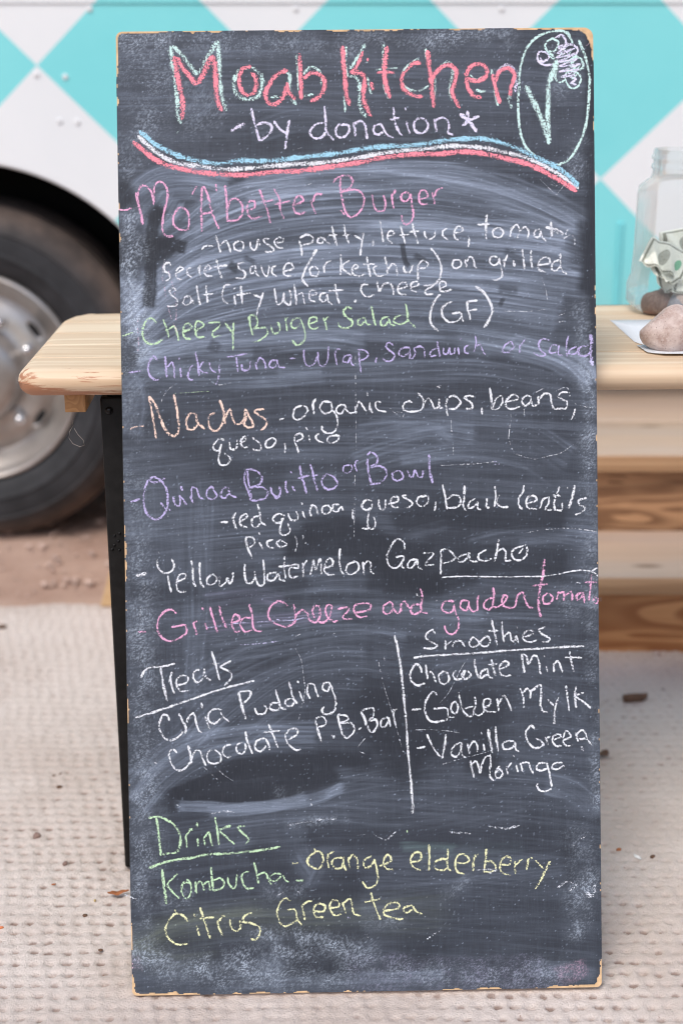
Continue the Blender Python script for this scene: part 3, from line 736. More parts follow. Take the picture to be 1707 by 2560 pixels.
  'N 3.1 37.7,859.2 29.6,856.6 27.4,849.8 32.2,847.8 37.7,853.8|'
  'N 3.0 37.0,857.8 40.3,849.7 45.7,847.6|'
  'N 3.3 58.9,875.1 61.5,862.9 62.0,854.8 71.4,844.6|'
  'N 3.1 58.1,860.9 47.2,859.1 44.4,852.3 52.5,849.5 62.0,853.5'
 ),
 ('gluten free mark', '(GF)',
  'W 3.8 103.1,886.7 94.8,876.0 90.6,863.9 90.5,851.8 94.5,845.0 100.5,840.2|'
  'W 3.4 118.0,877.1 111.2,874.5 105.0,867.8 106.2,858.3 113.6,851.5 123.1,852.1 129.9,858.1 128.7,863.5|'
  'W 3.1 128.7,863.5 117.1,861.6|'
  'W 3.1 128.7,863.5 131.9,851.3|'
  'W 3.7 136.9,877.6 137.5,867.4 139.5,860.7 141.4,851.9|'
  'W 3.4 136.9,876.9 150.5,878.1|'
  'W 3.1 138.8,864.7 149.7,867.3|'
  'W 4.1 147.3,895.7 157.4,888.8 165.4,876.5 168.7,865.7 165.2,854.9 157.6,843.6'
 ),
 ('tuna line', 'Chicky Tuna - Wrap, Sandwich or Salad',
  'L 2.7 -290.4,792.6 -275.5,794.5|'
  'L 3.3 -254.4,807.0 -258.3,813.1 -264.5,805.1 -266.1,794.3 -262.2,786.2 -255.5,782.8 -250.7,786.1|'
  'L 3.3 -244.6,813.0 -243.7,799.5 -242.6,786.0|'
  'L 3.0 -242.4,798.1 -236.2,804.8 -233.6,798.0 -233.2,784.5|'
  'L 3.1 -225.5,797.9 -224.7,785.7|'
  'L 2.7 -226.9,811.4 -226.7,808.0|'
  'L 3.0 -210.0,801.1 -212.7,797.7 -216.2,788.3 -213.6,782.9 -208.9,782.8|'
  'L 3.3 -206.3,817.9 -203.8,804.4 -202.1,787.5|'
  'L 3.0 -196.4,805.6 -201.9,796.9 -195.9,791.5 -190.5,791.4|'
  'L 3.0 -189.3,804.2 -186.4,794.7 -180.4,791.3|'
  'L 3.1 -176.9,802.0 -177.0,790.5 -180.7,775.7|'
  'L 2.7 -167.3,810.9 -156.4,811.9 -141.5,815.1|'
  'L 3.0 -155.1,810.5 -153.9,799.7 -152.7,791.6|'
  'L 3.0 -148.5,801.7 -147.3,794.2 -140.5,794.1 -137.7,799.5 -137.6,804.9|'
  'L 3.0 -130.9,803.5 -129.0,794.0|'
  'L 3.0 -128.9,802.1 -125.4,809.5 -120.1,804.7 -117.5,794.5|'
  'L 2.9 -102.5,805.8 -110.6,805.2 -113.4,799.2 -108.0,796.4 -102.5,803.1|'
  'L 2.9 -104.4,806.5 -101.2,797.7 -93.7,796.3|'
  'L 2.2 -87.5,807.6 -80.7,808.2|'
  'L 2.9 -69.7,818.9 -69.6,808.1 -66.0,798.6 -57.8,799.9 -52.9,810.6 -52.2,816.0|'
  'L 2.9 -52.2,813.3 -51.1,801.1 -45.7,797.7 -40.2,805.0 -38.6,822.6|'
  'L 2.9 -30.5,817.1 -30.0,806.3 -28.1,798.8|'
  'L 2.7 -30.6,813.0 -27.8,818.4 -23.7,819.0|'
  'L 2.7 -10.3,811.4 -18.4,810.2 -20.6,803.4 -14.5,802.0 -10.3,810.1 -9.8,800.6 -6.4,797.9|'
  'L 2.9 -0.8,815.4 0.4,801.8 2.3,789.0|'
  'L 2.7 -2.1,818.1 7.4,816.6 11.4,811.2 5.9,805.8 -0.9,804.6|'
  'L 2.7 21.5,808.3 20.7,800.9|'
  'L 3.0 43.4,822.9 37.3,826.4 33.9,821.7 38.5,816.2 44.6,810.7 41.1,804.0 34.3,802.8 28.9,806.9|'
  'L 2.9 63.0,820.0 53.5,818.7 50.0,812.0 56.0,808.6 62.9,814.6|'
  'L 2.9 63.0,821.3 64.2,811.9 62.8,803.8|'
  'L 2.9 65.5,805.1 71.0,811.8 69.7,818.5 77.9,821.1 81.9,817.0 82.5,806.9|'
  'L 3.0 98.3,827.4 100.2,816.6 102.1,807.1|'
  'L 2.9 98.2,819.3 90.0,814.0 90.6,808.6 98.1,809.8|'
  'L 2.7 106.4,819.2 107.0,811.1 111.8,812.4 113.9,819.1 115.2,811.0 119.9,812.3 120.7,819.0|'
  'L 2.7 124.8,820.3 126.0,810.1|'
  'L 1.9 127.6,829.1 128.9,830.4|'
  'L 2.7 138.4,822.2 133.6,819.5 133.5,813.4 138.2,811.4|'
  'L 2.7 146.6,833.6 147.9,826.8 145.0,812.6|'
  'L 2.7 145.8,818.7 152.6,822.7 155.2,815.9 159.3,809.7|'
  'L 2.7 192.0,826.2 183.8,820.9 181.7,812.8 189.2,812.8 195.3,819.4 192.0,826.2|'
  'L 2.7 202.8,821.4 202.7,811.2|'
  'L 2.7 203.5,819.3 209.7,829.4|'
  'L 2.9 240.3,827.0 231.4,828.5 226.6,821.8 229.9,813.6 235.3,808.8 228.5,806.9 219.7,811.7|'
  'L 2.9 250.4,820.8 243.6,820.2 240.1,812.1 246.2,810.7 251.7,816.0|'
  'L 2.7 252.4,820.8 251.6,809.3 257.1,807.2|'
  'L 2.9 264.1,832.1 261.9,818.6 262.5,805.1|'
  'L 2.7 274.8,818.5 266.6,814.5 265.2,809.8 273.4,809.7 277.6,817.1 278.8,807.6|'
  'L 4.6 292.7,834.5 293.9,820.9 292.4,807.4 295.1,800.6|'
  'L 3.0 289.8,819.6 278.9,817.1 277.5,809.0 285.6,806.2 292.5,811.5|'
  'l 5.4 292.4,802.0 295.7,793.8'
 ),
 ('nachos line', 'Nachos',
  'C 2.7 -290.9,721.1 -282.1,724.4 -271.3,724.9|'
  'C 3.5 -265.9,762.6 -262.2,743.0 -259.8,725.4 -257.4,709.2|'
  'C 3.9 -265.9,762.6 -258.7,753.8 -252.2,736.1 -247.0,722.6 -240.4,713.7 -233.7,712.2 -228.8,719.6 -229.9,737.2 -231.7,752.1 -234.8,765.6|'
  'C 3.5 -206.2,739.6 -214.3,739.7 -219.2,730.3 -217.3,720.8 -210.6,720.1 -205.1,726.1|'
  'C 3.5 -206.9,739.6 -205.0,728.8 -195.7,720.5|'
  'C 3.4 -183.2,740.7 -190.1,736.7 -190.9,725.9 -186.3,718.4 -179.5,719.0 -174.0,727.0 -171.8,736.4|'
  'C 3.9 -176.9,756.8 -172.4,744.6 -169.9,725.6|'
  'C 3.5 -171.2,732.4 -164.2,744.5 -161.7,736.3 -157.8,726.8 -151.0,726.7 -145.4,736.1 -144.6,744.2 -140.0,736.0 -134.8,723.8 -140.3,721.2 -146.3,725.3 -142.7,736.1|'
  'C 3.4 -120.3,745.2 -133.2,742.0 -123.8,734.5 -117.8,729.0 -119.9,722.3 -125.4,717.6'
 ),
 ('ingredients line', 'organic chips, beans,',
  'W 2.4 -103.5,730.2 -96.0,732.8|'
  'W 3.1 -72.8,748.7 -81.6,744.8 -84.5,734.0 -79.1,730.5 -70.3,735.1 -66.1,743.2 -70.7,748.7|'
  'W 3.7 -55.7,757.3 -59.2,749.9 -58.0,737.0|'
  'W 3.0 -35.5,752.3 -46.3,752.4 -50.5,745.7 -45.2,738.2 -35.6,741.5 -36.2,750.9|'
  'W 3.0 -35.6,742.8 -30.3,736.0 -28.4,723.8 -33.3,714.4 -41.4,713.1 -48.2,717.3 -48.1,722.7|'
  'W 3.0 -17.9,748.0 -26.1,748.1 -30.2,741.4 -24.8,737.3 -18.0,745.3|'
  'W 2.9 -18.6,748.0 -16.7,741.2 -11.3,737.8 -5.8,739.7|'
  'W 3.0 -5.7,747.8 -5.2,737.0|'
  'W 3.0 -5.1,743.8 -0.9,752.5 3.7,746.4 9.1,738.8|'
  'W 3.4 12.6,751.7 12.1,739.5|'
  'W 2.7 13.2,744.9 15.8,737.4|'
  'W 2.7 9.1,763.9 10.0,759.5|'
  'W 3.0 26.9,751.5 20.1,751.6 20.0,744.8 24.0,740.7 33.5,739.2|'
  'W 3.0 66.2,750.3 62.1,752.4 55.3,748.4 55.2,741.0 66.0,738.8 76.9,741.4 81.1,748.1|'
  'W 3.5 73.1,762.4 79.8,754.9 79.7,744.0|'
  'W 3.1 81.1,749.4 86.6,756.1 90.6,750.7 94.6,742.5 101.4,745.1|'
  'W 3.4 100.2,755.3 100.7,743.8 104.8,743.0|'
  'W 2.7 97.6,769.5 101.7,772.2 100.3,768.1|'
  'W 3.7 110.4,755.1 109.0,745.0 110.8,732.8|'
  'W 3.1 111.1,755.8 119.3,758.4 127.3,750.2 120.5,742.2 112.3,741.6|'
  'W 3.1 144.4,756.7 138.3,758.2 132.2,755.5 140.9,748.7 142.2,742.6 133.4,741.3|'
  'W 3.4 153.8,743.1 154.3,733.6|'
  'W 3.3 164.2,768.0 166.1,755.1 166.6,740.9|'
  'W 3.1 168.0,742.9 172.2,753.7 179.1,757.7 180.3,749.5 174.8,741.5 166.6,740.9|'
  'W 3.1 184.4,749.5 199.4,753.3 198.1,758.1 191.3,757.5 184.4,749.5 185.7,742.7 192.5,740.6 202.7,743.8|'
  'W 3.1 217.1,755.8 210.3,757.3 204.8,750.6 208.8,744.4 217.0,750.4|'
  'W 3.1 215.7,755.8 217.0,747.7 219.7,744.3 225.8,746.2|'
  'W 3.0 225.3,757.1 226.5,746.2|'
  'W 3.1 228.0,753.0 233.5,759.7 240.3,758.2 242.2,748.7 245.5,740.5 250.9,739.1|'
  'W 3.1 263.4,760.7 255.2,760.8 251.1,755.4 261.9,748.5 260.5,740.4 248.2,740.5|'
  'W 2.9 272.1,740.2 270.6,733.4 267.2,726.0'
 ),
 ('ingredients line', 'queso, pico',
  'W 3.0 -171.6,706.0 -178.3,707.5 -185.9,698.8 -184.0,693.3 -178.6,693.3 -175.1,701.3|'
  'W 3.0 -175.7,701.3 -177.2,691.9 -179.4,682.4 -177.5,675.7 -169.4,674.9 -164.5,682.2 -171.9,689.8|'
  'W 3.0 -165.5,703.9 -163.7,694.4 -156.9,695.7 -155.4,706.5|'
  'W 3.0 -151.3,703.7 -144.6,705.0 -145.8,710.4 -150.6,705.1 -148.7,696.9 -142.0,696.8|'
  'W 3.0 -136.4,708.9 -125.7,699.3 -127.2,692.6 -136.6,694.1|'
  'W 3.0 -112.0,708.6 -118.9,703.3 -119.0,696.5 -112.2,696.4 -106.7,704.5 -112.0,708.6|'
  'W 2.7 -95.8,701.6 -94.8,694.9 -95.7,688.8|'
  'W 2.9 -82.8,710.9 -82.9,702.8 -80.3,696.0 -77.7,687.9|'
  'W 2.9 -82.1,710.9 -75.3,713.6 -72.7,708.1 -80.9,702.8|'
  'W 2.9 -65.2,710.7 -63.3,702.6|'
  'W 2.7 -69.1,720.9 -66.4,717.5|'
  'W 2.9 -52.3,713.3 -56.4,709.2 -53.8,703.8 -46.3,701.7|'
  'W 2.9 -32.0,711.4 -26.6,709.5 -37.4,709.7 -42.2,705.0 -38.9,700.9 -29.4,702.8 -26.6,708.9'
 ),
 ('stray marks', 'faint stray chalk scratches',
  'w 1.6 191.1,735.8 190.3,726.3 188.1,710.1 188.0,702.0 194.6,684.2|'
  'w 1.6 194.6,684.2 217.7,677.1 236.8,680.3 254.5,684.8 269.6,694.8|'
  'w 1.9 191.0,726.3 189.8,722.3|'
  'w 1.9 100.6,670.3 127.8,671.3 155.0,672.5 168.6,674.4|'
  'l 2.2 167.3,674.4 175.4,673.6 174.0,670.3 168.6,671.0|'
  'w 1.4 114.9,730.0 115.4,713.8 116.6,700.2 117.5,683.9|'
  'w 1.4 207.4,742.4 207.3,731.5|'
  'w 1.4 -231.3,777.7 -240.8,771.1 -247.7,761.7 -250.6,753.7|'
  'w 1.4 -190.6,786.7 -186.7,779.9 -177.3,775.7 -162.4,778.2|'
  'N 1.1 -235.5,765.4 -209.8,766.9 -189.6,768.0|'
  'w 1.4 -192.6,746.2 -198.1,738.8 -203.6,736.2|'
  'w 1.4 37.6,743.2 47.0,739.0 55.2,736.9 53.1,732.2 37.6,742.5|'
  'w 1.2 -4.9,810.0 -5.3,755.9 -5.4,688.3|'
  'w 1.4 244.4,760.9 262.1,766.8 267.4,751.1 275.5,744.9 297.2,739.9|'
  'w 1.4 219.9,759.8 233.5,766.7|'
  'k 1.4 -245.6,928.4 -246.6,913.7 -243.5,897.5 -240.4,878.6 -236.6,862.4 -230.1,846.2 -228.9,842.1|'
  'k 1.2 -239.6,924.3 -233.3,901.4 -229.6,878.5 -230.0,854.3|'
  'k 1.2 -277.7,861.6 -278.6,848.1 -277.6,827.9 -279.5,813.1|'
  'w 1.4 230.2,909.5 232.2,904.1 236.8,889.2 239.3,871.6|'
  'w 1.9 261.7,867.3 259.6,860.6 253.5,857.9 253.4,849.8 260.2,851.1|'
  'w 1.4 184.3,864.2 218.2,863.8 241.3,866.9|'
  'w 1.6 231.4,1029.2 236.9,1035.1|'
  'w 1.4 230.8,1029.2 250.2,1010.1|'
  'w 1.6 261.2,1022.1 250.9,1009.4|'
  'w 12.2 243,1026 252,1021|'
  'w 1.6 -66.8,1023.6 -56.0,1028.2|'
  'M 1.9 -226.1,1091.3 -219.3,1097.2|'
  'w 1.6 -79.7,1069.3 -68.8,1072.5|'
  'k 1.6 289.9,1196.1 297.4,1200.7|'
  'w 1.9 -237.1,993.9 -227.8,987.1'
 ),
 ('burrito line', 'Quinoa Buritto or Bowl',
  'L 3.0 -291.2,629.4 -278.9,633.3|'
  'L 3.5 -247.4,660.6 -249.5,656.6 -261.7,654.0 -266.4,656.8 -262.2,660.8 -256.2,658.7 -248.2,651.2 -244.4,638.9 -244.6,625.4 -247.4,615.9 -257.1,607.2 -267.8,610.8 -273.7,623.1 -274.1,639.3 -269.8,654.2 -264.3,659.5|'
  'L 3.0 -253.3,628.2 -247.4,621.3 -240.6,618.5|'
  'L 3.1 -237.6,636.1 -234.4,625.2 -229.7,623.8 -228.3,630.6 -229.5,637.4|'
  'L 3.3 -229.5,637.4 -224.2,630.5 -220.2,625.0|'
  'L 3.3 -227.7,648.8 -225.1,642.7|'
  'L 3.1 -216.0,635.8 -212.1,627.0|'
  'L 3.0 -214.0,633.1 -213.1,646.6 -207.7,645.2 -203.9,634.3 -199.1,632.2|'
  'L 3.0 -186.1,643.5 -188.8,647.6 -194.9,640.9 -193.0,632.8 -184.9,632.0 -182.2,636.7 -186.8,642.9|'
  'L 3.0 -168.5,646.7 -173.9,644.7 -177.4,636.6 -172.7,632.5 -166.5,639.2|'
  'L 2.9 -167.8,646.0 -164.6,636.5 -157.2,633.4|'
  'L 3.3 -145.1,668.7 -147.3,655.2 -142.8,641.6 -138.9,628.7|'
  'L 3.0 -143.1,667.3 -142.6,655.1 -140.1,642.9 -138.9,630.7|'
  'L 3.3 -145.1,668.7 -137.0,668.6 -127.6,663.1 -125.0,654.9 -130.5,648.2 -140.0,645.6 -125.1,646.1 -117.8,639.9 -121.3,631.8 -129.4,629.9 -138.9,628.7|'
  'L 3.1 -114.3,646.6 -111.7,637.1 -103.7,632.9 -101.2,645.1|'
  'L 3.1 -103.4,646.5 -102.1,638.3 -106.3,631.6 -110.3,634.4|'
  'L 3.1 -94.5,653.8 -95.2,646.4 -92.7,637.5|'
  'L 2.9 -89.5,665.3 -86.2,662.2|'
  'L 3.1 -87.1,646.9 -83.1,639.4|'
  'L 3.5 -77.2,673.2 -74.7,658.3 -71.5,647.4 -68.9,637.2|'
  'L 3.0 -80.2,656.3 -65.2,660.2|'
  'L 3.5 -63.7,674.4 -60.4,662.2 -57.9,651.3 -54.7,639.7|'
  'L 3.0 -62.5,658.8 -54.4,660.7|'
  'L 3.3 -42.1,661.9 -47.6,657.9 -49.1,648.4 -42.4,642.3 -32.9,644.2 -30.1,650.9 -35.4,658.4 -42.2,661.2|'
  'L 2.7 -13.5,672.4 -21.0,671.1 -21.8,664.3 -15.0,662.9 -10.9,668.3 -12.8,673.0|'
  'L 2.7 -8.1,672.3 -4.8,664.1|'
  'L 2.7 -8.1,670.9 -6.0,676.3 -3.3,678.3|'
  'L 3.8 8.3,680.2 8.8,669.4 10.7,658.5 13.3,646.2|'
  'L 3.1 8.3,684.3 12.5,688.3 20.5,682.8 20.4,674.6 12.2,670.7|'
  'L 3.1 12.2,668.6 23.1,670.5 31.2,666.3 32.5,659.5 25.6,650.1 13.3,647.6|'
  'L 3.1 46.1,664.8 39.9,660.8 41.2,654.0 47.3,651.9 53.5,656.5 50.2,663.4 43.4,664.8|'
  'L 3.1 59.0,664.6 61.6,657.8 65.0,655.7 68.5,664.5 73.2,656.3 77.9,656.9 78.7,665.7|'
  'L 4.1 86.4,684.6 86.9,669.7 88.1,658.8 90.7,647.9'
 ),
 ('ingredients line', 'red quinoa, queso, black lentils',
  'W 2.9 -178.6,602.4 -168.5,602.6|'
  'W 3.3 -162.9,609.3 -160.4,599.8 -157.8,592.3|'
  'W 3.0 -162.3,606.6 -158.8,614.7|'
  'W 3.1 -152.9,602.4 -144.0,609.1 -146.0,612.5 -152.8,607.8 -152.3,598.3 -144.2,595.5|'
  'W 3.5 -131.5,625.2 -128.3,614.3 -127.2,602.0 -120.4,597.9|'
  'W 3.0 -127.7,610.2 -136.6,607.6 -138.7,599.5 -133.4,595.3 -126.5,602.0|'
  'W 3.0 -96.4,609.8 -105.2,611.9 -112.1,605.9 -108.1,600.4 -101.3,601.7 -97.8,608.4|'
  'W 3.0 -99.9,607.1 -102.0,599.0 -102.9,588.1 -97.5,584.7 -90.6,589.3 -93.2,600.2|'
  'W 3.0 -93.0,612.4 -89.1,604.2 -81.6,604.1 -80.2,609.5 -82.8,615.0|'
  'W 2.9 -74.7,614.9 -71.4,606.7|'
  'W 2.4 -75.9,625.8 -73.9,623.0|'
  'W 3.0 -65.8,616.1 -63.2,607.9|'
  'W 3.0 -64.5,614.7 -62.4,622.2 -57.6,620.1 -55.1,610.5|'
  'W 3.0 -42.7,621.9 -48.8,620.0 -48.9,612.5 -41.5,611.7 -38.0,617.1 -42.7,622.6|'
  'W 3.0 -27.8,622.4 -35.2,622.5 -36.0,615.7 -30.6,613.6 -25.8,619.6 -22.4,614.8|'
  'W 2.7 -11.3,616.7 -10.6,603.8|'
  'W 3.1 13.7,626.6 6.3,628.0 0.7,620.6 5.4,615.1 12.2,617.7 13.7,623.2|'
  'W 3.1 12.3,620.5 8.7,608.3 8.5,593.3 15.3,591.9 17.4,600.0 15.5,606.8|'
  'W 2.7 0.3,592.1 9.8,591.3|'
  'W 3.1 21.9,628.5 23.1,617.6 27.8,614.8 30.6,621.6 30.7,628.4|'
  'W 3.0 34.0,622.2 45.6,625.4 47.0,630.8 39.6,630.9 37.4,622.8 41.4,618.0 47.6,618.6|'
  'W 3.0 58.6,633.4 52.5,632.1 63.9,624.5 63.9,620.4 57.7,617.1|'
  'W 3.0 82.4,631.7 72.9,630.5 70.1,623.7 76.8,618.9 85.0,624.9 84.4,631.7 78.3,632.5|'
  'W 2.7 94.5,624.8 92.8,612.6|'
  'W 3.4 103.0,646.4 105.6,634.1 108.8,614.4|'
  'W 3.1 108.3,627.3 116.5,632.6 123.3,631.2 125.9,624.3 121.7,617.6 108.1,616.4|'
  'W 3.5 130.9,644.6 130.7,631.1 129.2,618.8 132.6,612.7|'
  'W 3.0 144.3,628.1 136.8,622.8 136.0,616.0 142.1,617.3 147.7,624.0|'
  'W 3.0 147.0,624.0 147.6,615.2 153.0,613.1|'
  'W 3.0 159.3,628.6 158.5,621.2 159.1,615.7 162.6,617.0|'
  'W 3.0 169.7,643.4 170.2,630.5 168.7,616.9|'
  'W 3.1 175.0,631.8 170.8,623.7 177.5,616.8 186.4,616.7|'
  'W 3.1 206.4,644.3 205.0,635.5 199.4,627.4 200.7,616.5 204.7,613.7|'
  'W 3.0 208.9,620.5 221.9,624.4 219.9,629.8 211.7,629.3 208.9,621.8 211.6,615.0 222.5,613.5|'
  'W 3.0 225.9,614.1 230.8,625.6 237.6,628.2 237.5,621.4 233.3,612.6 241.5,612.5|'
  'W 3.8 251.4,641.6 247.8,630.8 244.3,621.3 245.6,611.1|'
  'W 2.9 241.7,630.9 252.6,629.4|'
  'W 2.7 247.0,611.8 253.8,611.7 254.6,621.2|'
  'W 2.4 261.6,640.8 261.8,638.8|'
  'W 3.7 270.5,643.4 268.3,630.5 262.7,613.6|'
  'W 3.0 286.0,626.9 275.7,623.6 277.0,618.2 283.8,614.0 279.7,608.6 270.8,605.3'
 ),
 ('ingredients line', 'pico',
  'W 3.0 -146.4,583.3 -145.2,572.4 -138.7,555.4|'
  'W 3.0 -146.4,583.3 -136.9,581.8 -135.7,575.0 -142.6,569.0|'
  'W 3.0 -129.6,576.3 -124.3,566.7|'
  'W 2.7 -130.1,588.5 -128.1,585.8|'
  'W 3.0 -111.9,579.4 -119.4,576.8 -118.1,570.7 -111.4,568.6|'
  'W 2.9 -102.3,579.3 -107.8,574.6 -103.1,569.8 -94.9,573.1 -100.3,577.2 -105.7,578.0'
 ),
 ('gazpacho line', 'Yellow Watermelon Gazpacho',
  'W 4.9 -285.6,536.0 -272.4,539.2|'
  'W 3.3 -258.6,557.1 -257.4,545.5 -248.7,538.6 -239.2,543.2 -237.7,550.7 -241.0,556.8|'
  'W 3.0 -246.0,537.5 -244.2,525.2 -241.7,514.3|'
  'W 3.1 -234.0,527.8 -223.1,533.1 -224.4,537.9 -231.2,535.9 -234.7,526.5 -232.2,515.5 -222.7,515.0|'
  'W 3.3 -216.0,554.4 -214.1,546.3 -214.2,535.4 -213.0,525.9 -210.4,521.1|'
  'W 3.3 -205.2,552.2 -205.4,535.3 -203.6,524.4 -199.6,520.2|'
  'W 3.0 -187.8,537.3 -196.0,531.3 -195.4,524.5 -188.0,523.7 -183.8,531.1 -187.8,536.6|'
  'W 3.0 -180.4,533.8 -179.9,521.6 -173.1,525.6 -170.2,532.3 -167.7,524.1 -163.5,530.9 -163.4,539.0|'
  'W 3.3 -148.3,549.4 -148.5,534.4 -145.9,525.6 -140.5,524.8 -135.7,531.5 -136.2,539.7|'
  'W 3.3 -135.0,531.5 -131.1,521.9 -124.3,523.2 -124.0,539.5 -125.1,554.5|'
  'W 3.0 -107.8,538.2 -118.6,535.6 -119.4,528.2 -112.0,528.1 -106.4,535.5 -103.8,528.6 -97.1,526.5|'
  'W 3.1 -97.9,558.2 -98.7,544.6 -96.9,529.6|'
  'W 2.7 -106.2,544.7 -89.9,546.5|'
  'W 2.9 -91.3,544.5 -81.1,543.0 -81.1,547.1 -88.5,546.5 -92.7,539.1 -90.1,530.9 -81.3,532.8|'
  'W 3.1 -74.9,549.7 -74.5,531.3|'
  'W 2.7 -74.3,545.6 -69.4,553.0|'
  'W 3.1 -61.3,553.6 -65.6,533.9|'
  'W 3.0 -61.3,553.6 -58.8,539.9 -53.1,554.8 -51.4,534.4|'
  'W 3.0 -46.5,542.5 -36.9,546.4 -38.2,553.9 -43.6,553.3 -47.9,539.8 -42.6,533.6 -35.1,534.1|'
  'W 3.3 -27.8,567.4 -28.7,551.7 -26.8,539.5 -22.9,533.3|'
  'W 3.0 -8.4,550.1 -17.9,546.1 -20.1,536.7 -14.0,533.8 -4.4,540.5 -5.7,548.7 -11.1,550.8|'
  'W 3.0 1.2,549.9 2.3,533.6|'
  'W 3.0 1.8,545.9 8.0,550.5 11.3,547.1 10.5,537.6 15.2,534.1|'
  'W 3.1 54.4,564.8 53.1,573.7 45.0,577.9 36.7,568.5 31.8,556.3 33.7,545.4 40.5,541.2 47.3,543.8 52.9,553.3|'
  'W 3.0 42.7,554.8 52.9,555.3 50.7,542.4 54.7,541.0|'
  'W 3.0 71.2,551.7 61.0,550.4 57.5,542.3 63.6,541.6 69.8,550.3 71.1,542.1 76.5,538.7|'
  'W 3.0 76.7,559.7 90.3,558.9 81.4,547.4 81.3,544.0 91.5,545.2|'
  'W 3.1 100.0,563.5 99.9,549.9 99.6,532.2|'
  'W 3.1 100.0,563.5 107.5,564.1 115.6,557.8 118.3,552.3 107.3,547.1 102.5,546.4|'
  'W 3.0 136.7,558.9 122.4,553.6 123.7,547.5 131.9,550.8 136.0,558.9 137.3,549.3 146.8,547.6|'
  'W 3.0 157.9,562.7 148.3,557.4 148.2,550.6 155.0,548.4 165.9,551.7|'
  'W 3.4 173.7,576.1 171.5,562.5 167.9,547.5|'
  'W 3.0 171.5,559.8 178.3,563.7 182.4,559.6 182.3,548.7 189.1,548.6|'
  'W 3.0 205.6,567.4 191.9,562.2 190.5,554.0 197.2,548.5 206.8,552.4 209.7,561.9 207.0,568.8|'
  'W 2.4 204.9,564.7 198.7,556.6|'
  'W 2.2 101.0,528.4 126.2,529.4 153.4,528.7 180.7,527.9 207.9,527.9 229.8,528.1 248.9,530.3 269.4,534.4 283.1,534.6 294.0,531.7 299.4,526.8|'
  'W 2.2 291.3,533.8 298.8,537.8'
 ),
 ('grilled cheeze line', 'Grilled Cheeze and garden tomato',
  'K 3.3 -284.1,464.9 -274.3,465.0|'
  'K 3.3 -235.3,487.7 -242.7,492.6 -252.3,488.7 -259.2,477.9 -259.4,465.6 -252.8,456.0 -243.4,452.5 -231.1,457.0 -222.8,463.7 -224.1,473.3|'
  'K 3.0 -242.4,470.1 -224.1,473.3|'
  'K 3.3 -209.7,477.8 -213.9,474.5 -212.0,466.3 -209.4,458.8|'
  'K 3.0 -199.6,474.9 -197.0,466.1|'
  'K 3.0 -203.4,494.7 -200.7,490.3|'
  'K 3.8 -193.2,495.3 -190.6,485.0 -186.8,472.7 -184.2,462.5|'
  'K 3.8 -181.6,496.4 -179.1,484.8 -172.6,468.4|'
  'K 3.3 -165.7,473.7 -155.5,479.0 -158.8,484.5 -162.8,484.6 -165.7,473.7 -161.8,463.5 -155.7,464.1|'
  'K 3.4 -143.6,497.9 -139.8,484.3 -139.3,470.6 -135.3,463.8 -127.9,463.9|'
  'K 3.1 -139.8,480.2 -151.4,480.3 -154.9,472.2 -149.6,463.3 -140.1,465.2|'
  'K 3.3 -94.7,495.2 -104.1,501.4 -113.7,497.5 -119.3,488.0 -118.0,478.5 -107.3,471.5 -97.8,468.6 -88.2,472.6 -84.0,483.4|'
  'K 3.7 -87.2,497.1 -85.3,486.2 -85.5,472.5|'
  'K 3.3 -84.7,482.1 -77.1,489.4 -70.4,485.9 -67.8,477.7 -62.4,473.6 -57.6,474.8 -54.1,483.0 -55.3,493.9 -60.8,494.0 -63.6,487.2 -61.0,479.0|'
  'K 3.3 -57.6,474.8 -50.2,473.4 -43.3,478.7 -39.0,493.6 -43.8,495.8 -47.2,489.7 -44.6,480.1 -36.6,474.5 -31.1,475.8|'
  'K 3.1 -32.3,490.1 -20.0,492.0 -17.3,489.2 -25.6,479.8 -22.9,477.1 -13.4,477.6|'
  'K 3.3 -9.2,485.0 8.5,488.8 10.0,495.6 3.2,497.1 -9.1,494.6 -10.6,486.4 -3.9,479.5 5.7,480.7|'
  'K 3.3 36.5,498.7 27.6,494.0 26.2,485.9 31.6,482.4 39.8,489.7|'
  'K 3.1 37.2,498.0 39.8,488.4 45.2,483.5 48.7,489.6 47.4,496.4|'
  'K 3.3 47.3,492.4 52.9,499.1 57.5,492.2 60.9,488.7|'
  'K 3.8 73.5,515.1 76.1,505.6 73.9,490.6 75.8,485.1 82.6,483.0|'
  'K 3.3 72.6,494.7 63.7,493.5 60.9,485.3 65.6,481.9 75.2,486.5|'
  'K 3.3 116.3,498.2 104.0,497.0 100.5,488.8 106.6,483.3 113.4,484.6 116.2,494.1|'
  'K 3.1 115.5,492.7 118.1,483.1 121.5,474.9 120.6,462.6 113.1,455.9 106.3,458.7 103.6,467.0|'
  'K 3.1 134.0,498.6 125.8,498.0 124.4,489.9 131.1,485.7 134.6,493.8|'
  'K 3.1 134.7,497.9 135.3,489.7 140.6,484.2 146.1,486.8|'
  'K 3.1 147.0,505.2 145.6,496.4 146.1,485.4|'
  'K 3.7 166.2,515.1 166.8,502.9 165.3,490.6 170.7,489.2|'
  'K 3.3 165.4,501.5 157.2,498.9 153.7,490.8 159.8,486.6 165.3,490.6|'
  'K 3.3 170.7,489.2 180.3,495.8 183.1,504.0 179.0,504.0 176.9,495.9 180.3,489.7 192.5,489.5 194.7,498.4|'
  'K 3.3 194.6,492.9 196.8,503.8 203.6,507.8 206.3,498.2 210.3,489.9 216.4,487.8|'
  'K 4.1 231.4,549.6 229.8,531.9 225.5,512.9 223.3,495.2 223.9,484.3 226.5,476.0|'
  'K 3.0 215.3,515.8 235.1,518.2|'
  'K 3.1 235.0,506.6 229.5,501.9 230.1,493.7 237.6,493.6 241.8,500.4 236.4,505.9|'
  'K 3.1 246.5,497.6 248.7,508.5|'
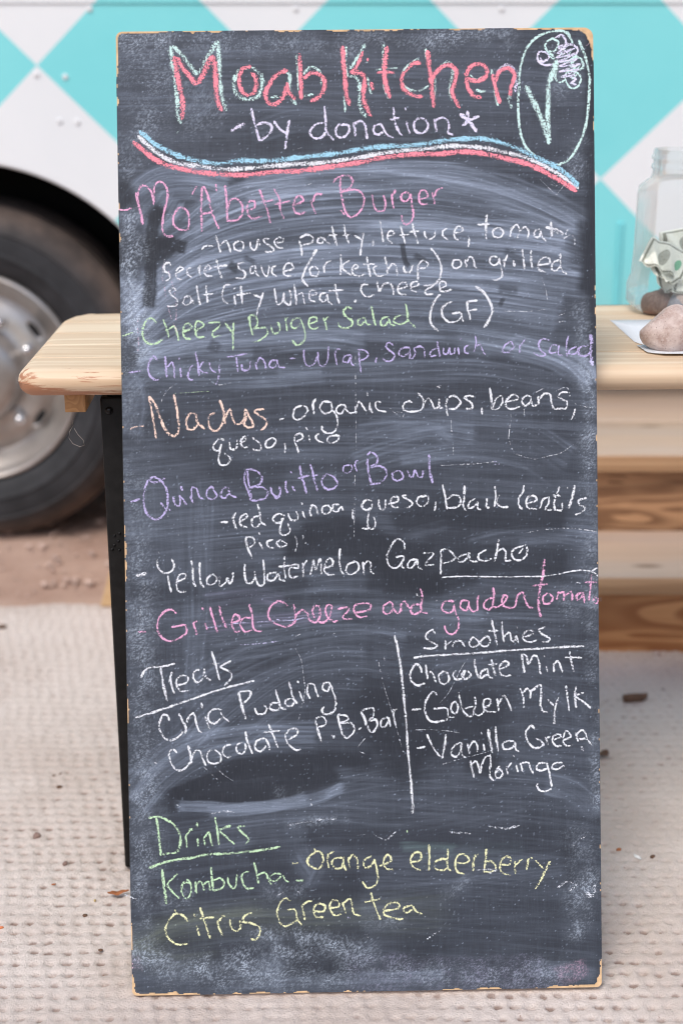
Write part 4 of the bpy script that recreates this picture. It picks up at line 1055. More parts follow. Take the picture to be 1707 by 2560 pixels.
  'K 3.1 248.0,505.8 255.5,507.0 255.4,496.8 256.8,501.5 265.1,508.2 266.4,501.4 265.6,495.9|'
  'K 3.0 278.7,507.3 271.8,502.7 273.2,497.2 278.7,501.2 280.1,506.6 282.0,493.0|'
  'K 3.4 290.5,530.4 289.7,514.7 287.5,496.3|'
  'K 3.5 282.2,519.2 298.0,519.8|'
  'K 3.0 295.0,500.3 292.9,494.2 297.7,492.7 299.1,498.2 293.7,501.0'
 ),
 ('smoothies heading', 'Smoothies, underlined',
  'W 3.0 91.8,456.2 87.8,461.8 79.6,455.1 82.9,448.2 93.7,442.6 89.6,438.5 76.0,438.7|'
  'W 3.1 104.1,448.5 104.6,436.2|'
  'W 3.0 104.7,442.4 112.9,446.4 114.2,439.5|'
  'W 3.0 114.3,445.0 122.5,447.6 129.2,440.0|'
  'W 3.0 140.3,452.8 134.7,444.7 137.4,439.2 145.6,441.8 152.5,449.8 158.0,452.5 161.4,447.0 157.9,440.2 151.1,440.3 145.7,447.2 140.3,451.4|'
  'W 3.3 163.0,473.6 166.9,457.8 170.2,441.4|'
  'W 2.9 158.8,459.3 171.7,459.8|'
  'W 3.3 176.6,471.3 177.2,457.7 179.1,444.7|'
  'W 3.0 178.5,450.8 185.4,456.9 188.7,446.6|'
  'W 3.0 186.6,448.0 192.1,445.2 194.2,453.3|'
  'W 3.0 194.2,453.3 197.5,443.0|'
  'W 2.2 195.3,464.2 196.1,462.2|'
  'W 3.0 204.4,450.4 216.1,455.7 214.1,459.2 205.8,457.2 203.0,449.1 211.2,444.2 220.8,446.8|'
  'W 3.1 231.2,463.7 223.6,459.7 227.7,454.2 237.2,448.6 234.4,444.5 227.6,444.6|'
  'W 3.3 63.6,426.6 77.3,428.5 97.7,429.5 138.7,431.2 179.7,433.7 220.6,435.8 254.8,437.4 280.8,438.1'
 ),
 ('smoothie line', 'Chocolate Mint',
  'W 3.3 74.2,407.3 71.6,415.6 66.2,418.4 59.2,406.2 60.5,398.0 65.9,392.4 69.9,391.3 78.1,394.3|'
  'W 3.3 79.1,418.2 79.7,410.0 81.6,399.0|'
  'W 3.0 81.7,405.9 86.5,408.5 91.8,394.8|'
  'W 2.9 102.6,409.6 96.0,404.3 97.2,394.7 102.7,392.5 108.2,397.2 106.9,405.5 102.6,409.0|'
  'W 3.0 117.3,410.1 113.8,404.0 116.5,398.5 124.7,399.7 128.9,409.2 124.7,403.8 128.8,398.3 136.3,403.6 131.6,409.2|'
  'W 3.4 141.1,424.1 142.5,410.4 146.5,399.4|'
  'W 3.0 157.6,411.5 150.0,407.5 148.6,399.4 157.5,404.7|'
  'W 3.0 157.6,411.5 158.8,401.9 164.3,399.1|'
  'W 3.4 162.5,423.1 165.1,411.4 167.7,401.1|'
  'W 2.7 158.3,416.3 169.9,417.5|'
  'W 3.1 173.3,409.9 184.9,416.6 179.5,420.7 173.3,414.0 173.9,404.4 179.3,401.9 187.5,402.2|'
  'W 3.5 200.8,429.3 202.7,417.7 204.6,405.3|'
  'W 3.1 200.8,429.3 206.9,427.2 209.5,416.2 216.5,427.0 221.9,425.6|'
  'W 3.1 221.2,425.6 223.9,416.0 223.8,406.4 226.5,403.6|'
  'W 3.0 232.0,413.1 234.0,406.2|'
  'W 2.4 229.4,426.8 230.8,425.2|'
  'W 3.0 241.6,417.1 242.2,405.4|'
  'W 3.0 242.3,415.7 247.1,419.7 253.1,405.2|'
  'W 3.4 262.3,431.8 264.2,419.4 267.5,405.7|'
  'W 3.0 256.1,424.1 278.6,423.7'
 ),
 ('smoothie line', 'Golden Mylk',
  'W 3.3 60.7,360.0 73.7,361.8|'
  'W 3.3 93.0,378.6 88.2,382.8 80.6,374.7 77.1,362.5 80.3,350.1 87.1,344.5 99.4,345.7 106.3,348.3|'
  'W 3.0 88.0,361.2 105.0,361.3 107.0,351.0 114.5,350.2|'
  'W 3.0 116.8,371.4 111.3,366.0 111.2,357.8 116.7,355.0 119.5,363.1 116.1,370.0|'
  'W 3.4 120.4,381.6 123.0,368.6 126.2,357.6 133.7,350.6 140.5,354.6|'
  'W 3.1 140.8,375.8 142.0,364.2 139.2,356.0 146.0,351.8 151.5,355.8 152.9,361.2|'
  'W 2.9 139.3,364.2 127.0,360.3|'
  'W 3.0 151.6,361.3 159.8,365.2 160.5,372.1 154.4,372.2 151.6,365.4 155.6,357.1 167.9,356.2|'
  'W 3.1 169.4,373.3 171.3,356.8|'
  'W 3.1 170.7,365.1 177.7,376.6 183.1,369.0 187.7,356.6|'
  'W 3.1 198.5,385.8 202.3,375.5 203.5,359.8|'
  'W 3.0 202.3,379.6 207.8,385.0 211.9,380.8 211.1,372.0|'
  'W 3.3 211.9,380.8 224.3,389.5 225.5,380.6 224.7,361.5 228.0,355.9 234.2,354.5|'
  'W 3.0 233.7,370.9 241.8,362.6|'
  'W 3.3 247.4,373.4 243.1,359.8 242.3,348.9 241.5,338.6|'
  'W 3.1 257.1,388.4 259.0,374.6 260.9,356.1|'
  'W 3.4 270.1,387.5 268.6,374.5 269.8,359.4|'
  'W 3.3 280.2,379.1 269.3,374.5 278.8,367.5 288.9,358.8'
 ),
 ('smoothie line', 'Vanilla Green Moringa',
  'W 3.3 66.5,311.3 77.8,312.9|'
  'W 3.3 79.4,328.9 85.4,315.8 92.1,304.7 98.8,297.7|'
  'W 3.3 103.4,328.5 101.8,314.1 98.9,297.1|'
  'W 3.0 122.4,317.9 113.4,312.6 110.6,303.0 116.7,299.5 123.0,309.7 123.1,317.9|'
  'W 3.0 122.3,315.2 124.2,301.4 129.0,297.9|'
  'W 3.1 130.6,316.4 133.8,302.7|'
  'W 3.0 132.5,309.5 138.8,319.0 143.5,313.5 143.4,305.2|'
  'W 3.0 151.0,315.4 153.0,306.5|'
  'W 3.3 148.5,330.5 149.5,327.7|'
  'W 4.1 157.4,334.5 158.7,324.2 160.6,314.6 162.5,303.6|'
  'W 3.8 167.0,337.7 167.5,322.7 170.1,305.5|'
  'W 3.0 190.7,318.2 181.1,318.3 175.6,314.3 178.3,308.1 187.9,310.0 191.4,316.8|'
  'W 3.0 191.4,317.5 192.7,307.2 198.1,305.0|'
  'W 3.3 216.9,332.8 212.8,337.7 205.9,330.3 207.1,319.3 213.9,310.3 219.3,308.8 229.0,313.4|'
  'W 3.1 218.1,321.2 227.6,314.8 226.2,312.1|'
  'W 3.0 229.8,323.0 233.8,312.7|'
  'W 2.7 231.8,320.9 236.6,324.3|'
  'W 3.0 239.3,318.8 249.6,322.7 248.3,326.2 241.4,324.2 239.3,317.4 244.0,311.1 250.9,311.4|'
  'W 3.0 252.3,318.5 262.6,322.5 260.6,328.0 256.5,330.1 253.7,324.0 253.6,314.4 259.1,310.9 265.9,312.8|'
  'W 3.1 268.8,327.9 272.1,316.2|'
  'W 3.0 269.5,325.1 277.1,331.2 281.1,327.7 282.4,320.8 272.8,319.6|'
  'W 3.0 282.4,320.8 289.2,311.8|'
  'W 3.3 134.4,294.4 136.3,283.4 138.9,272.4|'
  'W 3.0 135.7,288.9 141.2,293.6 144.6,287.4 146.5,278.4 148.7,287.3 153.6,298.2 159.1,300.9|'
  'W 3.4 159.4,302.2 160.3,291.2 158.9,280.3 160.1,272.0 164.2,268.1|'
  'W 3.0 171.9,286.9 167.1,280.2 167.0,272.6 172.4,271.8 175.2,277.3 171.2,282.8 167.0,277.4|'
  'W 3.0 179.4,286.8 182.1,275.8|'
  'W 2.7 180.1,282.7 187.0,290.8|'
  'W 3.0 192.5,288.0 195.1,278.3|'
  'W 2.7 189.2,300.4 190.5,297.9|'
  'W 3.0 198.0,290.6 201.2,278.9|'
  'W 3.0 197.9,289.9 208.2,290.5 210.9,282.2 214.9,276.6|'
  'W 3.1 230.8,290.1 220.5,288.9 219.1,282.0 224.5,279.9 232.8,283.2|'
  'W 3.1 231.5,290.1 234.8,277.7 236.7,266.7 237.3,257.0 231.1,253.7 222.9,254.5 218.8,260.1 220.3,264.2|'
  'W 3.0 252.0,289.7 241.0,288.5 238.9,282.4 246.5,281.6 252.0,285.6 254.7,284.2'
 ),
 ('divider line', 'vertical chalk line between treats and smoothies',
  'W 3.8 40.1,455.7 42.7,444.7 45.2,429.6 47.7,413.2 48.9,398.2 50.1,384.8 51.9,364.2 53.4,343.7 54.4,323.1 55.8,299.8 57.6,279.2 59.1,261.4 59.3,252.0 60.6,239.7 59.7,227.3'
 ),
 ('treats heading', 'Treats, underlined',
  'W 3.3 -281.4,406.7 -277.9,414.2 -269.7,419.5 -257.5,420.0 -238.4,423.8|'
  'W 4.1 -256.8,419.3 -255.0,407.0 -252.5,390.9 -248.7,376.5|'
  'W 3.3 -244.8,409.6 -244.2,401.4 -243.0,394.8 -239.7,385.9|'
  'W 3.0 -246.3,400.1 -243.4,409.6 -242.7,413.6|'
  'W 3.1 -236.2,396.1 -225.2,399.3 -221.8,405.4 -229.2,408.9 -236.7,402.9 -236.2,394.7 -230.9,388.5 -222.0,389.3|'
  'W 3.1 -207.3,415.8 -212.8,414.5 -215.6,406.4 -211.7,399.5 -203.4,404.8 -201.3,414.3|'
  'W 3.1 -201.9,417.1 -199.3,406.1 -192.6,400.9|'
  'W 3.4 -192.0,438.7 -187.5,423.7 -182.4,401.8|'
  'W 3.0 -193.7,422.4 -182.8,423.6|'
  'W 3.1 -167.1,426.4 -180.8,418.8 -169.4,412.5 -166.8,405.6 -172.3,398.9 -176.4,394.6|'
  'W 3.3 -290.0,355.7 -265.2,363.1 -237.9,371.6 -210.6,380.7 -183.3,389.8 -162.9,394.9 -138.3,400.7'
 ),
 ('treat line', 'Chia Pudding',
  'W 3.3 -246.4,351.2 -249.0,358.1 -254.4,358.9 -259.3,348.7 -258.8,339.1 -252.2,328.8 -244.1,326.6 -235.9,330.6 -229.0,337.3|'
  'W 3.7 -234.7,360.6 -230.1,351.0 -226.2,342.7 -227.0,334.5|'
  'W 3.3 -226.1,345.4 -221.9,356.3 -216.4,360.3 -212.5,347.9 -209.9,338.3 -205.2,335.8|'
  'W 3.1 -201.5,356.0 -195.7,338.8|'
  'W 3.0 -206.0,373.8 -204.7,366.3|'
  'W 3.1 -180.3,364.5 -189.1,365.3 -197.4,358.6 -196.2,349.7 -189.4,346.9 -180.5,354.3|'
  'W 3.1 -181.7,361.1 -177.1,354.2 -171.0,348.6|'
  'W 3.7 -158.9,386.7 -155.1,370.2 -149.9,351.7|'
  'W 3.1 -158.9,386.7 -143.3,387.1 -145.4,379.0 -152.3,372.2|'
  'W 3.0 -138.8,365.9 -134.9,358.3 -126.7,358.9 -123.2,364.3 -126.5,369.8|'
  'W 3.5 -112.0,388.7 -108.7,377.7 -105.5,366.7 -98.8,363.2|'
  'W 3.0 -107.5,372.2 -117.0,371.0 -118.5,364.2 -110.3,362.7 -104.8,368.1|'
  'W 3.5 -94.7,398.6 -92.2,388.4 -89.6,377.4 -84.3,370.5|'
  'W 3.0 -91.0,377.4 -99.2,374.8 -98.6,368.7 -91.1,367.9 -88.3,373.3|'
  'W 3.0 -82.0,386.2 -76.1,371.7|'
  'W 3.0 -83.9,399.8 -82.3,396.4|'
  'W 3.1 -73.2,386.7 -67.9,376.4|'
  'W 3.1 -71.9,382.6 -70.3,394.8 -63.5,394.7 -60.9,387.9 -57.6,378.3|'
  'W 3.0 -43.1,397.2 -49.9,395.9 -52.0,389.1 -46.0,385.6 -42.4,394.4|'
  'W 3.3 -43.1,397.2 -37.8,382.0 -35.3,371.1 -38.1,360.2 -46.4,356.2 -53.1,359.1 -51.0,366.5'
 ),
 ('treat line', 'Chocolate P.B. Bar',
  'W 3.3 -266.3,298.0 -262.9,297.9|'
  'W 3.0 -237.6,310.1 -242.9,315.0 -247.8,310.3 -245.9,299.3 -240.6,289.6 -233.9,287.5 -225.6,292.1 -221.4,298.9|'
  'W 3.5 -223.8,319.4 -220.6,307.1 -220.1,295.5|'
  'W 3.1 -220.0,301.6 -214.4,312.5 -209.0,312.4 -205.7,302.7 -201.1,293.1|'
  'W 3.1 -193.3,314.8 -199.5,308.1 -198.3,298.5 -191.6,295.7 -183.4,298.3 -182.6,306.5 -189.9,313.4|'
  'W 3.0 -169.4,319.9 -177.6,317.3 -179.8,309.2 -175.1,303.6 -169.0,304.2|'
  'W 3.0 -155.1,322.4 -162.0,318.4 -161.4,310.2 -154.7,308.1 -150.5,315.5 -151.8,321.0|'
  'W 3.3 -150.8,336.7 -148.3,323.7 -141.8,307.2|'
  'W 3.0 -125.8,327.4 -136.8,323.5 -138.3,313.9 -131.5,310.4 -124.6,317.8|'
  'W 3.1 -125.1,326.7 -121.2,317.8 -120.6,311.6|'
  'W 3.4 -121.5,345.1 -116.2,332.7 -109.7,314.2|'
  'W 3.0 -127.1,334.3 -106.9,336.7|'
  'W 3.1 -97.2,324.2 -84.8,332.2 -86.1,338.4 -94.3,337.8 -99.8,329.7 -97.2,320.1 -87.8,311.8 -80.3,311.6|'
  'W 3.4 -62.1,351.0 -59.5,338.7 -54.3,320.8|'
  'W 3.1 -62.1,351.0 -53.2,353.6 -48.5,348.0 -50.6,342.6 -58.2,340.0|'
  'W 3.1 -42.0,328.8 -37.9,328.0 -40.0,325.3|'
  'W 3.3 -33.4,356.0 -31.5,345.0 -27.0,328.6|'
  'W 3.1 -33.4,356.0 -21.9,353.8 -20.6,349.0 -30.2,345.0 -16.5,344.8 -12.5,337.9 -14.0,332.4 -22.3,325.7 -27.0,329.2|'
  'W 3.3 -7.1,335.8 -3.7,339.1|'
  'W 3.9 -4.1,359.0 -0.1,351.4 3.8,340.4 8.5,332.1|'
  'W 3.3 -4.1,359.6 5.5,362.9 12.3,362.8 12.2,353.9 6.7,347.2 14.9,348.4 16.8,341.5 13.3,334.7 9.2,332.1|'
  'W 3.0 30.6,351.6 22.3,348.3 21.6,340.1 27.0,340.0 31.2,348.1 31.2,350.9 33.1,339.2|'
  'W 3.4 36.8,361.7 38.1,350.8 40.0,340.5|'
  'W 3.0 36.8,359.0 42.3,362.3'
 ),
 ('drinks heading', 'Drinks, underlined',
  'N 3.7 -265.4,228.8 -263.0,210.9 -261.9,197.2 -260.1,179.3|'
  'N 3.7 -275.6,227.6 -263.4,229.4 -253.9,225.8 -243.1,218.8 -236.5,207.7 -235.3,196.7 -239.6,183.8 -251.9,181.9 -260.1,180.0|'
  'N 3.1 -228.4,204.8 -227.9,196.6 -226.6,189.0|'
  'N 3.0 -228.4,202.1 -225.6,207.5 -221.5,212.9 -219.5,210.8|'
  'N 3.1 -213.5,201.1 -212.8,190.2|'
  'N 3.0 -213.9,221.0 -213.5,214.9|'
  'N 3.0 -206.0,201.7 -204.1,191.4|'
  'N 3.0 -205.3,200.3 -199.1,208.4 -197.2,200.2 -194.6,190.5|'
  'N 3.3 -191.0,227.5 -188.8,213.7 -186.4,191.8|'
  'N 3.3 -171.1,216.2 -185.4,210.3 -176.7,201.9 -166.7,192.1|'
  'N 3.1 -153.4,215.6 -162.2,214.0 -157.6,207.7 -148.8,198.7 -152.4,191.9|'
  'N 3.8 -276.0,163.4 -254.8,171.0 -228.9,175.4 -224.8,175.3 -200.2,179.7 -173.0,180.6 -145.7,182.8 -125.2,185.2 -114.2,187.1 -108.7,188.4'
 ),
 ('kombucha line', 'Kombucha - orange elderberry',
  'N 4.4 -259.3,162.9 -257.9,149.1 -256.1,135.3 -255.5,129.4 -254.3,117.0|'
  'N 3.3 -238.7,157.0 -247.0,148.9 -252.6,142.1 -245.9,132.4 -237.9,124.0|'
  'N 3.1 -223.3,143.7 -232.1,143.8 -235.0,135.0 -233.7,129.0 -228.4,123.4 -222.8,131.5 -223.3,142.5 -227.9,148.8|'
  'N 3.1 -217.1,145.6 -216.0,129.8|'
  'N 3.0 -216.5,141.5 -210.3,145.5 -207.0,138.6 -206.4,133.1|'
  'N 3.0 -206.3,141.3 -200.8,145.3 -198.2,132.9|'
  'N 3.4 -197.1,163.8 -196.0,148.0 -194.8,132.9|'
  'N 3.1 -195.3,145.3 -185.7,149.2 -181.0,143.6 -183.2,136.8 -194.8,132.9|'
  'N 3.1 -176.2,150.4 -174.3,140.8 -168.2,135.8 -165.4,143.3 -164.5,153.6|'
  'N 3.1 -148.8,157.5 -157.0,154.2 -157.8,146.0 -151.8,135.6 -143.0,136.1|'
  'N 3.4 -142.5,169.0 -139.3,155.3 -136.8,141.5|'
  'N 3.1 -138.6,152.5 -128.4,155.1 -124.4,146.7 -120.4,139.8|'
  'N 3.1 -107.8,153.3 -117.4,153.5 -122.9,146.7 -116.2,143.9 -107.9,150.6|'
  'N 3.0 -106.5,151.9 -102.5,145.0 -98.4,142.9|'
  'N 3.3 -89.6,144.5 -79.0,144.3|'
  'Y 3.0 -94.7,166.8 -85.1,166.9|'
  'Y 3.4 -62.4,181.4 -72.1,174.7 -74.2,166.5 -66.8,160.2 -58.6,160.0 -54.4,168.9 -57.0,179.9 -62.4,181.4 -65.8,184.9|'
  'Y 3.3 -48.1,178.4 -48.9,168.8 -47.0,157.8|'
  'Y 3.0 -47.5,177.0 -40.6,181.0|'
  'Y 3.3 -29.8,172.6 -40.0,171.4 -43.5,165.9 -38.2,159.0 -31.3,160.2 -28.5,168.4|'
  'Y 3.1 -28.4,173.9 -28.5,164.3 -25.2,156.0|'
  'Y 3.1 -22.9,173.1 -20.4,158.7|'
  'Y 3.1 -21.6,169.7 -17.4,176.5 -11.4,170.9 -10.2,157.8|'
  'Y 3.3 7.1,174.7 -2.5,168.0 -1.3,159.7 7.0,162.3 11.2,170.5|'
  'Y 3.1 10.5,171.9 13.7,156.7 14.9,144.3 10.7,136.1 1.1,133.5 -4.9,141.9|'
  'Y 3.1 16.5,160.8 31.6,167.4 30.4,174.3 26.3,175.0 22.1,166.2 26.0,157.8 34.9,156.3|'
  'Y 3.3 56.9,165.6 69.3,168.1 70.0,176.3 63.2,177.8 57.0,169.7 60.2,158.6 69.8,155.0|'
  'Y 3.3 80.4,187.8 80.9,172.0 80.0,154.1|'
  'Y 3.1 104.1,168.2 97.3,169.0 88.4,165.0 89.0,156.7 97.1,154.5 105.4,157.1|'
  'Y 3.4 104.4,181.9 103.6,168.9 104.1,156.5 108.2,153.6|'
  'Y 3.1 113.8,163.9 126.1,163.0 131.6,167.0 124.8,174.7 117.3,172.8 113.7,163.2 116.4,152.1 125.2,149.2|'
  'Y 3.5 139.2,173.7 137.0,164.2 136.6,152.5|'
  'Y 3.0 138.5,169.6 143.3,174.4|'
  'Y 3.4 153.7,181.1 152.1,165.3 150.6,150.2|'
  'Y 3.1 152.1,163.9 159.0,165.1 165.7,156.8 160.2,151.4 150.6,151.5|'
  'Y 3.3 172.6,160.1 183.6,160.6 183.7,168.8 178.2,170.3 172.0,164.9 171.2,153.9 176.6,148.3 184.1,146.5|'
  'Y 3.4 189.8,164.6 190.3,148.1|'
  'Y 3.0 191.1,159.1 197.3,165.9 200.8,166.1|'
  'Y 3.4 206.9,167.7 204.7,152.6|'
  'Y 3.0 207.6,167.0 212.4,168.3|'
  'Y 3.1 215.8,164.8 226.0,154.3|'
  'Y 3.5 235.0,163.8 229.4,152.9 223.1,140.6 215.4,128.3'
 ),
 ('tea line', 'Citrus Green tea',
  'Y 3.4 -227.5,94.5 -232.8,101.5 -242.3,105.1 -252.0,95.0 -256.3,82.7 -251.0,71.6 -240.2,65.2 -227.9,65.7|'
  'Y 3.0 -243.6,109.9 -243.0,103.7|'
  'Y 3.1 -216.6,89.5 -212.8,75.0|'
  'Y 3.3 -219.8,104.0 -217.8,100.5|'
  'Y 3.4 -212.2,112.8 -208.3,101.1 -204.4,87.2 -199.2,72.0|'
  'Y 3.0 -212.4,97.7 -194.0,99.4|'
  'Y 3.3 -190.0,95.2 -188.1,85.6 -183.4,75.8|'
  'Y 3.0 -187.9,93.8 -183.7,100.6 -179.7,100.8|'
  'Y 3.1 -174.3,96.3 -172.4,85.3 -166.3,81.0 -160.8,85.1 -162.0,94.7|'
  'Y 3.3 -146.2,104.7 -155.1,100.1 -157.9,93.3 -145.7,90.3 -136.2,84.6 -137.1,75.0 -141.9,69.6 -148.1,70.4|'
  'Y 3.3 -96.1,118.3 -103.5,121.9 -109.8,115.8 -114.0,103.5 -111.5,92.4 -104.7,86.1 -95.1,89.4 -88.2,94.8|'
  'Y 3.3 -101.7,106.7 -91.5,107.2 -88.2,94.8 -82.9,87.1|'
  'Y 3.4 -82.5,113.9 -80.6,104.3 -78.7,93.2|'
  'Y 3.0 -81.8,112.5 -74.2,117.2 -68.8,117.8|'
  'Y 3.3 -67.6,104.7 -55.3,104.5 -52.5,110.6 -60.6,114.2 -66.8,109.5 -65.0,97.8 -54.7,97.2|'
  'Y 3.3 -47.0,108.5 -36.1,109.7 -34.7,114.4 -41.4,118.7 -47.0,111.9 -44.4,102.2 -39.0,98.7 -32.1,100.6|'
  'Y 3.3 -30.5,115.7 -26.6,101.2|'
  'Y 3.3 -29.2,114.3 -20.9,119.7 -18.3,110.0 -15.7,100.3 -7.5,97.7|'
  'Y 3.4 5.8,127.5 7.8,117.8 11.7,106.7 17.7,92.2|'
  'Y 3.0 -2.5,115.2 18.0,119.0|'
  'Y 3.3 21.2,103.1 39.1,106.2 41.9,111.0 35.1,114.6 24.1,109.3 21.9,99.7 29.4,95.4 41.6,92.4 46.4,93.0|'
  'Y 3.3 59.0,110.0 47.3,106.8 49.3,100.5 58.2,104.5|'
  'Y 3.0 58.3,109.3 63.6,101.7 71.1,98.8'
 ),
 ('stray marks', 'faint stray chalk scratches in the lower half',
  'w 1.4 23.7,398.8 30.2,375.5 36.7,353.5 44.5,323.3 51.1,301.3|'
  'w 1.4 19.2,421.9 23.7,401.3 25.0,393.8|'
  'w 1.2 -86.0,441.2 -78.7,426.1 -75.1,395.3|'
  'w 1.2 -75.0,400.4 -74.5,386.7 -78.9,367.7 -82.5,351.3|'
  'w 1.2 137.3,431.0 124.8,413.4 114.4,393.0|'
  'w 1.2 116.5,397.4 106.7,379.8 97.0,369.0|'
  'w 1.2 -205.0,309.6 -195.6,298.5 -179.6,281.8 -167.4,273.4|'
  'w 1.2 -209.2,297.3 -195.9,283.4 -182.4,271.6|'
  'w 1.4 62.4,334.6 85.6,334.5 101.7,333.3|'
  'w 1.4 96.6,333.4 110.2,332.1 121.1,329.6|'
  'w 1.6 96.8,289.6 123.5,297.3 150.9,303.7 164.6,309.0|'
  'w 1.2 -7.6,660.1 -9.6,578.7|'
  'w 1.9 208.5,583.7 235.8,587.4 263.1,588.4 298.5,583.8|'
  'l 2.2 -197.0,468.8 -168.4,473.1 -127.7,475.2 -105.9,476.3|'
  'l 2.7 -109.9,477.7 -90.9,476.7 -69.1,480.5|'
  'l 1.9 -160.7,446.4 -134.9,447.4 -106.3,450.4|'
  'w 1.6 -240.0,244.8 -233.3,240.3|'
  'w 2.7 -195.3,231.7 -178.9,234.8 -166.7,233.2|'
  'w 3.5 -98.8,214.9 -85.1,218.1 -72.8,219.3 -59.1,221.8 -37.3,222.5|'
  'w 3.0 -69.7,248.7 -67.7,239.8|'
  'w 1.9 -10.3,201.1 -0.7,202.3|'
  'w 2.7 8.9,202.8 25.2,195.0 38.9,205.0|'
  'N 3.0 52.4,208.2 52.9,202.7|'
  'w 2.7 -115.1,125.3 -105.5,129.9|'
  'w 2.7 -87.7,131.0 -83.7,126.8|'
  'w 3.5 264.7,182.6 273.0,190.7 286.8,197.3|'
  'w 4.1 243.6,129.2 256.0,135.9 268.3,132.9 258.6,124.8|'
  'w 6.8 279.2,121.7 288.8,118.8 291.7,132.5|'
  'w 4.1 156.7,209.2 180.0,206.7 196.4,210.6|'
  'w 3.3 106.0,203.2 134.7,200.6|'
  'w 3.5 156.0,148.7 165.7,154.0 141.0,153.8|'
  'w 4.1 -2.4,73.9 1.7,69.7|'
  'w 3.5 75.5,64.2 83.8,71.0 94.9,77.7|'
  'l 4.1 -25.3,96.4 -21.3,94.9|'
  'w 3.5 -91.6,48.0 -87.5,48.6|'
  'w 2.7 -307.2,130.3 -282.9,120.3|'
  'w 1.4 -4.4,440.0 1.0,434.4|'
  'w 1.6 -85.1,456.2 -78.9,459.5|'
  'w 1.6 -63.9,464.0 -60.5,464.7|'
  'w 1.6 -40.2,459.3 -35.4,459.2|'
  'w 1.9 26.1,427.2 28.3,423.1|'
  'w 1.9 30.6,407.3 31.2,404.6|'
  'w 2.7 271.3,519.7 277.4,518.3|'
  'w 2.2 302.6,500.9 303.2,492.7|'
  'w 3.3 93.1,503.9 94.4,495.7|'
  'W 2.7 67.3,508.4 72.0,504.9|'
  'w 1.6 -231.7,587.9 -230.4,585.2|'
  'w 1.6 -257.1,566.6 -255.8,563.8|'
  'w 1.9 -244.8,614.5 -243.8,609.8|'
  'w 1.9 -274.7,524.3 -275.5,517.5|'
  'w 1.6 -280.6,495.9 -281.9,482.3|'
  'w 1.9 0.9,324.7 -6.0,317.3 -7.5,310.4 0.6,304.8|'
  'w 3.3 -84.6,585.2 -82.0,574.2 -84.2,563.4|'
  'w 3.0 -74.4,585.0 -73.2,576.8 -69.1,574.1|'
  'w 4.6 275.5,309.9 279.5,303.0|'
  'l 1.9 -297.7,50.4 -295.0,46.2|'
  'k 1.9 -298.5,42.2 -298.6,35.3'
 ),
)
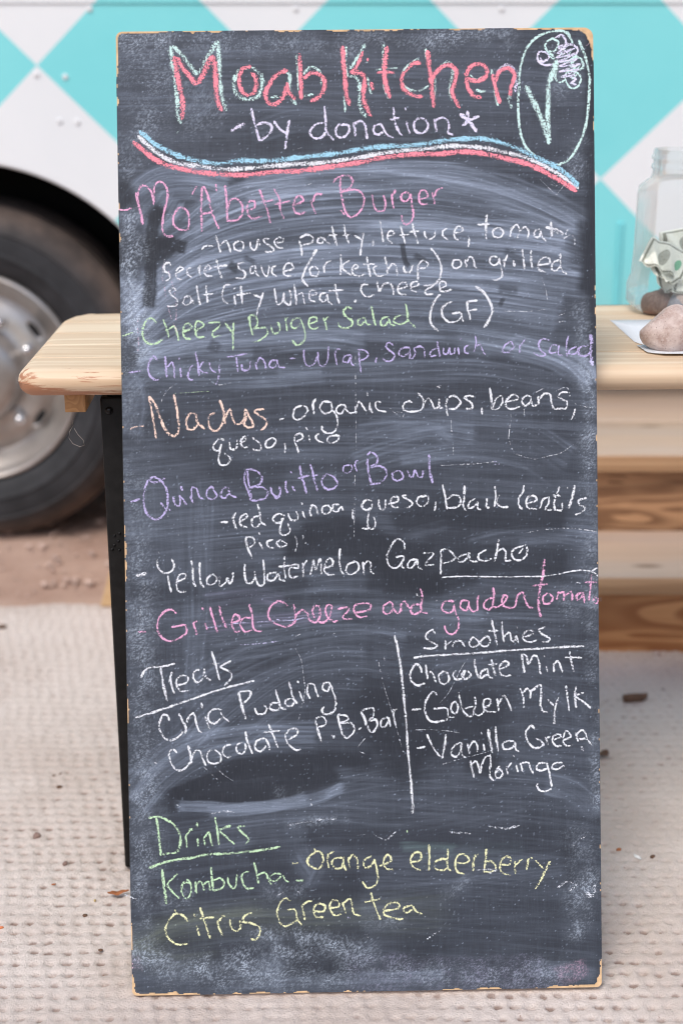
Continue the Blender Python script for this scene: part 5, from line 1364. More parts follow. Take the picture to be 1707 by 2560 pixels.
SMEARS = """
A 356 0.10 .5 -298,1019 4,1021 307,1013
A 46 0.50 .5 -286,964 -278,999 -248,1026 -207,1031 -167,1019
A 36 0.32 .5 -294,939 -279,969 -248,989 -233,1009
A 23 0.24 .5 -278,1024 -247,1041 -207,1039 -167,1030
A 30 0.26 .6 -208,978 -168,1008 -122,1017 -67,1022
A 41 0.42 .65 -249,959 -213,978 -147,1008 -72,1026 4,1031 80,1033 155,1024 221,1001 291,968
A 17 0.34 .5 4,1041 80,1043 145,1035 206,1014 256,991 289,970
A 30 0.30 .6 -137,1023 -72,1027 4,1030 80,1024 155,1009 206,994 266,963
A 46 0.30 .7 -260,899 -219,938 -168,968 -97,985 3,991 104,987 205,969 276,943
A 51 0.36 .7 -280,869 -250,898 -199,933 -128,950 -47,959 54,960 155,957 246,946 286,933
A 22 0.34 .6 3,961 54,963 129,959 205,951 256,944
A 56 0.34 .7 -286,849 -250,878 -189,908 -98,924 3,931 104,927 205,918 281,907
A 56 0.30 .7 -276,838 -220,868 -149,887 -48,899 53,897 154,889 255,872
A 46 0.24 .7 -281,823 -231,843 -150,862 -49,873 52,870 153,861 245,847
A 25 0.40 .6 -276,818 -226,825 -150,834 -49,841 52,841 128,835 194,823
A 46 0.26 .6 -261,808 -201,815 -130,818 -49,826 1,820
A 36 0.20 .6 -277,793 -226,785 -126,789 -50,795
A 30 0.36 .6 199,818 244,807 280,789 292,771
A 30 0.26 .6 128,829 204,818 254,802 285,776
A 30 0.16 .6 -100,786 -25,788 51,789 153,788 254,771
A 356 0.07 .8 -308,733 0,744 304,725
A 254 0.06 .8 -311,582 -2,603 303,578
A 30 0.30 .4 -295,909 -288,879 -286,839
A 46 0.24 .4 -289,929 -275,909 -279,939
A 41 0.26 .4 -300,783 -287,758 -293,718
A 25 0.20 .5 -287,778 -262,798 -226,808
A 41 0.18 .7 -11,694 30,709 91,723 142,717
A 25 0.12 .7 -1,668 75,688 152,689 212,676
A 20 0.13 .7 -0,714 50,718 91,715 111,702
A 61 0.14 .8 50,698 126,707 202,696 253,665
A 112 0.05 .8 -244,652 -240,565 -239,474 -239,327
A 30 0.07 .8 -201,626 -205,555 -211,474 -218,403
A 20 0.10 .7 -216,504 -217,443 -221,372
A 15 0.17 .7 140,574 176,582 222,587 262,586 298,582
A 20 0.19 .7 201,577 242,580 272,576 300,569
A 15 0.15 .6 54,584 90,591 105,595
A 132 0.07 .8 89,515 175,524 277,517
A 30 0.15 .7 -196,509 -130,518 -53,525 23,526
L 20 0.22 .6 -196,472 -135,477 -85,479 -29,486
L 20 0.17 .7 -196,504 -135,508 -104,503
A 46 0.14 .7 -217,423 -176,443 -105,457 -29,471 47,475 149,468
A 25 0.14 .7 -186,453 -125,460 -75,467
A 61 0.15 .8 -234,337 -192,382 -136,417 -75,436 -4,440 47,429
A 61 0.14 .8 -199,311 -147,356 -96,391 -45,410 -4,409
A 41 0.12 .8 97,398 174,412 240,395 286,354
A 41 0.10 .7 158,351 214,355 280,344
A 46 0.22 .75 -291,251 -260,286 -209,316 -138,327 -66,326
A 30 0.19 .75 -296,271 -260,306 -219,326 -178,331
A 71 0.10 .8 -57,267 45,281 147,284 249,278
A 20 0.14 .7 50,286 76,293 107,311 147,315
A 30 0.19 .6 234,262 264,252 295,226
A 61 0.09 .8 -190,213 -58,226 44,220 198,243
A 13 0.59 .3 -233,242 -200,241 -159,239 -108,243 -78,250
A 15 0.47 .3 -195,234 -159,236 -108,241 -62,249 -32,261
A 10 0.34 .2 -47,254 -32,264
A 10 0.30 .4 -241,246 -234,241
A 30 0.13 .6 -84,176 -69,155 -79,186
A 81 0.07 .7 -8,143 94,152 248,165
A 51 0.09 .7 -58,191 44,189
T 12 .22 .6 49,185 85,185 110,183
T 30 .08 .6 69,173 197,176
Y 56 0.14 .4 -289,66 -238,86 -161,95 -59,93 17,99 81,103
Y 30 0.12 .4 -263,86 -212,101 -151,105
Y 41 0.10 .4 -284,56 -244,45 -203,49
A 36 0.22 .5 -117,4 -10,7 93,8
A 56 0.19 .4 -295,15 -163,15 -112,17
V 51 0.20 .3 -25,26 93,18 221,18
V 30 0.17 .3 118,7 247,15
A 20 0.26 .3 211,26 257,23 288,17
E 17 .95 .2 -248,995 -256,979 -260,949 -261,909 -264,876
E 20 .9 .2 -249,998 -257,986
E 18 .95 .2 -264,953 -239,954 -218,949
E 25 .8 .2 -239,949 -259,939
E 11 .7 .2 -161,927 -153,921
E 8 .6 .2 -141,935 -132,930
E 7 .8 .2 56,949 59,930 63,923
E 8 .6 .2 73,935 83,930
E 10 .5 .2 187,939 205,928
E 6 .7 .2 182,879 179,873
E 12 .5 .3 179,892 199,890
E 15 .5 .3 -187,827 -178,822
E 30 .9 .3 -298,1024 -291,1004
E 56 .8 .3 -301,954 -284,949 -269,959
E 22 .95 .3 300,1208 300,1053 301,902 302,801
E 25 .9 .3 291,973 294,932 291,892
E 30 .6 .4 281,953 281,928
E 30 .85 .3 -68,588 -27,594 -2,587 38,569 79,556
E 30 .8 .3 -63,571 -12,567 48,536 99,520
E 39 .8 .3 49,597 90,609 140,605 191,600 252,599
E 46 .7 .3 89,566 175,554 252,543
E 30 .85 .3 -81,581 -83,561
E 25 .7 .3 12,524 78,518 140,530
E 25 .5 .4 -291,518 -246,512 -155,514 -74,525
E 20 .6 .4 -130,812 -70,806 -14,809
E 66 .85 .3 21,378 28,348 45,307 66,296
E 56 .8 .3 66,368 122,367 168,351
E 56 .8 .3 76,321 122,316 152,310
E 30 .8 .3 137,295 162,287
E 18 .9 .3 -240,258 -189,277 -133,284 -67,283
E 28 .9 .3 -245,250 -179,257 -118,263 -57,275 -42,282
E 22 .9 .3 -179,287 -107,299 -46,300 4,297
E 15 .8 .3 -230,248 -159,248 -108,251 -78,257
E 30 .6 .3 -68,204 18,197 95,198 197,191 264,180
E 30 .5 .3 -140,187 -79,129 -8,138
E 36 .6 .3 -91,42 -60,36 -24,41
E 30 .5 .3 -101,68 -9,69
E 41 .5 .3 -152,48 -213,29
E 30 .4 .5 -238,707 -153,665 -102,660
G 41 .62 .0 -286,979 -284,939 -282,899 -281,859 -279,823
G 46 .36 .0 -287,793 -285,733 -284,682 -281,556 -280,454
G 46 .46 .0 -281,475 -279,378 -278,276 -277,174
G 30 .40 .0 -288,251 -285,148 -284,46
G 56 .34 .0 -282,1044 -277,1069 -266,1109
G 91 .22 .0 -275,1184 -235,1158 -196,1118
G 30 .42 .0 -280,1201 -245,1206
G 41 .28 .0 -295,1209 -94,1202 -44,1194 -4,1197
G 36 .42 .0 97,1205 157,1210 188,1207
G 30 .22 .0 -4,1211 97,1200
G 41 .24 .0 253,1194 258,1144
G 36 .34 .0 277,1043 282,1073
G 30 .60 .0 280,862 280,837 285,801 292,751 294,700
G 30 .36 .0 289,700 291,624 292,497
G 30 .26 .0 292,497 293,343
G 25 .50 .0 294,318 296,251 297,226
G 30 .30 .0 266,482 251,508
G 46 .34 .0 268,113 279,164 274,190
G 30 .50 .0 284,138 278,108 268,72
G 41 .46 .0 -294,56 -254,45 -183,18 -112,14
G 41 .60 .0 -254,25 -213,32 -183,44 -142,43 -111,53
G 30 .62 .0 -136,74 -95,73 -60,67 -29,57 1,51
G 25 .50 .0 -111,53 -70,47 -35,51
G 30 .50 .0 -152,28 -111,22 -30,15
G 41 .36 .0 -19,36 42,24 144,17 247,20
G 25 .40 .0 7,87 43,91
G 30 .34 .0 -120,130 -90,132
G 15 .50 .0 -98,217 -58,221 -27,222
G 20 .40 .0 -108,255 -88,255
G 25 .36 .0 104,126 125,139
G 30 .30 .0 -293,133 -263,122 -232,127
P 25 .35 .0 247,15 277,25
P 25 .18 .0 -300,46 -298,36
A 457 0.05 .9 -309,404 -4,425 301,395
A 356 0.04 .9 -313,149 -7,169 299,138
A 122 0.08 .8 -295,1169 6,1166 298,1153
A 30 0.14 .5 -211,1113 -186,1138 -180,1158
A 30 0.10 .5 -126,1093 -65,1107 5,1091
"""

# ---------------------------------------------------------------- ground
GZ = -0.010
xs = np.concatenate([np.linspace(-150, -3, 14), np.linspace(-2.9, 2.9, 150), np.linspace(3, 150, 14)])
ys = np.concatenate([np.linspace(-60, 0.0, 8), np.linspace(0.1, 2.7, 30), np.linspace(2.72, 4.2, 100), np.linspace(4.5, 250, 16)])
gx, gy = np.meshgrid(xs, ys)
lump = (fbm(gx * 6, gy * 6, 3, 4) - 0.5) * 0.022 + (fbm(gx * 30, gy * 30, 9, 3) - 0.5) * 0.008
lump = lump * np.clip((gy - 2.93) / 0.12, 0, 1) * np.clip((12 - np.abs(gx)) / 3, 0, 1) * np.clip((12 - gy) / 3, 0, 1)
ground = link('ground', grid_mesh('ground', gx, gy, GZ + lump), M['dirt']); tag(ground, kind='structure')

# loose pebbles on the dirt in front of the truck
bm = bmesh.new()
for k in range(520):
    x = R.uniform(-1.35, -0.15) if k < 460 else R.uniform(-1.35, 1.6); y = R.uniform(2.93, 3.75); r = R.choice([.002, .003, .004, .006, .009]) * R.uniform(.7, 1.3)
    if y < 3.0 and r > .005: r *= .5
    mt = Matrix.Translation((x, y, GZ + 0.004 + r * .3)) @ Matrix.Rotation(R.uniform(0, 6), 4, 'Z') @ Matrix.Diagonal((r * R.uniform(.8, 1.5), r, r * .7, 1))
    bmesh.ops.create_icosphere(bm, subdivisions=1, radius=1.0, matrix=mt)
for v in bm.verts: v.co += Vector((R.uniform(-1, 1), R.uniform(-1, 1), R.uniform(-1, 1))) * 0.0006
tag(link('gravel', bm_mesh('gravel', bm), M['gravel']), 'loose reddish pebbles strewn on the dirt by the wheel', 'gravel', kind='stuff')

# ---------------------------------------------------------------- food truck
YT = 3.30
truck = empty('food_truck', (0.6, YT + 1.05, GZ), 'white food truck with turquoise diamond pattern on its side, behind the menu board', 'food truck')
def tp(name, me, mat):   # a part given in world coordinates
    o = link(name, me, mat, truck); o.matrix_parent_inverse = Matrix.Translation(-truck.location); return o
ACX, ACZ, AR = -0.862, 0.406, 0.508
X0, X1, ZB, ZTOP = -2.3, 3.9, 0.42, 2.75
# side skin: strips between columns so that the arch edge is smooth
def arch_z(x):
    d = AR * AR - (x - ACX) ** 2
    return ACZ + math.sqrt(d) if d > 0 else None
a0 = math.asin((ZB - ACZ) / AR)
arc = [(ACX + AR * math.cos(a), ACZ + AR * math.sin(a)) for a in np.linspace(a0, math.pi - a0, 72)]
REAR = 2.35
arc2 = [(x - ACX + REAR, z) for x, z in arc]
outline = [(X0, ZB)] + arc[::-1] + [(-0.20, ZB), (-0.20, 0.565), (1.62, 0.565), (1.62, ZB)] + arc2[::-1] + [(X1, ZB), (X1, 1.2460), (X0, 1.2460)]  # unseen sill step, shaped to let light onto the treads under the truck
def skin(name, outl, y0, y1, mat):
    bm = bmesh.new()
    vs = [bm.verts.new((x, y0, z)) for x, z in outl]; f = bm.faces.new(vs)
    ex = bmesh.ops.extrude_face_region(bm, geom=[f])
    bmesh.ops.translate(bm, verts=[v for v in ex['geom'] if isinstance(v, bmesh.types.BMVert)], vec=(0, y1 - y0, 0))
    bmesh.ops.triangulate(bm, faces=[f for f in bm.faces if len(f.verts) > 4])
    return tp(name, bm_mesh(name, bm), mat)
skin('side_panel', outline, YT, YT + 0.025, M['truck'])
skin('side_panel', [(X0, 1.2855), (X1, 1.2855), (X1, ZTOP), (X0, ZTOP)], YT, YT + 0.025, M['truck'])
me = bm_mesh('rub_rail', box_bm(X0, X1, YT - 0.0035, YT + 0.022, 1.2465, 1.2850, bev=0.0015)); tp('rub_rail', me, M['truck'])
for sx in (X0, X1):   # ends and far side and roof
    me = bm_mesh('end_wall', box_bm(min(sx, sx + (0.03 if sx < 0 else -0.03)), max(sx, sx + (0.03 if sx < 0 else -0.03)), YT + 0.026, YT + 2.07, ZB, ZTOP)); tp('end_wall', me, M['white_paint'])
tp('far_side', bm_mesh('far_side', box_bm(X0, X1, YT + 2.075, YT + 2.10, ZB, ZTOP)), M['white_paint'])
tp('roof', bm_mesh('roof', box_bm(X0 - .02, X1 + .02, YT - .02, YT + 2.12, ZTOP + .002, ZTOP + .06, bev=.02)), M['white_paint'])
tp('chassis', bm_mesh('chassis', box_bm(X0 + .2, X1 - .2, YT + 0.45, YT + 1.65, ZB + 0.03, ZB + 0.20)), M['dark_under'])
# wheel housings and arch lips
for cxx in (ACX, REAR):
    v = []; f = []; n = 40
    A = np.linspace(a0 - .02, math.pi - a0 + .02, n)
    for a in A:
        for y in (YT + 0.026, YT + 0.46):
            v.append((cxx + (AR + .004) * math.cos(a), y, ACZ + (AR + .004) * math.sin(a)))
    for i in range(n - 1): f.append((2 * i, 2 * i + 1, 2 * i + 3, 2 * i + 2))
    tp('wheel_housing', pymesh('wheel_housing', v, f, True), M['well'])
    tp('wheel_housing_back', bm_mesh('whb', box_bm(cxx - AR, cxx + AR, YT + .44, YT + .448, ZB - .12, ACZ + AR)), M['well'])
    lip = tube_mesh('arch_lip', [(cxx + AR * math.cos(a), YT + 0.006, ACZ + AR * math.sin(a)) for a in np.linspace(a0, math.pi - a0, 60)], 0.006, 8)
    tp('arch_lip', lip, M['white_paint'])
# rivets seen on the white and turquoise diamonds
rivs = [(-0.675, 1.098), (-0.612, 1.093), (-0.630, 0.998), (-0.590, 0.996), (1.02, 1.17), (0.93, 1.03), (-0.1, 1.235), (0.35, 1.235), (0.80, 1.235), (-0.55, 1.235)]
rm = None
for x, z in rivs:
    if rm is None:
        bm = bmesh.new(); bmesh.ops.create_uvsphere(bm, u_segments=10, v_segments=6, radius=0.0065)
        for vv in bm.verts: vv.co.y *= 0.45
        rm = bm_mesh('rivet', bm, True); rm.materials.append(M['white_paint'])
    o = bpy.data.objects.new('rivet', rm); COL.objects.link(o); o.parent = truck; o.matrix_parent_inverse = Matrix.Translation(-truck.location); o.location = (x, YT - 0.001, z)
# thin turquoise hatch edge right of the board
me = bm_mesh('hatch_strip', box_bm(0.630, 0.645, YT - 0.006, YT + 0.0005, 0.50, 0.775, bev=0.003)); tp('hatch_strip', me, M['cyan_paint'])

def wheel(cxx):
    wz = 0.402; yf = YT + 0.045
    base = Vector((cxx, yf, wz))
    w = link('wheel', bpy.data.meshes.new('wheel_axle'), M['dark_under'], truck)
    bm = bmesh.new(); bmesh.ops.create_cone(bm, cap_ends=True, segments=20, radius1=.05, radius2=.05, depth=.5, matrix=Matrix.Translation((0, .32, 0)) @ Matrix.Rotation(math.pi / 2, 4, 'X'))
    bm.to_mesh(w.data); bm.free()
    w.matrix_parent_inverse = Matrix.Translation(-truck.location); w.location = base
    prof = [(0.250, 0.030), (0.256, 0.006), (0.268, -0.006), (0.285, -0.012), (0.300, -0.016), (0.303, -0.0185), (0.308, -0.0185), (0.311, -0.016),
            (0.335, -0.017), (0.352, -0.014), (0.356, -0.016), (0.361, -0.014), (0.380, -0.004), (0.392, 0.006), (0.401, 0.020)]
    for gy in (0.050, 0.095, 0.140, 0.185):
        prof += [(0.411, gy - .020), (0.412, gy - .006), (0.400, gy - .004), (0.400, gy + .004), (0.412, gy + .006)]
    prof += [(0.409, 0.215), (0.392, 0.238), (0.34, 0.252), (0.27, 0.245), (0.25, 0.22)]
    tr = lathe('tyre', prof, M['tire'], w, n=160, ang=28)
    for vv in tr.data.vertices:      # flattened where it stands
        if vv.co.z < -0.402: vv.co.z = -0.402 - (vv.co.z + 0.402) * -0.15
    rim_prof = [(0.256, 0.040), (0.2565, 0.004), (0.2545, -0.004), (0.249, -0.006), (0.243, -0.001), (0.240, 0.010), (0.232, 0.022), (0.214, 0.040),
                (0.2045, 0.052), (0.198, 0.056), (0.190, 0.052), (0.180, 0.044), (0.150, 0.038), (0.128, 0.038), (0.122, 0.034), (0.116, 0.012),
                (0.108, -0.006), (0.096, -0.016), (0.070, -0.026), (0.040, -0.034), (0.0, -0.036)]
    rim = lathe('rim', rim_prof, M['rim'], w, n=128, ang=50)
    for i in range(10):
        a = math.radians(26 + 36 * i)
        bm = bmesh.new(); bmesh.ops.create_cone(bm, cap_ends=True, segments=6, radius1=.0145, radius2=.0145, depth=.022, matrix=Matrix.Rotation(math.pi / 2, 4, 'X'))
        bmesh.ops.create_uvsphere(bm, u_segments=14, v_segments=8, radius=.0125, matrix=Matrix.Translation((0, -.012, 0)))
        if i == 0: lug = bm_mesh('lug_nut', bm, False); smooth_by_angle(lug, 45); lug.materials.append(M['chrome'])
        else: bm.free()
        o = bpy.data.objects.new('lug_nut', lug); COL.objects.link(o); o.parent = w; o.location = (.148 * math.cos(a), 0.026, .148 * math.sin(a))
    for i in range(5):
        a = math.radians(-36 + 72 * i)
        v = []; f = []
        n = 20
        for k in range(n):
            q = 2 * math.pi * k / n; rr = .183 + .011 * math.sin(q); th = a + .16 * math.cos(q)
            for yy, g in ((0.0445, 1.0), (0.0425, .78)):
                rr2 = .183 + .011 * g * math.sin(q); th2 = a + .16 * g * math.cos(q)
                v.append((rr2 * math.cos(th2), yy + (.0 if g < 1 else -.004), rr2 * math.sin(th2)))
        for k in range(n):
            k2 = (k + 1) % n; f.append((2 * k, 2 * k2, 2 * k2 + 1, 2 * k + 1))
        link('hand_hole_rim', pymesh('hand_hole_rim', v, f, True), M['rim'], w)
        vv = [v[2 * k + 1] for k in range(n)]
        vv = [(x, y - .0005, z) for x, y, z in vv]
        link('hand_hole_shade', pymesh('hand_hole_shade', vv, [tuple(range(n))]), M['well'], w)  # uncut rim: a flat black disc paints the shade inside the hole
    return w
wheel(-0.885)
wheel(REAR - 0.02)

# ---------------------------------------------------------------- wooden steps in front of the truck
steps = empty('wooden_steps', (0.4, 2.95, 0), 'two weathered wooden steps with brown risers under the pine table', 'steps')
def sp(name, dims, mat, bev=.004):
    X = 0.4; Y = 2.95
    d = (dims[0] - X, dims[1] - X, dims[2] - Y, dims[3] - Y, dims[4], dims[5])
    cx_, cy_, cz_ = (d[0] + d[1]) / 2, (d[2] + d[3]) / 2, (d[4] + d[5]) / 2
    return box(name, (d[0] - cx_, d[1] - cx_, d[2] - cy_, d[3] - cy_, d[4] - cz_, d[5] - cz_), mat, steps, bev, 3, (cx_, cy_, cz_))
sp('tread', (-0.30, 1.35, 2.585, 2.868, 0.139, 0.177), M['tread'])
sp('tread', (-0.47, 1.35, 2.858, 3.143, 0.308, 0.346), M['tread'])
sp('tread', (-0.44, 1.35, 3.148, 3.430, 0.308, 0.346), M['tread'])
sp('tread', (-0.44, 1.35, 3.435, 3.70, 0.308, 0.346), M['tread'])
sp('riser', (-0.28, 1.33, 2.628, 2.666, -0.004, 0.1385), M['riser_low'])
sp('riser', (-0.45, 1.33, 2.892, 2.930, 0.0, 0.3075), M['riser'])
sp('side_board', (-0.449, -0.412, 2.931, 3.27, 0.0, 0.3075), M['riser'])
sp('side_board', (-0.279, -0.242, 2.667, 2.891, 0.0, 0.1385), M['riser_low'])
sp('side_board', (1.29, 1.328, 2.931, 3.27, 0.0, 0.3075), M['riser'])

# light offcut standing on the rug edge at the left end of the steps
bm = bmesh.new()
pts = [(-.0155, -.02, 0), (.03, -.02, 0), (.03, .03, 0), (-.0155, .03, 0), (.008, -.014, .078), (.03, -.014, .078), (.03, .024, .078), (.008, .024, .078)]
vs = [bm.verts.new(p) for p in pts]
for q in ((0, 1, 2, 3), (4, 5, 6, 7), (0, 1, 5, 4), (1, 2, 6, 5), (2, 3, 7, 6), (3, 0, 4, 7)): bm.faces.new([vs[i] for i in q])
bmesh.ops.bevel(bm, geom=bm.edges[:], offset=.002, segments=1, affect='EDGES')
tag(link('wood_offcut', bm_mesh('wood_offcut', bm), M['block'], None, (-0.508, 2.895, -0.001)), 'small pale wood wedge at the far rug edge behind the black table leg', 'wood block')

# ---------------------------------------------------------------- rug
xs = np.concatenate([np.linspace(-1.5, -0.92, 40), np.arange(-0.915, 0.96, 0.0037), np.linspace(0.965, 1.5, 40)])
ys = np.concatenate([np.linspace(0.7, 1.38, 50), np.arange(1.385, 2.905, 0.0034)])
gx, gy = np.meshgrid(xs, ys)
PX, PY = 0.0222, 0.0228
jj = np.floor(gy / PY); 
dent = np.zeros_like(gx)
tabr = NR.rand(400, 400, 4)
wob = (fbm(gx * 5, gy * 5, 21, 2) - .5) * 0.02
for dj in (-1, 0, 1):
    j = jj + dj
    xsft = gx + j * 0.27 * PX + wob
    i = np.floor(xsft / PX)
    for di in (-1, 0, 1):
        ii = i + di
        t = tabr[(j.astype(int)) % 400, (ii.astype(int)) % 400]
        cxx = (ii + .5) * PX + (t[..., 0] - .5) * .004; cyy = (j + .5) * PY + (t[..., 1] - .5) * .004
        d = (np.abs((xsft - cxx) / (.0062 + .002 * t[..., 2])) ** 2.2 + np.abs((gy - cyy) / .0052) ** 2.2)
        dent = np.maximum(dent, np.clip(1.3 - d, 0, 1) * (0.45 + 0.55 * t[..., 3]))
patch = fbm(gx * 3.2, gy * 3.2, 31, 3)
dent *= np.clip(0.62 + 1.3 * (patch - .3), 0.4, 1.15)
ribs = np.sin(gx / PX * 2 * math.pi) * .0004
zz = 0.0 - dent * 0.0052 + (fbm(gx * 240, gy * 240, 41, 2) - .5) * .0034 + (fbm(gx * 60, gy * 22, 43, 2) - .5) * .003 + (fbm(gx * 2.2, gy * 2.2, 51, 3) - .5) * .009 + ribs
# wrinkled edge, flat where the board, the legs and the steps stand
edge = np.minimum(2.905 - gy, 0.05) / .05
zz = zz + (1 - np.clip(edge, 0, 1)) * -.006
flat = np.exp(-((gy - 1.552) / .014) ** 2) * (np.abs(gx - .03) < .31)
zz = zz * (1 - .7 * flat) + .0022 * flat
gy2 = gy + (gy > 2.6) * (gy - 2.6) / .305 * ((fbm(gx * 4, gx * 0, 61, 3) - .5) * .05)
rug_me = grid_mesh('rug', gx, gy2, zz)
at = rug_me.attributes.new('dent', 'FLOAT', 'POINT'); at.data.foreach_set('value', dent.ravel().astype(np.float32))
rug = link('rug', rug_me, M['rug'])
tag(rug, 'dirty beige woven outdoor rug with a grid of small dimples', 'rug')

# ---------------------------------------------------------------- pine table
TZ0, TZ1 = 0.727, 0.762
table = empty('table', (-0.412, 1.769, 0), 'sanded pine plank table with a rounded corner and black legs behind the menu board', 'table', rz=math.radians(2.4))
# planks run along X; the back edge drifts away to the right
LX = 1.85
def front_y(x): return 0.0
def back_y(x): return 0.428 + x * 0.058
nP = 5
def corner_x(y, B):
    """left end outline: rounded front and back corners"""
    rf, rb = .032, .060
    x = -0.004 + 0.006 * (y / .43)
    if y < rf: x += rf - math.sqrt(max(0, rf * rf - (rf - y) ** 2))
    if y > B - rb: x += rb - math.sqrt(max(0, rb * rb - (y - (B - rb)) ** 2))
    return x
for k in range(nP):
    fx0, fx1 = k / nP, (k + 1) / nP
    rows = []
    gap = 0.0009
    nv = 22
    nu = 30
    V = []; F = []
    th = TZ1 - TZ0
    prof = []
    # cross-section (t across 0..1, z) top then bottom
    if k == 0:
        rn = th * .5
        for a in np.linspace(-math.pi / 2, math.pi / 2, 13):
            prof.append((rn * 1.15 - rn * 1.15 * math.cos(a), TZ0 + rn + rn * math.sin(a), 'f'))
        prof += [(s, TZ1, 'm') for s in (0.35, .6, .8)] + [(1, TZ1, 'b')]
    else:
        prof += [(0.0, TZ0, 'e'), (0.0, TZ1 - .0012, 'e'), (0.0012, TZ1, 'f')] + [(s, TZ1, 'm') for s in (.3, .6, .85)] + [(1, TZ1, 'b')]
    if k == nP - 1:
        rn = th * .5
        prof[-1:] = [(-(rn - rn * math.sin(a)), TZ0 + rn + rn * math.cos(a), 'r') for a in np.linspace(0, math.pi, 11)]
    else:
        prof[-1:] = [(-0.0012, TZ1, 'r'), (0.0, TZ1 - .0012, 'r'), (0.0, TZ0, 'r')]
    us = np.concatenate([[0, .0015, .004, .008, .014, .022, .032, .045, .06, .08], np.linspace(.12, LX, 20)])
    for u_ in us:
        for (s, z, kind) in prof:
            B = back_y(u_); y0 = B * fx0 + (gap if k else 0); y1 = B * fx1 - (gap if k < nP - 1 else 0)
            if kind in 'fe': y = y0 + s
            elif kind == 'm': y = y0 + (y1 - y0) * s
            elif kind == 'b': y = y1
            else: y = y1 + s
            # rounded left end: thickness closes towards the outline
            x0 = corner_x(y, back_y(0))
            zc = (TZ0 + TZ1) / 2
            re = th * .5
            w = u_
            sq = math.sqrt(max(0.0, 1 - (1 - min(w, re) / re) ** 2)) if w < re else 1.0
            z2 = zc + (z - zc) * max(sq, .02)
            V.append((x0 + u_, y, z2))
    m = len(prof)
    for i in range(len(us) - 1):
        for j in range(m):
            j2 = (j + 1) % m
            F.append((i * m + j, (i + 1) * m + j, (i + 1) * m + j2, i * m + j2))
    F.append(tuple((len(us) - 1) * m + j for j in range(m)))
    F.append(tuple(range(m))[::-1])
    V = [(x, y, z - TZ0) for x, y, z in V]
    me = pymesh('plank', V, F)
    bm = bmesh.new(); bm.from_mesh(me); bmesh.ops.recalc_face_normals(bm, faces=bm.faces); bm.to_mesh(me); bm.free()
    smooth_by_angle(me, 42)
    link('plank', me, M['pine'], table, (0, 0, TZ0))
def tbox(name, dims, mat, bev=.002):
    return box(name, dims, mat, table, bev)
# cleat under the top, seen from its end, and its twin at the other end
tbox('cleat', (0.054, 0.081, 0.030, 0.40, TZ0 - .026, TZ0 - .0005), M['pine_cleat'], .001)
tbox('cleat', (1.60, 1.632, 0.030, 0.46, TZ0 - .026, TZ0 - .0005), M['pine_cleat'], .001)
# black folding leg frames
for (lx, mir) in ((0.0955, 1), (1.66, -1)):
    for ly in (0.062, 0.36):
        leg = tbox('leg', (min(lx, lx + .05 * mir), max(lx, lx + .05 * mir), ly, ly + .028, 0.001, TZ0 - .014), M['black'], .003)
        b = bmesh.new(); bmesh.ops.create_uvsphere(b, u_segments=14, v_segments=8, radius=.0055)
        for vv in b.verts: vv.co.y *= .6
        link('bolt', bm_mesh('bolt', b, True), M['black_metal'], leg, (lx + .0115 * mir, ly - .0005, TZ0 - .032))
        for q in ((.010, .520), (.015, .512), (.009, .506), (.0155, .499), (.017, .523), (.006, .500)):
            b = bmesh.new(); bmesh.ops.create_uvsphere(b, u_segments=8, v_segments=5, radius=.0022)
            link('screw', bm_mesh('screw', b, True), M['black_metal'], leg, (lx + q[0] * mir, ly, q[1]))
    tbox('leg_brace', (min(lx + .006 * mir, lx + .030 * mir), max(lx + .006 * mir, lx + .030 * mir), 0.080, 0.358, 0.16, 0.185), M['black'])
tbox('apron', (0.104, 0.20, 0.070, 0.085, TZ0 - .034, TZ0 - .001), M['black'])
# a loose thread hanging from the cleat
th_pts = [(0, 0, 0), (-.0005, 0, -.010), (.001, 0, -.018), (-.004, 0, -.026), (-.006, 0, -.035), (-.001, 0, -.043), (.008, 0, -.047), (.014, 0, -.045), (.013, 0, -.038), (.006, 0, -.030), (.002, 0, -.022)]
tag(link('thread', tube_mesh('thread', th_pts, .00022, 4), simple('pale_thread', (0.55, 0.5, 0.45), .8), None, (-0.352, 1.808, TZ0 - .027)), 'thin looped thread hanging under the left end of the table', 'thread')

# ---------------------------------------------------------------- things on the table
def tabletop(px, y, dz=0.0): return Vector((px, y, TZ1 + dz))
def rock_mesh(name, sx, sy, sz, seed, sub=4, amp=.16):
    bm = bmesh.new(); bmesh.ops.create_icosphere(bm, subdivisions=sub, radius=1.0)
    for v in bm.verts:
        p = v.co.copy()
        n1 = mnoise.noise(p * .9 + Vector((seed, 0, 0))); n2 = mnoise.noise(p * 2.3 + Vector((seed, 5, 0))); n3 = mnoise.noise(p * 9 + Vector((0, seed, 0)))
        p *= 1 + amp * n1 * 1.6 + amp * .5 * n2 + .012 * n3
        v.co = Vector((p.x * sx, p.y * sy, max(p.z, -.62) * sz))
    return bm_mesh(name, bm, True)

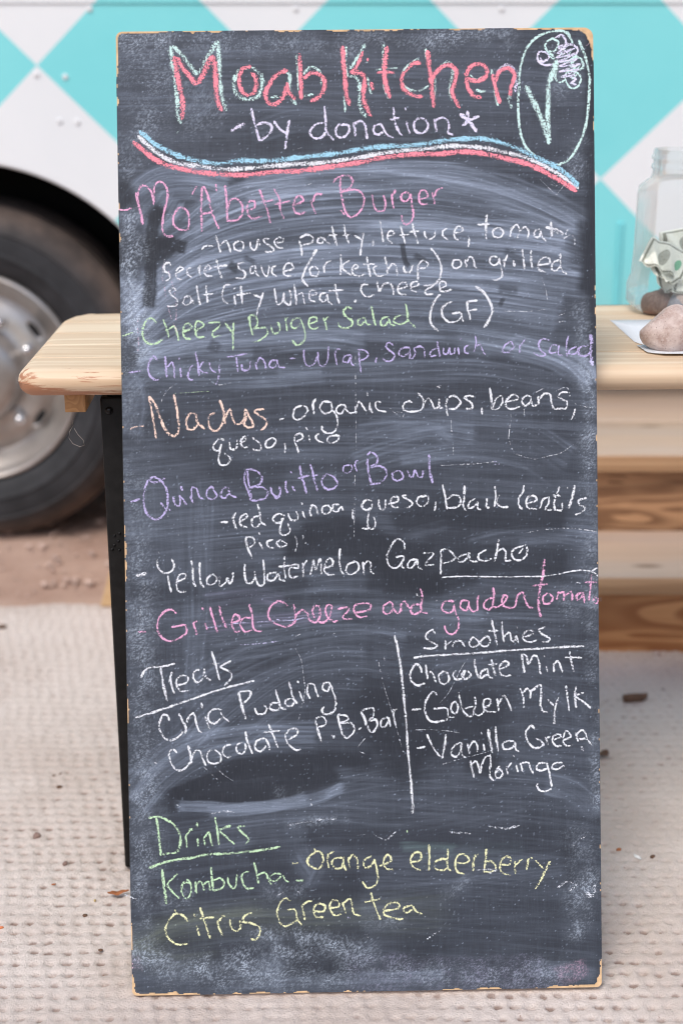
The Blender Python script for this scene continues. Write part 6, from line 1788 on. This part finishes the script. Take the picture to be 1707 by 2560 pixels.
# paperweight rock: broad low body with a leaning top
bm = bmesh.new(); bmesh.ops.create_icosphere(bm, subdivisions=5, radius=1.0)
FACETS = [(Vector((.75, -.55, .35)), .80), (Vector((-.45, -.55, .70)), .84), (Vector((-.8, .2, .55)), .82), (Vector((.15, -.3, .94)), .88), (Vector((.8, .3, .6)), .84), (Vector((-.5, -.85, -.05)), .88)]
for v in bm.verts:
    p = v.co.copy()
    for fn, fd in FACETS:
        k = p.dot(fn.normalized()) - fd
        if k > 0: p -= fn.normalized() * k * .85
    n1 = mnoise.noise(p * 1.1 + Vector((4.2, 0, 0))); n3 = mnoise.noise(p * 7 + Vector((0, 3, 0)))
    z = max(p.z, -.72)
    top = max(0.0, p.z)
    x = p.x * (1 - .24 * top ** 1.4) - .02 * top
    # shoulder on the left falling away, flat face on the lower right
    q = Vector((x, p.y * (1 - .12 * top), z)) * (1 + .10 * n1 + .012 * n3)
    if p.x < 0: q.z *= 1 - .14 * (-p.x) ** 1.6
    v.co = Vector((q.x * .0455 + .004 * top, q.y * .033, (q.z + .70) * .0355))
rock = link('rock', bm_mesh('rock', bm, True), M['rock'], None, tabletop(0.4495, 1.912))
rock.rotation_euler = (0, 0, .1)
tag(rock, 'pinkish brown rock holding down torn papers on the table', 'rock')

def paper(name, pts, z, mat, label, cat='paper', curl=None, n=10):
    """flat torn sheet with ragged outline, thin but real"""
    cxy = Vector((sum(p[0] for p in pts) / len(pts), sum(p[1] for p in pts) / len(pts)))
    ring = []
    for i in range(len(pts)):
        a, b = Vector(pts[i]), Vector(pts[(i + 1) % len(pts)])
        k = max(2, int((b - a).length / .004))
        for q in range(k):
            p = a.lerp(b, q / k); nn = Vector((-(b - a).y, (b - a).x)).normalized()
            p += nn * R.uniform(-.0007, .0007) if q else Vector((0, 0)); ring.append(p)
    V = [(0, 0, .0006)]; F = []
    for s in (.5, 1.0):
        for p in ring:
            d = p - cxy
            zz_ = (curl(p.x, p.y) if curl else 0) * s * s
            V.append((d.x * s, d.y * s, .0005 + zz_))
    m = len(ring)
    for i in range(m):
        j = (i + 1) % m
        F.append((0, 1 + i, 1 + j)); F.append((1 + i, 1 + m + i, 1 + m + j, 1 + j))
    o = link(name, pymesh(name, V, F, True), mat, None, (cxy.x, cxy.y, z))
    mod = o.modifiers.new('thick', 'SOLIDIFY'); mod.thickness = .0003; mod.offset = 1
    return tag(o, label, cat)
paper('paper', [(0.404, 2.127), (0.55, 2.138), (0.55, 1.91), (0.428, 1.91), (0.408, 1.96)], TZ1 + .0004, M['paper'], 'torn white paper lying on the table left of the rock')
paper('paper', [(0.405, 1.93), (0.54, 1.94), (0.545, 1.866), (0.430, 1.864), (0.410, 1.882)], TZ1 + .0018, M['paper_grey'], 'curled grey receipt paper directly under the rock',
      curl=lambda x, y: .003 * max(0, (1.875 - y) / .02))

# donation jar
JX, JY = 0.5276, 2.211
jar = empty('donation_jar', (JX, JY, TZ1), 'clear square plastic jar holding stones and banknotes at the table end', 'jar', rz=math.radians(4))
def jar_shell():
    prof = [(0.86, .004), (.95, .008), (1.05, .020), (1.06, .055), (.985, .075), (.96, .13), (.955, .215), (.955, .235), (.93, .252), (.84, .264), (.77, .268), (.745, .272),
            (.735, .285), (.765, .288), (.765, .293), (.735, .296), (.735, .303), (.765, .306), (.765, .311), (.735, .314), (.735, .322), (.725, .325), (.71, .322), (.71, .275)]
    n = 96; V = []; F = []
    hw = .0755
    for s, z in prof:
        neck = z > .262
        for i in range(n):
            a = 2 * math.pi * i / n
            c, q = math.cos(a), math.sin(a)
            if neck: r = 1.0 * s
            else:
                e = 5.0
                r = s / (abs(c) ** e + abs(q) ** e) ** (1 / e)
                cham = 1.22 * s / (abs(c) + abs(q) + 1e-6) * 1.12
                r = min(r, cham)
                if .09 < z < .23 and abs(c) < .55 and abs(q) > .5:   # vertical ribs moulded in the face
                    r *= 1 - .008 * (1 + math.cos(a * 44))
            V.append((r * c * hw, r * q * hw, z * .757))
    m = len(prof)
    for k in range(m - 1):
        for i in range(n):
            j = (i + 1) % n
            F.append((k * n + i, k * n + j, (k + 1) * n + j, (k + 1) * n + i))
    F.append(tuple(range(n))[::-1])
    me = pymesh('jar_body', V, F); smooth_by_angle(me, 50); return me
link('jar_body', jar_shell(), M['jar'], jar)

def note(loc, rot, label, sx=.156, sy=.066, bend=.02, phase=0.0):
    nx, ny = 22, 8
    u, v = np.meshgrid(np.linspace(-.5, .5, nx), np.linspace(-.5, .5, ny))
    z = bend * np.cos(u * 4.5 + phase) + .0035 * np.abs(((u * 3.1 + v * 1.3 + phase) % 1) - .5) * 4 + .006 * (fbm(u * 5 + 9, v * 3 + 9 + phase, 5, 3) - .5) + .004 * np.sin(u * 17 + v * 5) + .004 * v
    me = grid_mesh('banknote', u * sx, v * sy, z)
    uvl = me.uv_layers.new(name='UVMap'); vi = np.zeros(len(me.loops), dtype=np.int32); me.loops.foreach_get('vertex_index', vi)
    uvs = np.stack([u.ravel() + .5, v.ravel() + .5], -1)[vi]; uvl.data.foreach_set('uv', uvs.ravel().astype(np.float32))
    o = link('banknote', me, M['bill'], None, loc); o.rotation_euler = rot
    mod = o.modifiers.new('thick', 'SOLIDIFY'); mod.thickness = .0002
    return tag(o, label, 'banknote')
def jl(x, y, z): return (JX + x, JY + y, TZ1 + z)
note(jl(-.036, -.040, .084), (math.radians(52), math.radians(24), math.radians(-14)), 'pale banknote with green seal leaning on the left wall inside the jar', sx=.072, sy=.046, bend=.006)
note(jl(.006, .010, .100), (math.radians(70), math.radians(-8), math.radians(10)), 'dark crumpled banknote at the back inside the jar', sx=.09, sy=.05, bend=.014, phase=1)
note(jl(.030, -.030, .098), (math.radians(80), math.radians(-62), math.radians(8)), 'banknote standing on edge at the right inside the jar', sx=.08, sy=.045, bend=.008)
note(jl(-.016, -.030, .066), (math.radians(34), math.radians(-12), math.radians(25)), 'blue grey folded banknote below the others inside the jar', sx=.085, sy=.05, bend=.010, phase=2)
note(jl(.040, .020, .106), (math.radians(60), math.radians(30), math.radians(-30)), 'folded banknote high at the back right inside the jar', sx=.08, sy=.046, bend=.012, phase=3)
note(jl(-.020, -.046, .062), (math.radians(64), math.radians(-22), math.radians(16)), 'crumpled banknote just under the one with the green seal inside the jar', sx=.06, sy=.034, bend=.010, phase=4)
note(jl(.030, -.044, .074), (math.radians(58), math.radians(38), math.radians(-22)), 'crumpled banknote touching the front wall at the right inside the jar', sx=.065, sy=.040, bend=.010, phase=5)
note(jl(.010, -.048, .046), (math.radians(70), math.radians(8), math.radians(-4)), 'banknote pressed flat against the front wall low in the jar', sx=.07, sy=.03, bend=.004, phase=.5)
for (x, y, z, r, sd_, mt, lab) in ((-.012, -.046, .020, .020, 23.0, 'rock_grey', 'small blue grey stone at the front left bottom of the jar'),
                              (.032, -.050, .018, .020, 29.0, 'rock_grey', 'small blue grey stone at the front right bottom of the jar'),
                              (-.040, -.030, .022, .026, 3.0, 'rock_dark', 'dark brown stone at the left bottom of the jar'),
                              (.004, -.040, .027, .030, 8.0, 'rock', 'rounded pinkish stone at the front bottom of the jar'),
                              (.004, .030, .026, .030, 12.0, 'rock_dark', 'brown stone at the back of the jar'),
                              (.046, -.010, .028, .026, 17.0, 'rock', 'pale stone at the right bottom of the jar')):
    me = rock_mesh('stone', r, r * .8, r * .85, sd_, 3)
    tag(link('stone', me, M[mt], None, jl(x, y, z - r * .25)), lab, 'stone')

# ---------------------------------------------------------------- chalkboard
BO = Vector((0.03341718, 1.53844112, 0.00609185))
BU = Vector((0.99980383, 0.01771774, 0.00885342)); BV = Vector((-0.0135456, 0.28552971, 0.95827413)); BN = Vector((0.01445053, -0.95820607, 0.28571369))
board = empty('menu_chalkboard', BO, 'tall black chalkboard menu leaning on the pine table, covered in chalk handwriting', 'chalkboard')
board.rotation_euler = Matrix((BU, -BN, BV)).transposed().to_euler()
BW, BH, BT = 599.0, 1219.2, 12.5
# painted face: fine grid, paint missing where the edges are chipped; chalk dust stored per point
st = 1.25
nu_, nv_ = int(BW / st) + 1, int(BH / st) + 1
us = np.linspace(-BW / 2, BW / 2, nu_); vs_ = np.linspace(0, BH, nv_)
U, Vv = np.meshgrid(us, vs_)
rgb = np.zeros(U.shape + (3,)); den = np.zeros(U.shape)
DC = {'A': (.45, .54, .70), 'G': (.57, .66, .79), 'L': (.58, .58, .86), 'V': (.60, .60, .84), 'Y': (.50, .58, .42), 'T': (.40, .62, .62), 'P': (.80, .48, .66)}
rgb[:] = DC['A']
den += 0.012 + 0.05 * (fbm(U / 60, Vv / 60, 71, 4) - .35).clip(0) + 0.05 * (vnoise2(U / 40 + Vv / 200, Vv / 1.4, 75) * vnoise2(U / 90, Vv / 9, 76)) + 0.03 * vnoise2(U / 1.4, Vv / 60, 77) * vnoise2(U / 9, Vv / 90, 78)
GRAIN = NR.rand(*U.shape)
def smear(kind, w, amt, streak, P, seed):
    P = np.array(P); 
    seg = np.hypot(*(P[1:] - P[:-1]).T); s = np.concatenate([[0], np.cumsum(seg)]); Ltot = s[-1]
    n = max(6, int(Ltot / 5))
    if len(P) > 2:   # Catmull-Rom through the given points
        T = np.linspace(0, len(P) - 1 - 1e-6, n); i = T.astype(int); t = (T - i)[:, None]
        Q = np.vstack([2 * P[0] - P[1], P, 2 * P[-1] - P[-2]])
        a, b, c, d = Q[i], Q[i + 1], Q[i + 2], Q[i + 3]
        C_ = .5 * (2 * b + (c - a) * t + (2 * a - 5 * b + 4 * c - d) * t * t + (3 * b - a - 3 * c + d) * t ** 3)
    else:
        C_ = P[0] + (P[1] - P[0]) * np.linspace(0, 1, n)[:, None]
    cy_mean = C_[:, 1].mean()
    hw = w / 2; pad = hw * 1.35
    x0, x1 = C_[:, 0].min() - pad, C_[:, 0].max() + pad; y0, y1 = C_[:, 1].min() - pad, C_[:, 1].max() + pad
    i0, i1 = np.searchsorted(us, [x0, x1]); j0, j1 = np.searchsorted(vs_, [y0, y1])
    if i1 <= i0 or j1 <= j0: return
    u = U[j0:j1, i0:i1]; v = Vv[j0:j1, i0:i1]
    best = np.full(u.shape, 1e9); bi = np.zeros(u.shape, int)
    for k in range(len(C_)):
        d = (u - C_[k, 0]) ** 2 + (v - C_[k, 1]) ** 2
        mk = d < best; best[mk] = d[mk]; bi[mk] = k
    tan = np.gradient(C_, axis=0); tan /= np.maximum(1e-6, np.hypot(*tan.T))[:, None]
    sc = np.concatenate([[0], np.cumsum(np.hypot(*(C_[1:] - C_[:-1]).T))])
    dx = u - C_[bi, 0]; dy = v - C_[bi, 1]
    along = sc[bi] + dx * tan[bi, 0] + dy * tan[bi, 1]
    acr = dx * -tan[bi, 1] + dy * tan[bi, 0]
    over = np.maximum(0, np.maximum(-along, along - sc[-1]))
    wn_ = 1 + .35 * (fbm(along / 30, acr * 0 + seed, seed + 3, 3) - .5)
    tt = acr / (hw * wn_)
    if kind in 'GY':
        prof = np.exp(-(tt ** 2) * 1.8) * np.exp(-(over / (hw * .8)) ** 2)
    else:
        prof = np.clip((1.12 - np.abs(tt)) / .22, 0, 1) * np.clip(1 - over / (3 + 8 * vnoise2(acr * .6, acr * 0, seed)), 0, 1)
    if kind == 'E':
        if w > 19: prof = np.exp(-(np.abs(tt) ** 4) * .6) * np.exp(-(over / (hw * .6)) ** 2)
        else: prof = np.clip((1.1 - np.abs(tt) + .5 * (fbm(u / 4, v / 4, seed, 3) - .5)) / .4, 0, 1) * np.clip(1 - over / 4, 0, 1)
        den[j0:j1, i0:i1] *= 1 - min(.97, amt * 1.12) * prof * (0.85 + .15 * vnoise2(acr * 1.2, along / 20, seed)); return
    if kind in 'GPV' and streak < .35:
        g = .55 * GRAIN[j0:j1, i0:i1] + .45 * vnoise2(u / 2.1, v / 2.1, seed + 9); g2 = fbm(u / 16, v / 16, seed + 5, 4)
        sp_ = np.clip((g - .52) * 5, 0, 1) * np.clip((g2 - .25) * 2.6, 0, 1.2) * 1.5 + .26 * g2
        add = (.62 if cy_mean > 800 else .46) * amt * prof * sp_
    else:
        warp = acr + 1.5 * np.sin(along / 60 + seed)
        n1 = vnoise2(warp * .52, along / 120, seed + 1); n2 = vnoise2(warp * .28 + 9, along / 160, seed + 2); n3 = vnoise2(warp * .07 + 5, along / 200, seed + 4)
        n0 = vnoise2(warp * .6 + 40, along / 40, seed + 6)
        stn = np.clip((.46 * n1 + .18 * n0 + .20 * n2 + .28 * n3 - .34) / .40, 0, 1.3)
        mott = .7 + .6 * fbm(u / 30, v / 30, seed + 8, 3)
        gain = (.5 if amt > .33 else .8) if w < 16 else (.60 if cy_mean > 700 else .48)
        add = gain * amt * mott * prof * ((1 - streak) * .6 + streak * stn ** 2.3 * 1.55)
    sub = den[j0:j1, i0:i1]; tot = sub + add * (1 - sub)
    wgt = (add / np.maximum(1e-4, tot))[..., None]
    rgb[j0:j1, i0:i1] = rgb[j0:j1, i0:i1] * (1 - wgt) + np.array(DC[kind]) * wgt
    den[j0:j1, i0:i1] = tot
def smear_order(ln):
    t = ln.split()
    return {'E': 1, 'G': 2, 'P': 2, 'V': 2}.get(t[0], 3 if float(t[1]) < 16 and float(t[2]) > .33 else 0)
for k, ln in enumerate(sorted(SMEARS.strip().splitlines(), key=smear_order)):
    t = ln.split(); smear(t[0], float(t[1]), float(t[2]), float(t[3]), [tuple(map(float, q.split(','))) for q in t[4:]], 100 + 7 * k)
# rim of the board stays cleaner where fingers rub it; random crumbs of chalk
crumb = (NR.rand(*den.shape) > .9989)
den = np.clip(den + crumb * .5 + (vnoise2(U / 1.6, Vv / 1.6, 5) > .93) * fbm(U / 40, Vv / 40, 6) * .35, 0, 1)
# chipped edges: depth in mm of missing paint
def chips(s, spec, seed):
    d = np.zeros_like(s)
    for a, b, depth in spec:
        d = np.maximum(d, depth * np.clip(np.minimum(s - a, b - s) / 4, 0, 1))
    return .46 * d * (.55 + 1.0 * vnoise2(s / 3.5, s * 0, seed)) 
L = BW / 2
top = chips(U, [(-L - 9, -L + 62, 3.4), (-L + 92, -L + 100, 5), (-L + 84, -L + 112, 2.4), (-L + 116, -L + 132, 3.6), (-L + 200, -L + 232, 3.0), (-L + 265, -L + 292, 3.2), (-L + 300, -L + 360, 2.4), (-L + 418, -L + 462, 2.6), (-L + 500, -L + 548, 3.2), (L - 50, L + 9, 5)], 3)
bot = chips(U, [(-L - 9, -L + 60, 5.5), (-L + 62, -L + 86, 3), (-L + 128, -L + 138, 3), (-L + 150, -L + 174, 2.5), (-L + 206, -L + 224, 4), (-L + 270, -L + 278, 3), (-L + 396, -L + 420, 2.4), (-L + 440, -L + 470, 3), (L - 70, L + 9, 5)], 5)
lef = chips(Vv, [(BH - 56, BH + 9, 3.4), (BH - 92, BH - 82, 3.4), (BH - 222, BH - 214, 3.2), (BH - 262, BH - 252, 3.8), (590, 600, 2), (560, 580, 2.4), (530, 556, 2.6), (60, 90, 1.8), (-9, 26, 4), (350, 380, 1.3)], 7)
rig = chips(Vv, [(BH - 40, BH + 9, 3.5), (BH - 128, BH - 118, 3), (BH - 330, BH - 325, 2.4), (BH - 360, BH - 352, 2.2), (700, 706, 2), (-9, 36, 3.8), (880, 884, 2)], 9)
tiny = 1.6 * (vnoise2((U + Vv) / 2.2, (U - Vv) / 2.2, 12) - .9).clip(0) * 5
def corner(cu, cv, r):    # distance beyond a rounded corner
    du = (np.abs(U - cu)); dv = np.abs(Vv - cv); q = np.hypot((r - du).clip(0), (r - dv).clip(0))
    return (q > r)
miss = (BH - Vv < top + tiny) | (Vv < bot + tiny) | (U + L < lef + tiny) | (L - U < rig + tiny)
wob2 = 4 * (fbm(U / 6, Vv / 6, 15, 3) - .5)
for cu, cv, r in ((-L, BH, 12), (L, BH, 27), (-L, 0, 15), (L, 0, 20)):
    du = np.abs(U - cu) + wob2; dv = np.abs(Vv - cv) + wob2
    miss |= (np.hypot((r - du).clip(0), (r - dv).clip(0)) > r * .93) & (r > du) & (r > dv) & (np.abs(U - cu) < r) & (np.abs(Vv - cv) < r)
ok = ~miss
keep = ok[:-1, :-1] & ok[1:, :-1] & ok[:-1, 1:] & ok[1:, 1:]
# normal has to face the camera (-Y local): X cross Z is -Y
face = grid_mesh('painted_face', U / 1000, np.zeros_like(U), Vv / 1000, keep)
at = face.attributes.new('dust', 'FLOAT_COLOR', 'POINT')
at.data.foreach_set('color', np.concatenate([rgb, den[..., None]], -1).astype(np.float32).ravel())
pf = link('painted_face', face, M['board_face'], board)
# core board with softly rounded corners
def rounded_outline(w, h, rs, n=7):
    pts = []
    cs = [(-w / 2, 0, rs[2], math.pi), (w / 2, 0, rs[3], 1.5 * math.pi), (w / 2, h, rs[1], 0.0), (-w / 2, h, rs[0], .5 * math.pi)]
    for cu, cv, r, a in cs:
        ox = cu + (r if cu < 0 else -r); oy = cv + (r if cv == 0 else -r)
        for k in range(n):
            q = a + (math.pi / 2) * k / (n - 1)
            pts.append((ox + r * math.cos(q), oy + r * math.sin(q)))
    return pts
oc = rounded_outline(BW / 1000, BH / 1000, (.008, .012, .006, .007))
def plate(name, outl, y0, y1, mat):
    bm = bmesh.new(); f = bm.faces.new([bm.verts.new((x, y0, z)) for x, z in outl])
    ex = bmesh.ops.extrude_face_region(bm, geom=[f]); bmesh.ops.translate(bm, verts=[v for v in ex['geom'] if isinstance(v, bmesh.types.BMVert)], vec=(0, y1 - y0, 0))
    return link(name, bm_mesh(name, bm), mat, board)
plate('board_core', oc, 0.0004, BT / 1000 - .0008, M['board_core'])
oc2 = rounded_outline(BW / 1000 - .001, BH / 1000 - .001, (.008, .012, .006, .007))
plate('back_paint', [(x, z + .0005) for x, z in oc2], BT / 1000 - .0007, BT / 1000, M['black'])
side = simple('dark_edge_paint', (0.05, 0.055, 0.065), .7, 0, .4, 120)
# painted strips on the long edges, broken where the paint is chipped off
def edge_strip(sign, runs):
    bm = bmesh.new()
    for a, b in runs:
        x = sign * (BW / 2000 + .00035)
        box_bm(min(x, x - sign * .0003), max(x, x - sign * .0003), .0002, BT / 1000 - .0002, a, b, bm=bm)
    link('edge_paint', bm_mesh('edge_paint', bm), side, board)
edge_strip(-1, [(.028, .060), (.092, .348), (.382, .528), (.601, .955), (.968, .996), (1.007, 1.126), (1.139, 1.160)])
edge_strip(1, [(.038, .697), (.708, .856), (.868, .882), (.896, 1.088), (1.103, 1.176)])

CC = {'W': (.74, .77, .83), 'w': (.66, .70, .78), 'V': (.72, .70, .90), 'L': (.47, .42, .70), 'l': (.56, .55, .82), 'K': (.76, .39, .60), 'k': (.78, .55, .70),
      'P': (.92, .27, .34), 'M': (.58, .80, .78), 'N': (.52, .73, .47), 'Y': (.76, .77, .46), 'B': (.34, .63, .80), 'C': (.86, .64, .54)}
READ = {'title': 'pink chalk lettering, large title words', 'title outline': 'pale mint chalk shadow behind the pink title letters'}
def spline(P, step):
    P = np.array(P, float)
    if len(P) == 2: 
        n = max(2, int(np.hypot(*(P[1] - P[0])) / step) + 1); return P[0] + (P[1] - P[0]) * np.linspace(0, 1, n)[:, None]
    Q = np.vstack([2 * P[0] - P[1], P, 2 * P[-1] - P[-2]]); out = []
    for i in range(len(P) - 1):
        a, b, c, d = Q[i:i + 4]; n = max(2, int(np.hypot(*(c - b)) / step) + 1)
        t = np.linspace(0, 1, n, endpoint=False)[:, None]
        # centripetal-like damping: shorten tangents on very uneven spacing
        l0, l1, l2 = [max(1e-3, np.hypot(*q)) for q in (b - a, c - b, d - c)]
        m1 = (c - a) / (l0 + l1) * l1; m2 = (d - b) / (l1 + l2) * l1
        h = 2 * t ** 3 - 3 * t ** 2 + 1; h2 = t ** 3 - 2 * t ** 2 + t; h3 = -2 * t ** 3 + 3 * t ** 2; h4 = t ** 3 - t ** 2
        out.append(b * h + m1 * h2 + c * h3 + m2 * h4)
    out.append(P[-1:]); return np.vstack(out)
lift = 0.00012
names_used = 0
for kind, words, data in WRITING:
    V = []; F = []; COLR = []; ACR = []
    for ln in data.split('|'):
        ln = ln.strip()
        if not ln: continue
        t = ln.split(); c = CC[t[0]]; w = float(t[1])
        P = spline([tuple(map(float, q.split(','))) for q in t[2:]], 1.6)
        n = len(P)
        tan = np.gradient(P, axis=0); tan /= np.maximum(1e-6, np.hypot(*tan.T))[:, None]
        # rough ends and pressure
        press = .542 if w < 4.5 else .555
        if kind == 'stray marks': press = .46
        elif t[0] in 'w': press = .475
        elif t[0] in 'LKNY': press = .537
        elif kind in ('title', 'waving line pink', 'emblem flower'): press = .548
        if kind == 'title outline': press = .51
        if kind == 'waving line blue' or kind == 'waving line white': press = .535
        hw = w / 2 * (1.18 if w < 4.5 else 1.3)
        if kind.startswith('waving line') and 'pink' not in kind: hw *= 1.14
        if kind == 'title outline': hw *= 1.15
        ph = R.uniform(0, 50)
        # tapering end caps
        s = np.concatenate([[0], np.cumsum(np.hypot(*(P[1:] - P[:-1]).T))]); e = np.minimum(s, s[-1] - s)
        cap = np.sqrt(np.clip(e / (hw * .8), 0.12, 1))
        jit = 1 + .22 * (vnoise2(s / 4 + ph, s * 0, 3) - .5)
        pr = press + .10 * (vnoise2(s / 9 + ph, s * 0, 8) - .5) + .05 * (vnoise2(s / 2 + ph, s * 0, 9) - .5)
        base = len(V)
        for i in range(n):
            nx_, nz_ = -tan[i, 1], tan[i, 0]; ww = hw * cap[i] * jit[i]
            for a in (-1, 0, 1):
                V.append(((P[i, 0] + nx_ * ww * a) / 1000, -(lift + i * 2e-7), (P[i, 1] + nz_ * ww * a) / 1000))
                COLR += [c[0], c[1], c[2], pr[i]]; ACR.append(float(a))
        for i in range(n - 1):
            q = base + i * 3
            F.append((q, q + 3, q + 4, q + 1)); F.append((q + 1, q + 4, q + 5, q + 2))
        lift += 2.5e-7
    me = pymesh('chalk_lettering', V, F)
    a1 = me.attributes.new('col', 'FLOAT_COLOR', 'POINT'); a1.data.foreach_set('color', COLR)
    a2 = me.attributes.new('across', 'FLOAT', 'POINT'); a2.data.foreach_set('value', ACR)
    nm = {'emblem oval': 'emblem_oval', 'emblem flower': 'emblem_flower', 'stray marks': 'stray_marks', 'divider line': 'divider_line', 'title outline': 'letter_shadow'}.get(kind, 'waving_line' if kind.startswith('waving') else 'chalk_lettering')
    o = link(nm, me, M['chalk'], board)
    if nm == 'stray_marks': o['kind'] = 'stuff'
    colour = {'P': 'coral pink', 'M': 'mint', 'V': 'lavender white', 'N': 'green', 'B': 'light blue', 'W': 'white', 'K': 'pink', 'L': 'lavender', 'C': 'peach', 'Y': 'yellow', 'w': 'faint white'}
    if nm == 'chalk_lettering':
        o['label'] = '%s chalk %s: %s' % ('green and yellow' if kind == 'kombucha line' else colour[data.strip()[0]], kind, words)
    else: o['label'] = words

# ---------------------------------------------------------------- litter on the rug
def litter(name, x, y, size, mat, label, cat, sz=(1, .6, .4), rz=None, seed=1):
    size *= .72
    me = rock_mesh(name, size * sz[0], size * sz[1], size * sz[2], seed, 2, .3)
    o = link(name, me, mat, None, (x, y, size * sz[2] * .5)); o.rotation_euler = (0, 0, R.uniform(0, 6) if rz is None else rz)
    return tag(o, label, cat)
brown = simple('dry_brown', (0.12, 0.065, 0.04), .85, 0, .4, 200)
rust = simple('rusty_leaf', (0.36, 0.13, 0.05), .85, 0, .3, 200)
white_bit = simple('white_chip', (.8, .8, .8), .8)
# broken twig piece on the right
tw = tube_mesh('twig', [(-.021, 0, .008), (-.012, .001, .0085), (0, .002, .009), (.012, .003, .0095), (.020, .006, .011), (.023, .010, .014)], [.0075, .0085, .0085, .0078, .006, .003], 12)
tag(link('twig', tw, brown, None, (0.542, 2.396, 0)), 'short brown twig stub on the rug right of the board', 'twig')
def leaf(name, x, y, L_, W_, rz, mat, label, cat, lift=.003):
    V = []; F = []; n = 9
    for i in range(n):
        s = i / (n - 1); w = W_ * math.sin(math.pi * (s ** .8)) * .5 + .0003
        z = lift + .006 * abs(s - .5) + R.uniform(0, .0012)
        V += [((s - .5) * L_, -w * R.uniform(.7, 1.1), z + .0015), ((s - .5) * L_, 0, z), ((s - .5) * L_, w * R.uniform(.7, 1.1), z + .002)]
    for i in range(n - 1):
        q = 3 * i; F += [(q, q + 3, q + 4, q + 1), (q + 1, q + 4, q + 5, q + 2)]
    o = link(name, pymesh(name, V, F, True), mat, None, (x, y, 0)); o.rotation_euler = (0, 0, rz)
    m = o.modifiers.new('thick', 'SOLIDIFY'); m.thickness = .0004
    return tag(o, label, cat)

leaf('leaf', 0.4471, 2.180, .026, .020, 1.0, brown, 'dark brown curled leaf on the rug touching the right edge of the board', 'leaf', .006)
leaf('leaf', -0.318, 1.762, .030, .010, 0.25, rust, 'rust red leaf on the rug touching the left edge of the board', 'leaf', .004)
leaf('leaf', 0.835, 3.31, .02, .014, .5, simple('yellow_leaf', (.75, .55, .10), .8), 'small yellow leaf on the upper wooden step at the right edge', 'leaf', .35)
litter('paper_chip', 0.4425, 1.866, .010, white_bit, 'white paper chip on the rug right of the board', 'paper chip', (1, .45, .25), -.9, 3)
litter('seed', 0.4653, 1.866, .0065, brown, 'dark seed on the rug just right of the white chip', 'seed', (1, .6, .6), .4, 4)
litter('seed', 0.4181, 1.886, .0060, rust, 'rusty brown crumb on the rug left of the white chip', 'seed', (1, .7, .5), .2, 5)
litter('seed', -0.461, 2.076, .0065, brown, 'dark seed on the rug at the left, the largest of the upper cluster', 'seed', (1, .7, .7), .3, 6)
litter('seed', -0.478, 2.1165, .0040, brown, 'tiny dark seed, left one of the pair at the top of the cluster', 'seed', (1, .7, .7), .3, 7)
litter('seed', -0.4684, 2.122, .0040, brown, 'tiny dark seed, right one of the pair at the top of the cluster', 'seed', (1, .7, .7), 1.3, 8)
litter('pebble', -0.4675, 1.924, .0078, M['rock_dark'], 'round brown pebble on the left part of the rug', 'pebble', (1, .8, .9), .3, 9)
litter('pebble', -0.4097, 1.847, .0068, M['rock_dark'], 'brown pebble on the rug left of the foot of the black table leg', 'pebble', (1, .7, .7), .8, 10)
litter('seed', -0.4163, 1.792, .0045, rust, 'thin rusty crumb on the rug left of the board', 'seed', (1, .3, .5), .1, 11)
litter('seed', -0.3499, 1.751, .0045, simple('straw', (.45, .33, .14), .8), 'straw coloured crumb near the rust red leaf', 'seed', (.5, 1, .5), .1, 12)
litter('seed', -0.3577, 1.714, .0050, brown, 'brown crumb on the rug below the straw coloured crumb', 'seed', (1, .8, .6), .1, 13)
litter('seed', -0.3231, 1.634, .0045, brown, 'brown crumb lowest on the rug close to the board edge', 'seed', (1, .7, .5), .1, 14)
litter('seed', -0.4674, 1.685, .0050, simple('orange_crumb', (.62, .20, .08), .8), 'orange crumb on the rug at the left edge of the photo', 'seed', (1, .7, .6), .1, 15)
litter('pebble', -0.71, 2.754, .014, brown, 'brown lump at the far left end of the rug', 'pebble', (1, .5, .5), .3, 16)
litter('pebble', 0.628, 2.612, .012, M['rock'], 'pale pebble against the foot of the lower step riser', 'pebble', (1, .8, .8), .3, 17)
litter('seed', 0.6057, 2.451, .0055, brown, 'dark crumb on the rug right of the twig stub', 'seed', (1, .5, .5), .1, 18)

for o in list(COL.objects):
    g = {'banknote': 'banknotes in the donation jar', 'stone': 'stones in the donation jar', 'seed': 'crumbs and seeds lying on the rug', 'pebble': 'pebbles lying on the rug', 'leaf': 'dry leaves blown in', 'paper': 'papers under the rock'}.get(o.name.split('.')[0])
    if g and o.parent is None: o['group'] = g
